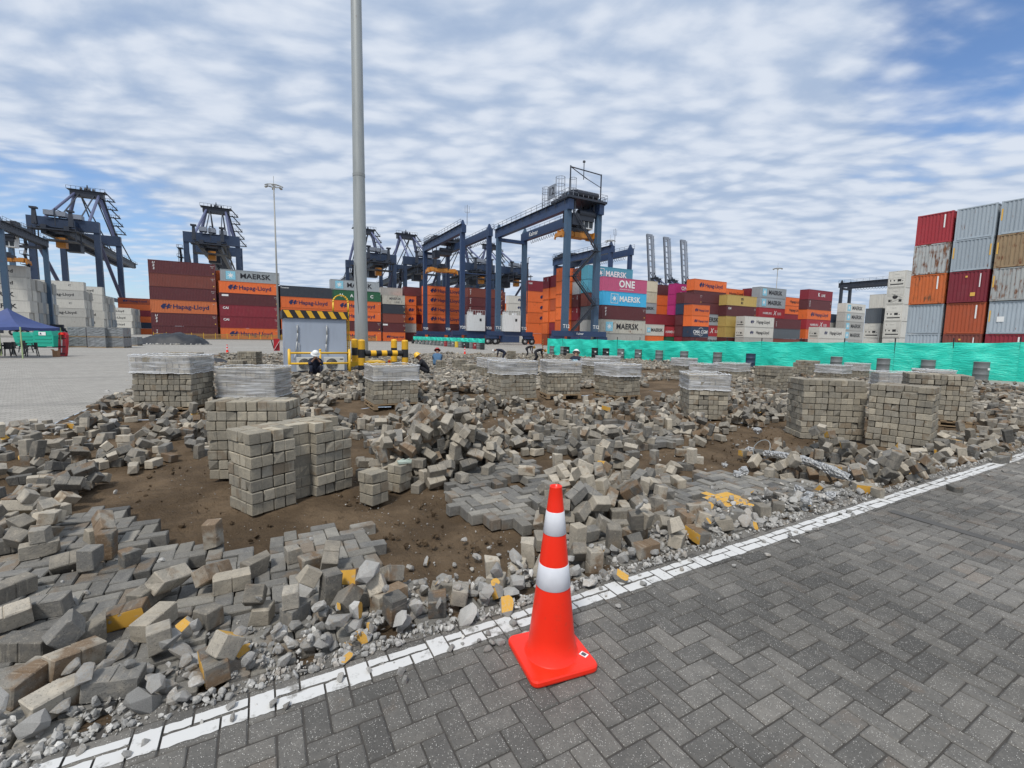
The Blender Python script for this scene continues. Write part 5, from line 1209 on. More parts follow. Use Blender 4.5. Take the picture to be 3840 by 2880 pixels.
for i, mk in enumerate(cols):
    f = i / (len(cols) - 1); u, v = 1552 + (1812 - 1552) * f, 1288 + (1311 - 1288) * f
    drum(f'{NTH[i]} drum from the left in the row of drums, {mk[4:]}', G(u, v) + Vector((-.1, -.5, 0)), mk, i % 3 == 2, group='drums under the low green sheet')
st = MB(); st.box(-.05, .05, -.03, .03, 0, 1.5); p = G(2035, 1322); hz = thing('hazard_board', 'narrow black and orange striped board at the screen end', 'sign', (p.x, p.y, 0)); st.build('board', M['hzblack'], hz)
for k in range(6): mb = MB(); mb.add([(-.052, -.034, .1 + k * .24), (.052, -.034, .22 + k * .24), (.052, -.034, .32 + k * .24), (-.052, -.034, .20 + k * .24)], [(0, 1, 2, 3)]); mb.build('orange_stripe', M['spreader'], hz)
# ------------------------------------------------------------------ left side: canopy, chairs, bins, pallets, tarpaulin heap
C1 = G(86, 1345); ux, vx = Vector((-.24, .97, 0)).normalized(), Vector((-.97, -.24, 0)).normalized()
tent = thing('canopy_tent', 'blue pop-up canopy cut off by the left picture edge', 'canopy', (C1.x, C1.y, 0), math.atan2(ux.y, ux.x))
Wt = 3.0; he = 1.72; corners = [(0, 0), (Wt, 0), (Wt, Wt), (0, Wt)]
for x, y in corners: MB().box(x - .022, x + .022, y - .022, y + .022, 0, he).build('leg', M['palegreen'], tent)
for k_ in range(4):
    (x0, y0), (x1, y1) = corners[k_], corners[(k_ + 1) % 4]; mb = MB(); n = 10; ap = Vector((Wt / 2, Wt / 2, he + 1.05))
    for j in range(n + 1):
        w = j / n
        for i in range(n + 1):
            f = i / n; p = Vector((x0, y0, he)).lerp(Vector((x1, y1, he)), f); q = p.lerp(ap, w); q.z -= .16 * math.sin(math.pi * w) + .05 * math.sin(math.pi * f) * (1 - w); mb.v.append(tuple(q))
    for j in range(n):
        for i in range(n): a = j * (n + 1) + i; mb.f.append((a, a + 1, a + n + 2, a + n + 1)); mb.m.append(0)
    base = len(mb.v)
    for i in range(n + 1):
        f = i / n; p = Vector((x0, y0, he)).lerp(Vector((x1, y1, he)), f); p.z -= .05 * math.sin(math.pi * f); mb.v += [tuple(p), (p.x, p.y, p.z - .16 + .02 * math.sin(i * 2.1))]
    for i in range(n): a = base + 2 * i; mb.f.append((a, a + 2, a + 3, a + 1)); mb.m.append(0)
    mb.build('canopy_panel', M['tentblue'], tent, smooth=True)
def chair(label, p, rz):
    t = thing('plastic_chair', label, 'chair', (p.x, p.y, 0), rz, 'black plastic chairs under the canopy'); m_ = M['plblack']
    MB().box(-.22, .22, -.22, .22, .42, .45).build('seat', m_, t)
    mb = MB(); n = 8
    for i in range(n):
        a0, a1 = R(-70 + 140 * i / n), R(-70 + 140 * (i + 1) / n); mb.beam((.27 * math.sin(a0), .27 * math.cos(a0) - .03, .62), (.27 * math.sin(a1), .27 * math.cos(a1) - .03, .62), .03, .40 if abs(i - 3.5) < 3 else .1)
    mb.build('backrest', m_, t)
    for s_ in (-1, 1):
        mb = MB(); mb.beam((s_ * .26, .1, .66), (s_ * .26, -.2, .64), .05, .03); mb.beam((s_ * .26, -.2, .64), (s_ * .25, -.22, .42), .05, .04); mb.build('armrest', m_, t)
    for x in (-.2, .2):
        for y in (-.2, .2): MB().beam((x, y, .42), (x * 1.25, y * 1.25, 0), .05, .04).build('leg', m_, t)
for i, (u, v, rz, lb) in enumerate(((30, 1336, .4, 'leftmost black plastic chair under the canopy'), (70, 1332, 2.6, 'middle black plastic chair under the canopy'), (122, 1336, -.6, 'right black plastic chair, outside the canopy leg'), (98, 1322, 3.0, 'rear black plastic chair behind the canopy leg'))): chair(lb, G(u, v), rz)
p = G(50, 1328); tb = thing('plastic_table', 'dark plastic table between the chairs under the canopy', 'table', (p.x, p.y, 0)); MB().box(-.4, .4, -.4, .4, .68, .71).build('tabletop', M['plblack'], tb)
for x in (-.34, .34):
    for y in (-.34, .34): MB().beam((x, y, .68), (x, y, 0), .05).build('leg', M['plblack'], tb)
def gbin(label, u, v, w, h, tilt):
    p = G(u, v); t = thing('waste_bin', label, 'waste bin', (p.x, p.y, 0), R(5), 'green plastic waste bins')
    mb = MB(); poly = [(-.6, .1), (.6, .1), (.62, h * .7), (.5 - tilt, h), (-.5 - tilt, h), (-.62 - tilt * .6, h * .75)]
    mb.prism(poly, -w / 2, w / 2, M=Matrix.Rotation(math.pi / 2, 4, 'X') @ Matrix.Rotation(0, 4, 'Z')) if False else mb.prism([(x * w / 1.2, z) for x, z in poly], -.55, .55, M=Matrix.Rotation(math.pi / 2, 4, 'X')); mb.build('bin_body', M['plgreen'], t)
    for z in (.35, .6, .85): MB().box(-.42 * w, .42 * w, -.585, -.55, z * h / 1.2, z * h / 1.2 + .05).build('rib', M['plgreen'], t)
    for x in (-.4 * w, .4 * w): MB().cyl((x, -.4, .09), (x, .4, .09), .09, n=10).build('castor', M['rubber'], t)
    return t
b1 = gbin('green waste bin with a white sign beside the red stretcher', 186, 1303, 1.62, 1.5, 0); MB().box(-.3, .28, -.592, -.587, 1.08, 1.38).build('sign_plate', M['inkwhite'], b1); put('emblem', MB().add([(-.24, -.594, 1.15), (-.02, -.594, 1.15), (-.13, -.594, 1.33)], [(0, 1, 2)]).mesh('emblem'), b1, mat=M['inknavy'])
gbin('green waste bin with a slanting lid behind the chairs', 118, 1301, 1.5, 1.32, .25)
p = G(238, 1336); rs_ = thing('rescue_stretcher', 'upright red rescue stretcher with a white stripe and orange helmet', 'stretcher', (p.x, p.y, 0), R(-8))
mb = MB(); out = [(-.22, 0), (.22, 0), (.26, .2), (.28, .9), (.26, 1.3), (.16, 1.46), (-.16, 1.46), (-.26, 1.3), (-.28, .9), (-.26, .2)]; mb.prism(out, -.05, .10, M=Matrix.Rotation(R(84), 4, 'X')); mb.build('shell', M['plred'], rs_)
for z in (.12, .55, 1.05): mb = MB(); mb.box(-.27, .27, -.12, -.1, z, z + .05, M=Matrix.Rotation(R(-6), 4, 'X')); mb.build('strap', M['dark'], rs_)
mb = MB(); mb.box(-.03, .03, -.125, -.104, .22, .50, M=Matrix.Rotation(R(-6), 4, 'X')); mb.box(-.03, .03, -.125, -.104, .62, 1.0, M=Matrix.Rotation(R(-6), 4, 'X')); mb.build('white_stripe', M['inkwhite'], rs_)
mb = MB(); mb.lathe([(.14, 0), (.13, .06), (.09, .12), (0, .15)], 14); mb.build('helmet', M['cone'], rs_, (.02, -.05, 1.30), smooth=True)
p = G(212, 1338); bx_ = thing('cardboard_box', 'brown cardboard box beside the red stretcher', 'box', (p.x, p.y, 0), .2); MB().box(-.13, .13, -.1, .1, 0, .36).build('box_body', M['cardboard'], bx_)
for s_ in (-1, 1): MB().beam((s_ * .13, 0, .36), (s_ * .2, 0, .44), .2, .008).build('flap', M['cardboard'], bx_)
def grey_load(label, u, v, w, h, z=0.0, seed=1):
    rg = random.Random(seed); p = G(u, v); t = thing('wrapped_pallet', label, 'pallet load', (p.x, p.y, z), TH * .6, 'grey wrapped pallets at the left')
    mb = MB(); n = 8; 
    for sx, sy, ex_, ey in ((0, 0, 1, 0), (1, 0, 1, 1), (1, 1, 0, 1), (0, 1, 0, 0)):
        b0 = len(mb.v)
        for j in range(n + 1):
            for i in range(n + 1):
                f = i / n; x, y = (sx + (ex_ - sx) * f) * w, (sy + (ey - sy) * f) * w; e = rg.uniform(-.02, .02) if 0 < i < n else 0; mb.v.append((x + e, y + e, .1 + (h - .1) * j / n))
        for j in range(n):
            for i in range(n): a = b0 + j * (n + 1) + i; mb.f.append((a, a + 1, a + n + 2, a + n + 1)); mb.m.append(0)
    mb.add([(0, 0, h), (w, 0, h), (w, w, h), (0, w, h)], [(0, 1, 2, 3)]); mb.build('sheeting', M['filmgrey'], t, smooth=False)
    mb = MB(); [mb.box(0, w, k * (w - .1) / 3, k * (w - .1) / 3 + .1, 0, .098) for k in range(4)]; mb.build('pallet', M['wood'], t)
for i, (u, v, w, lb) in enumerate(((258, 1302, 1.35, 'first'), (330, 1304, 1.35, 'second'), (392, 1304, 1.5, 'third'), (466, 1296, 1.2, 'fourth'))):
    grey_load(f'lower grey wrapped pallet load, {lb} from the left', u, v, w, .95, 0, i)
    if i < 3: grey_load(f'upper grey wrapped pallet load, {lb} from the left', u, v, w, .92, .955, i + 9)
p = G(605, 1292); hpx = MB(); n = 26; rgt = random.Random(2)
for j in range(n + 1):
    for i in range(n + 1):
        x, y = -4.0 + 8.0 * i / n, -2.6 + 5.2 * j / n; e = max(0, 1 - (abs(x) / 3.9) ** 2.4 - (abs(y) / 2.5) ** 2.4); z = 1.4 * e ** .7 * (1 + .25 * noise.noise((x * .8, y * .8, 3))) + .16 * noise.noise((x * 2.2, y * 2.2, 1)) * (e > 0) - .02; hpx.v.append((x, y, z))
for j in range(n):
    for i in range(n): a = j * (n + 1) + i; hpx.f.append((a, a + 1, a + n + 2, a + n + 1)); hpx.m.append(0)
tag(hpx.build('tarpaulin_heap', M['tarp'], None, (p.x, p.y + 2.2, 0), R(12), smooth=True), 'low heap covered with black tarpaulin in front of the maroon stack', 'heap')
ss = Soup(['rock'])
for k in range(70):
    th = rgt.uniform(math.pi * .95, 2.05 * math.pi); ss.putm(rgt.choice(ROCKS), Matrix.Translation((4.1 * math.cos(th), 2.6 * math.sin(th), .06)) @ Euler((rgt.uniform(0, 6), 0, rgt.uniform(0, 6))).to_matrix().to_4x4() @ Matrix.Scale(rgt.uniform(.08, .2), 4), rtint(rgt))
tag(stuff(ss.build('heap_stones', None, (p.x, p.y + 2.2, 0), R(12))), 'pale stones holding down the tarpaulin edge', 'stones')
p = G(790, 1362); tp = MB()
for j in range(9):
    for i in range(15): x, y = i / 14 * 1.9, j / 8 * .8; tp.v.append((x, y, max(0, .42 * (1 - x / 1.9) ** 1.2 * math.sin(math.pi * j / 8) + .07 * noise.noise((x * 3, y * 4, 8)))))
for j in range(8):
    for i in range(14): a = j * 15 + i; tp.f.append((a, a + 1, a + 16, a + 15)); tp.m.append(0)
tag(tp.build('tarpaulin_scrap', M['tarp'], None, (p.x - .6, p.y, 0), 0, smooth=True), 'crumpled black tarpaulin beside the broad low paver stack', 'tarpaulin')
bar_b = 121.0; ba0 = axp(575, bar_b); yb = thing('mesh_barrier', 'low faded yellow mesh barrier in front of the left container stacks', 'barrier', S(ba0, bar_b), TH)
for k_ in range(22): MB().cyl((k_ * 2.2, 0, 0), (k_ * 2.2, 0, 1.45), .05, n=6).build('post', M['railyellow'], yb)
for z in (.15, .45, .75, 1.05): mb = MB(); mb.box(0, 21 * 2.2, -.02, .02, z, z + .16); mb.build('mesh_strip', M['meshyellow'], yb)
kb = MB(); kb.box(-60, 120, -.3, .3, 0, .14); structure(kb.build('kerb', M['apron'], None, S(ba0, bar_b - 1.2), TH))
for i, (b_, w) in enumerate(((52.0, .18), (58.0, .3), (60.5, .18))):
    mk = MB(); mk.add([(-90, 0, 0), (30 if i else 10, 0, 0), (30 if i else 10, w, 0), (-90, w, 0)], [(0, 1, 2, 3)]); structure(mk.build('painted_lane_line', M['linepaint'], None, S(0, b_, .004), TH))
# ------------------------------------------------------------------ workers
def body(name, J, rad, mats, seed=0):
    """one continuous skinned figure; J: joint name -> point, built as a tree from the pelvis"""
    me = bpy.data.meshes.new(name); V, E, Rr = [], [], []; idx = {}
    def v(n, p, r_): idx[n] = len(V); V.append(tuple(p)); Rr.append(r_)
    v('pelvis', J['pelvis'], .135)
    def chain(a, items):
        for n, p, r_ in items: v(n, p, r_); E.append((idx[a], idx[n])); a = n
    P = {k: Vector(q) for k, q in J.items()}
    chain('pelvis', [('spine', P['pelvis'].lerp(P['chest'], .5), .125), ('chest', P['chest'], .15), ('neck', P['neck'], .06), ('head0', P['neck'].lerp(P['head'], .55), .075), ('head', P['head'], .098), ('crown', P['head'] + (P['head'] - P['neck']).normalized() * .06, .07)])
    fw = Vector(J['face']).normalized(); chain('head', [('nose', P['head'] + fw * .10 - (P['head'] - P['neck']).normalized() * .02, .018)])
    for s_ in ('l', 'r'):
        sh, el, ha = P['sh_' + s_], P['el_' + s_], P['ha_' + s_]
        chain('chest', [('sh' + s_, sh, .078), ('ua' + s_, sh.lerp(el, .5), .062), ('el' + s_, el, .05), ('fa' + s_, el.lerp(ha, .55), .043), ('wr' + s_, ha, .03)])
        d = (ha - el).normalized(); side = d.cross(Vector((0, 0, 1))); side = side.normalized() if side.length > .1 else Vector((0, 1, 0)); k = -1 if s_ == 'l' else 1
        chain('wr' + s_, [('pa' + s_, ha + d * .06, .034)])
        for i, (off, ln) in enumerate(((-.027, .062), (-.009, .075), (.010, .078), (.028, .070))):
            b_ = ha + d * .085 + side * off; nrm = side.cross(d)
            chain('pa' + s_, [(f'f{i}a' + s_, b_ + d * ln * .4, .0105), (f'f{i}b' + s_, b_ + d * ln - nrm * .02, .009)])
        chain('pa' + s_, [('tha' + s_, ha + d * .05 + side * .045 * k, .012), ('thb' + s_, ha + d * .085 + side * .058 * k, .010)])
        hp, kn, an, to = P['hip_' + s_], P['kn_' + s_], P['an_' + s_], P['to_' + s_]
        chain('pelvis', [('hip' + s_, hp, .10), ('th' + s_, hp.lerp(kn, .5), .088), ('kn' + s_, kn, .066), ('ca' + s_, kn.lerp(an, .4), .062), ('an' + s_, an, .045), ('to' + s_, to, .043)])
    me.from_pydata(V, E, []); me.update(); o = bpy.data.objects.new(name, me); col.objects.link(o)
    md = o.modifiers.new('skin', 'SKIN'); md.use_smooth_shade = True
    sv = me.skin_vertices[0].data
    for i, r_ in enumerate(Rr): sv[i].radius = (r_, r_); sv[i].use_root = (i == 0)
    ss_ = o.modifiers.new('sub', 'SUBSURF'); ss_.levels = 1; ss_.render_levels = 1
    bpy.context.view_layer.update(); out = bpy.data.meshes.new_from_object(o.evaluated_get(bpy.context.evaluated_depsgraph_get())); bpy.data.objects.remove(o, do_unlink=True)
    for mm in mats: out.materials.append(mm)
    hands = [P['ha_l'], P['ha_r']]; feet = [P['an_l'], P['an_r'], P['to_l'], P['to_r']]
    for p in out.polygons:
        c = p.center; p.use_smooth = True
        if (c - P['head']).length < .17 or (c - P['neck']).length < .05: p.material_index = 1
        elif min((c - h).length for h in hands) < .16 and min((c - P['el_l']).length, (c - P['el_r']).length) > .13: p.material_index = 1
        elif min((c - f).length for f in feet) < .11: p.material_index = 2
    out.name = name; return out
def pose(kind, v=0.0):
    J = {}
    if kind == 'crouch':
        J = dict(pelvis=(-.16, 0, .30), chest=(.10, 0, .66), neck=(.20, 0, .83), head=(.30, 0, .95), face=(1, 0, -.5))
        arm = ((.13, .20, .72), (.34, .26, .52), (.50, .13, .36)); leg = ((-.12, .10, .28), (.26, .17, .46), (.02, .15, .08), (.20, .17, .045))
    elif kind == 'bend':
        J = dict(pelvis=(-.12, 0, .92), chest=(.30, 0, 1.12), neck=(.48, 0, 1.08), head=(.60, 0, 1.02), face=(.5, 0, -1))
        arm = ((.33, .19, 1.10), (.38, .24, .80), (.44, .13, .56)); leg = ((-.12, .10, .88), (.03, .14 + v, .50), (-.10 - v, .14 + v, .09), (.10 - v, .16 + v, .045))
    elif kind == 'phone':
        J = dict(pelvis=(-.16, 0, .30), chest=(.02, 0, .72), neck=(.08, 0, .90), head=(.15, 0, 1.02), face=(1, 0, -.25))
        arm = ((.05, .20, .78), (.24, .24, .62), (.28, .08, .82)); leg = ((-.12, .10, .28), (.26, .17, .46), (.02, .15, .08), (.20, .17, .045))
    elif kind == 'low':
        J = dict(pelvis=(-.20, 0, .14), chest=(.02, 0, .47), neck=(.12, 0, .62), head=(.20, 0, .72), face=(1, 0, -.5))
        arm = ((.04, .19, .52), (.24, .25, .36), (.40, .12, .24)); leg = ((-.16, .10, .14), (.22, .18, .40), (.20, .16, .09), (.38, .18, .045))
    elif kind == 'lowphone':
        J = dict(pelvis=(-.20, 0, .14), chest=(-.06, 0, .52), neck=(-.01, 0, .69), head=(.06, 0, .80), face=(1, 0, -.3))
        arm = ((-.03, .19, .58), (.17, .22, .44), (.19, .08, .62)); leg = ((-.16, .10, .14), (.22, .18, .40), (.20, .16, .09), (.38, .18, .045))
    elif kind == 'sit':
        J = dict(pelvis=(-.05, 0, .45), chest=(.02, 0, .88), neck=(.06, 0, 1.08), head=(.10, 0, 1.20), face=(1, 0, -.2))
        arm = ((.02, .20, .96), (.10, .27, .70), (.32, .16, .58)); leg = ((0, .10, .42), (.40, .15, .46), (.42, .15, .08), (.60, .16, .045))
    for s_, k in (('l', 1), ('r', -1)):
        for n, p in zip(('sh_', 'el_', 'ha_'), arm): J[n + s_] = (p[0], p[1] * k, p[2])
        for n, p in zip(('hip_', 'kn_', 'an_', 'to_'), leg): J[n + s_] = (p[0] + (.10 * k if n in ('kn_', 'an_', 'to_') and kind == 'bend' and v else 0), p[1] * k, p[2])
    return J
def person(label, u, v, rz, kind, cloth, hel, s=1.0, z=-.05, vv=0.0, vest=False):
    p = G(u, v); J = pose(kind, vv); t = thing('person', label, 'person', (p.x, p.y, z), rz, 'workers on the rubble'); t.scale = (s, s, s)
    put('body', body('body', J, None, [M[cloth], M['skin'], M['boots']]), t)
    hd, nk = Vector(J['head']), Vector(J['neck']); up = (hd - nk).normalized()
    mb = MB(); mb.lathe([(.165, -.005), (.165, .005), (.125, .012), (.122, .05), (.10, .10), (.06, .135), (0, .148)], 16)
    me = mb.mesh('helmet', True); me.transform(Matrix.Translation(hd + up * .035) @ up.to_track_quat('Z', 'Y').to_matrix().to_4x4()); me.materials.append(M[hel]); put('helmet', me, t)
    if vest:
        mb = MB(); c = Vector(J['chest']).lerp(Vector(J['pelvis']), .15); mb.box(-.17, -.155, -.10, .10, c.z + .02, c.z + .09); mb.box(-.172, -.157, -.03, .03, c.z - .02, c.z + .015); mb.build('back_print', M['inkpale'], t, (c.x + .005, 0, 0))
person('worker crouching before the hut in dark clothes and white helmet, hand at the face', 1184, 1416, R(-60), 'lowphone', 'clothnavy', 'helmetwhite', 1.0, .06)
person('worker in black crouching with a yellow helmet, right of the striped crossbar', 1588, 1404, R(185), 'low', 'clothblack', 'helmetyellow', 1.12)
person('worker in a blue shirt and red cap, sitting far back', 1640, 1372, R(100), 'lowphone', 'clothblue', 'helmetred', 1.1, -.06)
person('worker in navy bending forward with a white helmet beside the thin stack', 1886, 1366, R(180), 'bend', 'clothnavy', 'helmetwhite', .86)
person('worker in black bending over rubble, farther yellow helmet', 1978, 1340, R(20), 'bend', 'clothblack', 'helmetyellow', .9, -.05, .06)
person('worker in black bending with legs apart, nearer yellow helmet', 2012, 1360, R(5), 'bend', 'clothblack', 'helmetyellow', .86, -.05, .14)
person('worker seen from behind, sitting in dark clothes and white helmet', 2158, 1392, R(75), 'lowphone', 'clothnavy', 'helmetwhite', 1.2, -.06, vest=True)
# ------------------------------------------------------------------ stacks of pavers
FOOT = []                                  # footprints that loose pavers stay out of (world frame)
def in_foot(p):
    for c, ax, ay, lx, ly in FOOT:
        d = p - c; x, y = d.x * ax.x + d.y * ax.y, d.x * ay.x + d.y * ay.y
        if -.04 < x < lx + .04 and -.04 < y < ly + .04: return True
    return False
def wrap_mesh(lx, ly, z0, z1, rg):
    mb = MB(); n = 14; per = [(0, 0), (lx, 0), (lx, ly), (0, ly)]; rows = max(3, int((z1 - z0) / .05)); o = .012
    ring = []
    for k in range(4):
        (xa, ya), (xb, yb) = per[k], per[(k + 1) % 4]
        for i in range(n): ring.append((xa + (xb - xa) * i / n, ya + (yb - ya) * i / n))
    N = len(ring); cx_, cy_ = lx / 2, ly / 2
    for r_ in range(rows + 1):
        t = r_ / rows
        for i, (x, y) in enumerate(ring):
            sx, sy = (x - cx_) / (lx / 2), (y - cy_) / (ly / 2); w = o + rg.uniform(0, .010) + (.006 if r_ in (0, rows) else 0)
            zz = z0 + (z1 - z0) * t + (rg.uniform(-.012, .012) if r_ in (0, rows) else 0)
            mb.v.append((x + (w if sx > .99 else -w if sx < -.99 else 0), y + (w if sy > .99 else -w if sy < -.99 else 0), zz))
    for r_ in range(rows):
        for i in range(N):
            p, q = r_ * N + i, r_ * N + (i + 1) % N
            mb.f.append((p, q, q + N, p + N)); mb.m.append(0)
    return mb, N, rows
def stack(label, C, yaw, nl, nr, rows, s=1.0, wrap=0, pallet=False, skip=(), foot=True, lean=0.0, half=(), seed=None, zbase=None, group='stacks of lifted pavers'):
    """C: pixel of the front corner on the ground; yaw: world angle of the right-hand face; nl, nr: pairs of pavers along the left and right faces"""
    rg = random.Random(seed if seed is not None else int(C[0] * 7 + C[1]))
    p = G(*C); z0 = -.08 if zbase is None else zbase
    if zbase is None: p = G(C[0], C[1], -.08)
    t = thing('paver_stack', label, 'paver stack', (p.x, p.y, z0), R(yaw), group)
    ax = Vector((math.cos(R(yaw)), math.sin(R(yaw)), 0)); ay = Vector((-ax.y, ax.x, 0)); u = .2085 * s * .99
    if foot: FOOT.append((Vector((p.x, p.y, 0)), ax, ay, nr * u, nl * u))
    zb = 0.0
    if pallet:
        mb = MB(); X, Y = nr * u, nl * u
        for k in range(6): mb.box(-.03, X + .03, -.03 + k * (Y + .06 - .1) / 5, -.03 + k * (Y + .06 - .1) / 5 + .1, .10, .122)
        for k in range(3):
            xk = -.02 + k * (X + .04 - .1) / 2
            mb.box(xk, xk + .1, -.03, Y + .03, .078, .0995); mb.box(xk, xk + .1, -.03, Y + .03, 0, .02)
            for j in range(3): mb.box(xk + .002, xk + .098, -.028 + j * (Y + .056 - .12) / 2, .092 + j * (Y + .056 - .12) / 2, .0205, .0775)
        mb.build('pallet', M['wood'], t); zb = .124
    hr = .1075 * s * .985
    for k in range(rows):
        dxr, dyr = rg.gauss(0, .006), rg.gauss(0, .006)
        for i in range(nr):
            for j in range(nl):
                if (i, j) in skip: continue
                edge = i == 0 or j == 0 or i == nr - 1 or (j == nl - 1 and C[0] > 2300) or (i - 1, j) in skip or (i + 1, j) in skip or (i, j - 1) in skip
                if not edge and k < rows - 1: continue
                if k == rows - 1 and rows > 3 and rg.random() < .04 and not wrap: continue
                ori = (i + j + k) % 2 if rg.random() > .06 else rg.randint(0, 1)
                if (i, j) in half: ori = 0
                for h in ((1,) if (i, j) in half else (0, 1)):
                    if k < rows - 1 and i == nr - 1 and i > 0 and j > 1 and nr > 2 and h == 0 and ori == 1: continue
                    x, y = (i + .5) * u, (j + .5) * u
                    if ori == 0: y += (h - .5) * u / 2
                    else: x += (h - .5) * u / 2
                    put('brick', rg.choice(STK), t, (x + dxr + rg.gauss(0, .0025) + lean * k, y + dyr + rg.gauss(0, .0025), zb + (k + .5) * hr),
                        rot=(rg.gauss(0, .008) + rg.choice((0, math.pi)), rg.gauss(0, .008), (math.pi / 2 if ori else 0) + rg.gauss(0, .012)), scale=(s * .985, s * .985, s * .975))
    if nr > 1 and nl > 1 and not skip and rows > 2:
        MB().box(.11 * s, nr * u - .05, .11 * s, nl * u - .02, zb, zb + (rows - 1) * hr).build('inner_core', M['stackbrick'], t)  # plain block added for the unseen inner pavers, keeps the gaps dark
    if wrap:
        zt = zb + rows * hr + .012
        mb, N, rw = wrap_mesh(nr * u, nl * u, zt - wrap * hr, zt + .02, rg); mb.build('stretch_film', M['film'], t, smooth=True)
        rim = MB(); P = [Vector(mb.v[rw * N + i]) for i in range(N)]
        rim.tube(P + [P[0]], .009, 5); rim.build('film_fold', M['filmfold'], t, smooth=True)
        rim = MB(); P = [Vector(mb.v[i]) for i in range(N)]; rim.tube(P + [P[0]], .006, 5); rim.build('film_fold', M['filmfold'], t, smooth=True)
    return t
A_ = math.degrees(TH)
stack('nearest tall stack of grey pavers on the sand, seven courses, notched in the middle', (946, 1940), 55.6, 2, 5, 7, 1.06, half={(2, 0)})
stack('tall loose stack of pavers right behind the nearest notched stack', (1085, 1795), 96, 4, 2, 8, 1.08)
stack('low three-course block of six pale pavers standing alone on the sand', (1398, 1903), 56, 1, 1, 3, 1.05, seed=3)
stack('little three-course paver pile with a glove on top, by the mound', (1500, 1852), 62, 1, 1, 3, .95, seed=8)
stack('big pallet load at the left with film round its upper courses', (722, 1549), 97, 5, 4, 9, 1.10, 3, True)
stack('low fully wrapped pallet load behind the two nearest stacks', (1034, 1530), 94, 6, 4, 7, 1.03, 6, True)
stack('wrapped load on a wooden pallet in front of the striped bollards', (1404, 1538), A_, 5, 5, 8, 1.0, 3, True)
stack('half wrapped load in the middle, beyond the mound of pavers', (1882, 1518), A_, 4, 5, 9, .99, 3, True)
stack('half wrapped load between the two middle ones, facing squarely forward', (2052, 1496), 12, 4, 5, 9, .95, 3, True)
stack('half wrapped load beyond the cone, right one of the middle three', (2315, 1503), A_, 5, 4, 8, 1.0, 3, True)
stack('small wrapped load behind the middle one, close to the bending white helmet', (1822, 1430), A_, 4, 4, 8, 1.0, 3)
stack('wrapped load next to the seated worker', (2222, 1432), A_, 4, 4, 8, 1.0, 2)
stack('wrapped load just right of the seated worker, half hidden', (2262, 1405), A_, 3, 5, 8, 1.0, 3)
stack('wrapped load in front of the black drums, left of a pair', (2566, 1416), A_, 4, 4, 8, 1.0, 3)
stack('wrapped load in front of the grey drums, right of a pair', (2640, 1432), A_, 4, 4, 7, .95, 4)
stack('long wrapped load in front of the dark blue drum', (2752, 1432), A_, 5, 5, 7, 1.0, 3)
stack('bare brown stack without film, left of the big right-hand stacks', (2908, 1468), A_, 4, 5, 8, 1.0)
stack('bare stack close to the green screen behind the bare brown one', (3035, 1420), A_, 4, 4, 8, 1.0)
stack('wrapped load far right behind the tall grey stacks', (3150, 1440), A_, 5, 4, 7, 1.0, 3)
stack('second wrapped load far right, nearer the green screen', (3235, 1425), A_, 4, 3, 7, 1.0, 3)
stack('half wrapped load facing forward, between cone and big right-hand stacks', (2727, 1576), 84, 4, 4, 9, 1.0, 3, seed=6)
stack('left half of the big grey stack at the right, ten courses', (3238, 1655), 82, 5, 3, 10, 1.0)
stack('right half of the big grey stack at the right, nearest to the line', (3482, 1703), 40, 4, 3, 10, .98)
stack('grey stack on a pallet at the far right of the rubble', (3636, 1606), 58, 5, 4, 9, 1.0, 0, True)
stack('wrapped load peeping over the grey stacks at the right', (3470, 1545), 70, 5, 3, 9, 1.0, 3)
stack('wrapped load peeping out behind the rightmost grey stack', (3570, 1520), 60, 4, 3, 9, 1.0, 3)
stack('broad low stack at the back left edge of the rubble', (738, 1366), 95, 7, 3, 5, 1.15)
stack('stack at the back left beside the small far cone', (962, 1388), 95, 4, 3, 8, 1.0)
stack('short stack in front of the one beside the small far cone', (912, 1400), 95, 3, 2, 5, 1.0)
stack('tall thin stack beside the bending worker in a white helmet', (1912, 1376), A_, 2, 2, 9, .98)
for i, (C, n1, n2, rw, tx) in enumerate([((1640, 1392), 3, 2, 5, 'behind the crouching yellow helmet'), ((1705, 1388), 2, 3, 5, 'in front of the blue shirted worker'), ((1760, 1402), 3, 3, 4, 'in the middle far rubble'),
        ((2125, 1402), 2, 3, 5, 'between the bending workers and the seated one'), ((2140, 1352), 3, 4, 5, 'against the start of the green screen'), ((1490, 1372), 4, 2, 4, 'behind the striped crossbar'), ((1845, 1352), 4, 2, 3, 'left of the bending white helmet'), ((1085, 1372), 2, 2, 3, 'left of the hut')]):
    stack('small weathered paver stack ' + tx, C, A_ + (i % 3 - 1) * 12, n1, n2, rw, 1.0)
gl = MB(); gp = G(1500, 1852, -.08)
gl.box(-.05, .04, -.045, .045, .0, .022)
for k in range(4): gl.beam((.035, -.036 + k * .024, .012), (.105 - abs(k - 1.4) * .012, -.040 + k * .028, .010 + (k % 2) * .014), .019, .017)
gl.beam((-.02, .04, .012), (.03, .085, .016), .02, .018)
tag(gl.build('work_glove', M['glove'], None, (gp.x + .0, gp.y + .12, -.08 + .3 + .008), R(25)), 'limp pale work glove on the little three-course paver pile', 'glove')
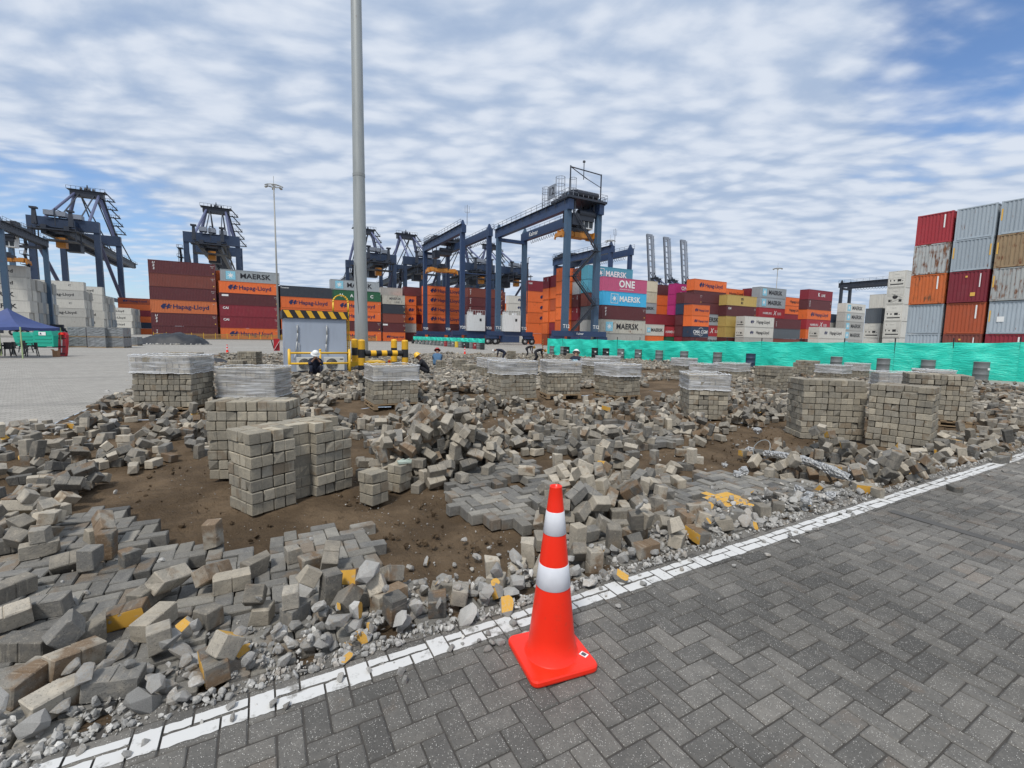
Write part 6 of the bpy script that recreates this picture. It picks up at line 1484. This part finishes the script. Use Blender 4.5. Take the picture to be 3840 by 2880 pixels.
# ------------------------------------------------------------------ loose pavers, dropped one after another onto a height field
rg = random.Random(99)
drops = []                                 # (distance, mesh, matrix, kind)
def plane_fit(x, y, z):
    A3 = np.c_[x, y, np.ones_like(x)]; k, *_ = np.linalg.lstsq(A3, z, rcond=None); return k
def drop(a, b, mesh, kind, rz=None, end=None, s=1.0, maxz=.9):
    if in_foot(S(a, b)): return False
    rz = rg.uniform(0, math.pi) if rz is None else rz
    L_, W_, H_ = .198 * s, .098 * s, .1 * s
    if kind.startswith('rock'): L_ = W_ = H_ = None
    end = (rg.random() < .11) if end is None else end
    hx, hy, hh = (.049 * s, .05 * s, .099 * s) if end else (.099 * s, .049 * s, .05 * s)
    q = hm_rect(a, b, hx, hy, rz)
    if q is None:
        z = -.085 + hh + max(0, rg.gauss(.0, .05)); k = (rg.gauss(0, .12), rg.gauss(0, .12))
    else:
        I_, J_, x, y = q
        if len(x) < 4: return False
        h = HM[I_, J_]; hi = np.percentile(h, 82)
        if hi > maxz: return False
        sel = h > np.percentile(h, 35) - 1e-6
        k = plane_fit(x[sel], y[sel], h[sel]) if sel.sum() > 4 else (0, 0, hi)
        g_ = math.hypot(k[0], k[1]); lim = .75 if not end else .25
        f_ = min(1, lim / g_) if g_ > 1e-6 else 0
        k = (k[0] * f_ + rg.gauss(0, .035), k[1] * f_ + rg.gauss(0, .035))
        res = h - (k[0] * x + k[1] * y); z0 = np.percentile(res, 88); z = z0 + hh - .004
        HM[I_, J_] = np.maximum(h, np.minimum(z0 + k[0] * x + k[1] * y + 2 * hh, z0 + 2.6 * hh))
    nrm = Vector((-k[0], -k[1], 1)).normalized(); xa = Vector((math.cos(rz), math.sin(rz), 0)); xa = (xa - nrm * xa.dot(nrm)).normalized(); ya = nrm.cross(xa)
    Mx = Matrix((xa, ya, nrm)).transposed().to_4x4()
    if end: Mx = Mx @ Matrix.Rotation(math.pi / 2, 4, 'Y')
    else: Mx = Mx @ Matrix.Rotation(rg.choice((0, 1, 2, 3)) * math.pi / 2, 4, 'X')
    Mx = Matrix.Translation((a, b, z)) @ Mx @ Matrix.Scale(s, 4)
    p = S(a, b, z); drops.append([p.length, mesh, Mx, kind]); return True
def pick(cut=.2, yel=.03):
    cut = min(.8, cut * 1.7)
    r_ = rg.random()
    if r_ < yel: return rg.choice(BR_YEL), 'brick_y'
    if r_ < yel + cut: return rg.choice(BR_CUT), 'brick_c'
    return rg.choice(BR_WHOLE), 'brick'
def fill(poly, n, cut=.2, yel=.03, avoid=True, clump=0):
    q = [AB(*p) for p in poly]; x0, x1, y0, y1 = min(p[0] for p in q), max(p[0] for p in q), min(p[1] for p in q), max(p[1] for p in q)
    k = tries = 0
    while k < n and tries < n * 40:
        tries += 1; a, b = rg.uniform(x0, x1), rg.uniform(y0, y1)
        if not inpoly(a, b, q) or b < RB0 + .05: continue
        if avoid and any(inpoly(a, b, s_) for s_ in SAND_AB): continue
        if clump and noise.noise((a * 1.3, b * 1.3, clump)) < rg.uniform(-.3, .3): continue
        me, kd = pick(cut, yel)
        if drop(a, b, me, kd, maxz=.16): k += 1
def heap(c, sa, sb, n, cut=.05, yel=.0, maxz=.9):
    a0, b0 = AB(*c)
    for _ in range(n):
        me, kd = pick(cut, yel); drop(a0 + rg.gauss(0, sa), b0 + rg.gauss(0, sb), me, kd, maxz=maxz)
# single pavers that stand out in the foreground: pixel, heading, on end?, mesh kind
for (u, v, hd, en, kd) in [(90, 2560, 62, 0, 'w'), (215, 2620, 40, 0, 'w'), (430, 2560, -8, 0, 'w'), (560, 2230, 58, 0, 'w'), (640, 2210, 40, 0, 'w'), (870, 2180, 5, 0, 'w'), (800, 2170, 60, 0, 'w'), (960, 2120, 35, 0, 'c'),
        (170, 2270, -10, 0, 'w'), (20, 2330, 20, 0, 'w'), (40, 2210, 45, 0, 'w'), (330, 2380, 35, 0, 'c'), (470, 2300, -5, 0, 'y'), (250, 2420, 30, 0, 'c'), (280, 2470, 40, 0, 'y'), (580, 2330, 60, 0, 'w'), (100, 2420, -20, 0, 'w'),
        (270, 2100, 10, 0, 'w'), (340, 2110, 70, 1, 'c'), (150, 2060, 15, 0, 'w'), (60, 2000, 60, 0, 'y'), (480, 2090, 30, 0, 'c'), (800, 2030, 70, 1, 'w'), (1240, 2240, 100, 1, 'w'), (1180, 2100, 20, 0, 'w'), (1240, 2110, 80, 0, 'w'), (1100, 2080, 10, 0, 'c'),
        (1680, 2190, 15, 0, 'w'), (1640, 2260, 70, 0, 'y'), (1850, 2120, 70, 1, 'w'), (1980, 2050, 60, 1, 'w'), (1940, 2090, 50, 0, 'w'), (2040, 2130, 30, 0, 'w'), (2140, 2170, -15, 0, 'w'), (1480, 2300, 15, 1, 'y'), (1700, 2320, 20, 1, 'c'), (1630, 2340, 60, 0, 'c'), (1460, 2240, 20, 0, 'y'), (1900, 2240, 30, 0, 'y'), (1840, 2260, 80, 1, 'w'),
        (2350, 2100, 10, 0, 'w'), (2420, 2060, 0, 0, 'w'), (2230, 2090, 70, 1, 'w'), (2300, 2040, 60, 1, 'w'), (2460, 1920, 80, 1, 'w'), (2600, 2070, 20, 0, 'c'), (2540, 2020, 30, 0, 'w'), (2380, 2000, 5, 0, 'w')]:
    a, b = AB(u, v, 0.05)
    if b > RB0 + .03: drop(a, b, {'w': rg.choice(BR_WHOLE), 'c': rg.choice(BR_CUT), 'y': rg.choice(BR_YEL)}[kd], {'w': 'brick', 'c': 'brick_c', 'y': 'brick_y'}[kd], R(hd), bool(en), 1.04)
heap((1640, 1730), .38, .34, 220, .06, maxz=.62); heap((1740, 1680), .30, .28, 60, .06, maxz=.45); heap((1500, 1780), .18, .2, 30, .05, maxz=.4)
heap((2270, 1800), .42, .32, 60, .2, .02, .20); heap((2330, 1920), .32, .28, 40, .2, .03, .18); heap((2160, 1960), .22, .2, 24, .05, .0, .3); heap((1250, 1452), .9, .5, 260, .05, maxz=.5); heap((1500, 1470), .7, .6, 120, .05, maxz=.4)
heap((3120, 1735), .7, .30, 60, .25, .08, .36); heap((2960, 1720), .4, .3, 22, .2, .05, .3); heap((3650, 1660), 1.2, .5, 100, .25, .06, .35); heap((3350, 1775), .6, .2, 34, .4, .1, .3)
fill([(-300, 1640), (420, 1560), (760, 1560), (850, 1650), (760, 1700), (420, 1780), (250, 1900), (-300, 2010)], 250, .22, .03, clump=4)
fill([(-200, 1950), (250, 1930), (400, 2020), (420, 2120), (-200, 2140)], 26, .3, .04)
fill([(560, 2380), (1400, 2180), (2000, 2190), (2000, 2290), (1000, 2540), (560, 2660)], 16, .75, .25, False)
fill([(1900, 1690), (2300, 1640), (2700, 1650), (2600, 1760), (2480, 1900), (2330, 2040), (2150, 2100), (2050, 1900)], 45, .12, .03)
fill([(2700, 1650), (3000, 1700), (3500, 1690), (3900, 1600), (3900, 1680), (3300, 1830), (3000, 1800)], 60, .4, .1)
fill([(2250, 2080), (2500, 1990), (2700, 1950), (3050, 1880), (3000, 1920), (2560, 2060)], 10, .9, .5, False)
fill([(400, 1560), (560, 1480), (1000, 1480), (1900, 1500), (2900, 1500), (3300, 1560), (2700, 1660), (1900, 1700), (1250, 1690), (800, 1560)], 1250, .15, .03, clump=7)
# the far field, too many and too small to place singly
far = Soup(['brick', 'yellowpaint'])
def far_fill(n, a0, a1, b0, b1, th):
    k = 0
    while k < n:
        a, b = rg.uniform(a0, a1), rg.uniform(b0, b1); nv = noise.noise((a * .5, b * .5, 31)) + .5 * noise.noise((a * 1.6, b * 1.6, 8))
        k += 1
        if nv < rg.uniform(-.6, .25) + th: continue
        p = S(a, b)
        if in_foot(p) or not inframe(p, 250) or any(inpoly(a, b, s_) for s_ in SAND_AB): continue
        pile = max(0, nv) * .38
        z = -.06 + rg.random() ** 1.3 * pile
        V, F = FARB[rg.randrange(len(FARB))]
        sl_ = .2 + pile
        e = Euler((rg.gauss(0, sl_ * .8), rg.gauss(0, sl_ * .8) + (math.pi / 2 if rg.random() < .1 else 0), rg.uniform(0, math.pi)))
        far.put(V, F, Matrix.Translation((a, b, z + .05)) @ e.to_matrix().to_4x4(), rtint(rg))
FARB = [brick_arr(.2, .1, .1, .008, rg, .004) for _ in range(8)]
far_fill(5200, RA0, 14, 12.5, 20, -.28); far_fill(8500, RA0 + .3, 26, 19, 30, -.22); far_fill(6000, RA0 + .5, 26, 29, RB1, -.25); far_fill(3600, 12, 27, 3, 16, -.22)
# ------------------------------------------------------------------ broken stones, gravel
stones = []
def drop_stone(a, b, r_, yel=False, force=False):
    if in_foot(S(a, b)): return
    me = rg.choice(ROCKY if yel else ROCKS); q = hm_rect(a, b, r_ * .8, r_ * .8, 0); z = 0
    if q is not None and len(q[0]):
        h = HM[q[0], q[1]]; z = np.percentile(h, 65)
        if z > .035 and rg.random() < .85 and not force: return
        HM[q[0], q[1]] = np.maximum(h, z + r_ * .8)
    elif b > RB0: z = -.06
    e = Euler((rg.gauss(0, .5), rg.gauss(0, .5), rg.uniform(0, 6.3))) if not yel else Euler((rg.gauss(.5, .5), rg.gauss(0, .7), rg.uniform(0, 6.3)))
    p = S(a, b, z); stones.append([p.length / r_, me, Matrix.Translation((a, b, z + r_ * .42)) @ e.to_matrix().to_4x4() @ Matrix.Scale(r_, 4), 'y' if yel else 'n'])
def band(n, a0, a1, bc, bs, r0, r1, yel=.1, clump=0):
    for _ in range(n):
        a = rg.uniform(a0, a1); b = LB1 + .12 + abs(rg.gauss(bc, bs)) if rg.random() < .94 else LB1 - rg.random() * .25
        if clump and noise.noise((a * 1.6, b * 2, clump)) < -.1: continue
        r_ = r0 + (r1 - r0) * rg.random() ** 2.2
        if b < LB1 + .1: r_ = min(r_, .028)
        drop_stone(a, b, r_, rg.random() < yel and r_ > .03)
band(330, -1.6, 4.2, .12, .16, .025, .085, .10); band(150, 1.5, 5.0, .22, .20, .02, .065, .14); band(190, 4.0, 12.5, .22, .28, .025, .085, .12); band(170, -1.2, 1.6, .22, .2, .03, .085, .12)
for (u, v, r_, y) in [(640, 2460, .085, 0), (700, 2380, .08, 1), (590, 2630, .06, 0), (680, 2640, .055, 0), (1560, 2320, .07, 0), (1750, 2330, .085, 0), (1900, 2290, .085, 1), (1830, 2280, .05, 0), (1500, 2380, .06, 0), (1280, 2400, .07, 0), (1340, 2370, .065, 1), (2210, 2200, .07, 0), (2330, 2180, .075, 1), (2260, 2160, .06, 0), (1540, 2090, .05, 1), (1600, 2070, .05, 1), (1500, 2130, .045, 0), (1300, 2480, .045, 1), (1740, 1990, .045, 0), (2560, 2000, .06, 1), (2650, 2030, .055, 1), (2830, 1990, .06, 1), (2700, 1950, .05, 0), (2990, 1880, .07, 1), (2900, 1960, .05, 0), (1200, 2340, .06, 0), (1040, 2410, .05, 0)]:
    a, b = AB(u, v); drop_stone(a, b, r_, bool(y), True)
lp = [(-3, 9.4), (-3.1, 11), (-2.9, 14), (-3, 18), (-2.8, 24)]
for k in range(240):
    b = rg.uniform(8.2, 22); a = -2.95 + rg.gauss(0, .35); drop_stone(a, b, rg.uniform(.03, .11), rg.random() < .03)
for u, v in [(150, 1600), (125, 1585), (360, 1580), (350, 1590), (300, 1610), (80, 1590)]:
    p = G(u, v, .05); a, b = p.dot(VA), p.dot(VB); Mx = Matrix.Translation((a, b, .05)) @ Euler((rg.gauss(0, .1), rg.gauss(0, .1), rg.uniform(0, 3))).to_matrix().to_4x4(); drops.append([1.0, rg.choice(BR_CUT), Mx, 'brick_c'])
# largest ones are things of their own
drops.sort(key=lambda q: q[0]); rest = Soup(['brick', 'yellowpaint']); RZ = Matrix.Rotation(TH, 4, 'Z')
def zone(u, v):
    if u > 2700: return 'at the far right of the rubble'
    if u > 1890: return 'in the scatter behind the orange cone'
    if v > 2030: return 'on the torn paving left of the cone'
    if u < 900: return 'in the field at the left edge'
    if v < 1910 and u > 1370: return 'in the mound beside the glove'
    return 'at the edge of the bare sand'
LBL = {'brick': ('loose_paver', 'whole grey concrete paver lying loose in the near rubble', 'paver'), 'brick_c': ('broken_paver', 'broken grey concrete paver lying in the near rubble', 'paver'), 'brick_y': ('painted_paver', 'yellow-painted loose paver', 'paver')}
n_obj = 0
for d, me, Mx, kd in drops:
    pw = RZ @ Mx; u, v, dd = proj(pw.translation)
    if n_obj < 300 and -40 < u < 3880 and v < 2900:
        nm, lb, ct = LBL[kd]; zn = zone(u, v); lb = lb.replace(' lying loose in the near rubble', ' lying loose').replace(' lying in the near rubble', '') + ' ' + zn; o = bpy.data.objects.new(nm, me); col.objects.link(o); o.matrix_world = pw; tag(o, lb, ct, {'brick': 'loose whole pavers', 'brick_c': 'loose broken pavers', 'brick_y': 'loose yellow painted pavers'}[kd] + ' ' + zn); n_obj += 1
    elif dd > .3: rest.putm(me, Mx, rtint(rg))
tag(stuff(rest.build('loose_pavers', None, (0, 0, 0), TH)), 'mass of loose grey pavers strewn over the lifted area', 'rubble')
tag(stuff(far.build('far_pavers', None, (0, 0, 0), TH)), 'far field of scattered pavers reaching to the green screen', 'rubble')
stones.sort(key=lambda q: q[0]); rs = Soup(['rock', 'yellowpaint']); n_obj = 0
for d, me, Mx, kd in stones:
    pw = RZ @ Mx; u, v, dd = proj(pw.translation)
    if n_obj < 300 and -40 < u < 3880 and v < 2900:
        o = bpy.data.objects.new('painted_stone' if kd == 'y' else 'rubble_stone', me); col.objects.link(o); o.matrix_world = pw; n_obj += 1
        if kd == 'y': zn = 'right of the cone' if u > 2000 else 'left of the cone'; tag(o, 'jagged concrete lump with yellow paint on one face, ' + zn, 'stone', 'yellow painted concrete lumps ' + zn)
        else: zn = 'right of the cone' if u > 2000 else ('left of the cone' if u > 900 else 'near the lower left corner'); tag(o, 'jagged pale lump of broken concrete along the torn edge, ' + zn, 'stone', 'lumps of broken concrete ' + zn)
    elif dd > .3: rs.putm(me, Mx, rtint(rg))
for _ in range(900):                      # chippings among the pavers
    a, b = rg.uniform(-2.6, 9), rg.uniform(RB0, 9)
    i, j = int((a - HA0) / HMR), int((b - HB0) / HMR); z = HM[i, j]
    if z > .02 or noise.noise((a * 1.1, b * 1.1, 40)) < -.05 or any(inpoly(a, b, q_) for q_ in SAND_AB[:2]): continue
    r_ = .008 + .03 * rg.random() ** 2
    rs.putm(rg.choice(ROCKS), Matrix.Translation((a, b, z + r_ * .4)) @ Euler((rg.uniform(0, 6), rg.uniform(0, 6), rg.uniform(0, 6))).to_matrix().to_4x4() @ Matrix.Scale(r_, 4), rtint(rg))
for _ in range(4200):                     # small broken stuff packed along the line
    a = rg.uniform(-1.8, 12) if rg.random() < .6 else rg.uniform(-1.8, 4); b = LB1 + .03 + abs(rg.gauss(.04, .19))
    i, j = int((a - HA0) / HMR), int((b - HB0) / HMR); z = HM[i, j] if 0 <= i < HNA and 0 <= j < HNB and b > RB0 else 0
    if z > .05 or noise.noise((a * 1.5, b * 1.5, 41)) < -.25: continue
    r_ = .007 + .022 * rg.random() ** 2
    rs.putm(rg.choice(ROCKS), Matrix.Translation((a, b, z + r_ * .45)) @ Euler((rg.uniform(0, 6), rg.uniform(0, 6), rg.uniform(0, 6))).to_matrix().to_4x4() @ Matrix.Scale(r_, 4), rtint(rg))
for _ in range(8500):                     # grit and chippings
    a = rg.uniform(-1.8, 11) if rg.random() < .75 else rg.uniform(-1.5, 4)
    b = LB1 + .04 + abs(rg.gauss(.0, .26)) if rg.random() < .95 else LB1 - abs(rg.gauss(0, .4))
    if b < LB1 + .1 and rg.random() < .35: continue
    i, j = int((a - HA0) / HMR), int((b - HB0) / HMR); z = HM[i, j] if 0 <= i < HNA and 0 <= j < HNB and b > RB0 else .0
    if z > .03: continue
    r_ = .003 + .016 * rg.random() ** 2.5; 
    if b < LB0 - .02: r_ = .002 + .006 * rg.random() ** 2
    rs.putm(rg.choice(PEB), Matrix.Translation((a, b, z + r_ * .4)) @ Euler((rg.uniform(0, 6), rg.uniform(0, 6), rg.uniform(0, 6))).to_matrix().to_4x4() @ Matrix.Scale(r_, 4), rtint(rg))
for _ in range(600):                      # crumbs on the sand
    q = rg.choice(SAND_AB[:2]); x0, x1, y0, y1 = min(p[0] for p in q), max(p[0] for p in q), min(p[1] for p in q), max(p[1] for p in q); a, b = rg.uniform(x0, x1), rg.uniform(y0, y1)
    r_ = .003 + .010 * rg.random() ** 3; i, j = int((a - HA0) / HMR), int((b - HB0) / HMR)
    if HM[i, j] > -.06: continue
    rs.putm(rg.choice(PEB), Matrix.Translation((a, b, -.095 + r_ * .4)) @ Matrix.Scale(r_, 4), (.4, rg.random() * .6, .8, 1))
cl = Soup(['sand'])
for _ in range(1500):                     # clods of soil
    q = rg.choice(SAND_AB[:4]); x0, x1, y0, y1 = min(p[0] for p in q), max(p[0] for p in q), min(p[1] for p in q), max(p[1] for p in q); a, b = rg.uniform(x0, x1), rg.uniform(y0, y1)
    i, j = int((a - HA0) / HMR), int((b - HB0) / HMR)
    if not (0 <= i < HNA and 0 <= j < HNB) or HM[i, j] > -.06 or noise.noise((a * 2, b * 2, 50)) < -.1: continue
    r_ = .008 + .030 * rg.random() ** 2.5
    cl.putm(rg.choice(PEB), Matrix.Translation((a, b, -.10 + r_ * .2)) @ Euler((rg.uniform(0, 6), rg.uniform(0, 6), rg.uniform(0, 6))).to_matrix().to_4x4() @ Matrix.Scale(r_, 4), rtint(rg))
tag(stuff(cl.build('soil_clods', None, (0, 0, 0), TH)), 'crumbled clods of damp brown soil on the bare patches', 'soil')
tag(stuff(rs.build('gravel', None, (0, 0, 0), TH)), 'grit and small stones along the torn edge of the paving', 'gravel')
# ------------------------------------------------------------------ traffic cones
def cone_meshes():
    ax = Vector((.225, 2.165, 0))
    def zat(v):
        lo, hi = 0.0, 1.2
        for _ in range(40):
            mid = (lo + hi) / 2
            if proj(ax + Vector((0, 0, mid)))[1] > v: lo = mid
            else: hi = mid
        return lo
    H_ = zat(1824); zs = [zat(1912), zat(1995), zat(2105), zat(2188)]
    rr = lambda z: .030 + (.122 - .030) * (H_ - z) / (H_ - .06)
    body = MB(); prof = [(.140, .036), (.132, .044), (.127, .062)] + [(rr(.07 + (H_ - .07) * i / 10), .07 + (H_ - .07) * i / 10) for i in range(11)]
    prof += [(.0305, H_ + .003), (.024, H_ + .001), (.022, H_ - .05)]
    body.lathe(prof, 40)
    band_ = []
    for z1, z0 in ((zs[0], zs[1]), (zs[2], zs[3])):
        b_ = MB(); b_.lathe([(rr(z0) + .0003, z0), (rr(z0) + .0022, z0 + .002), (rr(z1) + .0022, z1 - .002), (rr(z1) + .0003, z1)], 40); band_.append(b_.mesh('reflective_collar', True))
    base = MB(); h = .178; rc = .035; ring = []
    for sx, sy, t0 in ((1, 1, 0), (-1, 1, 90), (-1, -1, 180), (1, -1, 270)):
        for k in range(6): t = R(t0 + k * 18); ring.append((sx * (h - rc) + rc * math.cos(t), sy * (h - rc) + rc * math.sin(t)))
    n = len(ring); levels = [(.985, .004), (1.0, .012), (1.0, .028), (.975, .036), (.80, .038)]
    for k, z in levels: base.v += [(x * k, y * k, z) for x, y in ring]
    for q in range(len(levels) - 1): base.f += [(q * n + i, q * n + (i + 1) % n, (q + 1) * n + (i + 1) % n, (q + 1) * n + i) for i in range(n)]
    base.f.append(tuple((len(levels) - 1) * n + i for i in range(n))); base.m = [0] * len(base.f)
    for sx in (-1, 1):
        for sy in (-1, 1): base.box(sx * .13 - .02, sx * .13 + .02, sy * .13 - .02, sy * .13 + .02, 0.0, .006)
    out = (body.mesh('cone_body', True), band_, base.mesh('cone_base'))
    out[0].materials.append(M['cone']); out[2].materials.append(M['cone']); [b_.materials.append(M['reflective']) for b_ in band_]
    return out
CONE = cone_meshes()
def cone(label, p, rz, s=1.0, sticker=False):
    t = thing('traffic_cone', label, 'traffic cone', p, rz, 'traffic cones')
    for nm, me in (('cone_body', CONE[0]), ('reflective_collar', CONE[1][0]), ('reflective_collar', CONE[1][1]), ('cone_base', CONE[2])):
        put(nm, me, t, scale=(s, s, s))
    if sticker:
        put('sticker', MB().box(-.015, .015, -.02, .02, 0, .001).mesh('sticker'), t, (.140, -.085, .0378), rz=.5, mat=M['inkwhite'])
        put('sticker_print', MB().box(-.010, .010, -.012, .012, 0, .0006).mesh('sticker_print'), t, (.140, -.085, .0390), rz=.5, mat=M['inkgrey'])
    return t
cone('big orange traffic cone with two white collars beside the white line', (.225, 2.165, 0), R(21), 1, True)
for lb, u, v, s in (('small far orange cone at the back left edge of the rubble', 853, 1327, .8), ('small far orange cone in front of the row of drums', 1743, 1331, .8)):
    p = G(u, v); cone(lb, (p.x, p.y, 0), .3, s)
p = G(-20, 1640); cone('orange cone cut off at the left edge of the picture', (p.x - .1, p.y, 0), .2, .55)
# ------------------------------------------------------------------ foil-wrapped broken concrete on the right
def lumps(pts, r_, rg, n=10):
    P = []
    for p in pts:
        for _ in range(n):
            v = Vector((rg.gauss(0, 1), rg.gauss(0, 1), rg.gauss(0, 1))).normalized() * r_ * rg.uniform(.7, 1.05); P.append(tuple(Vector(p) + v))
    return P
rgf = random.Random(12)
f0, f1 = AB(2870, 1700, .12), AB(3190, 1790, .12); foil = thing('foil_wrapped_pipe', 'lagged pipe in crumpled silver foil lying on the rubble', 'pipe', S(f0[0], f0[1], .10), math.atan2((S(*f1) - S(*f0)).y, (S(*f1) - S(*f0)).x))
Lf = (S(*f1) - S(*f0)).length; mb = MB(); n, mN = 44, 16
for i in range(n + 1):
    x = Lf * i / n; rr = .046 * (1 + .35 * noise.noise((x * 5, 1, 2)))
    for k_ in range(mN): th = 2 * math.pi * k_ / mN; r2 = rr * (1 + .35 * noise.noise((x * 9, math.cos(th) * 3.5, math.sin(th) * 3.5)) + rgf.uniform(-.16, .16)); mb.v.append((x, r2 * math.cos(th), .02 + r2 * math.sin(th) + .05 * math.sin(x * 3)))
for i in range(n):
    for k_ in range(mN): a, b = i * mN + k_, i * mN + (k_ + 1) % mN; mb.f.append((a, b, b + mN, a + mN)); mb.m.append(1 if .25 < i / n < .5 and 8 < k_ < 13 else 0)
mb.build('foil', [M['foil'], M['rock']], foil)
wr = MB(); wr.tube([Vector((-.05 + .10 * math.cos(t_), .06 * math.sin(t_ * 1.3), .06 + .13 * math.sin(t_))) for t_ in np.linspace(0, 6.2, 16)], .006, 5); wr.build('wire_loop', M['galv'], foil)
for i, (u, v, r_) in enumerate(((2838, 1612, .085), (2815, 1685, .07), (2790, 1765, .07), (2770, 1775, .05), (2990, 1830, .06), (3030, 1860, .07), (3120, 1860, .07), (3020, 1900, .055), (2720, 1740, .04), (3190, 1760, .07))):
    a, b = AB(u, v, .04); i_, j_ = int((a - HA0) / HMR), int((b - HB0) / HMR); z = max(0, HM[i_, j_]) if 0 <= i_ < HNA and 0 <= j_ < HNB else 0
    me = hull(lumps([(0, 0, 0), (r_ * .6, 0, .0)], r_, rgf, 12), 'foil_scrap'); me.materials.append(M['foil']); pw = S(a, b, z + r_ * .5)
    o = put('foil_scrap', me, None, pw, rz=rgf.uniform(0, 6)); tag(o, 'crumpled scrap of silver foil lagging among the pavers', 'foil scrap', 'scraps of foil lagging')
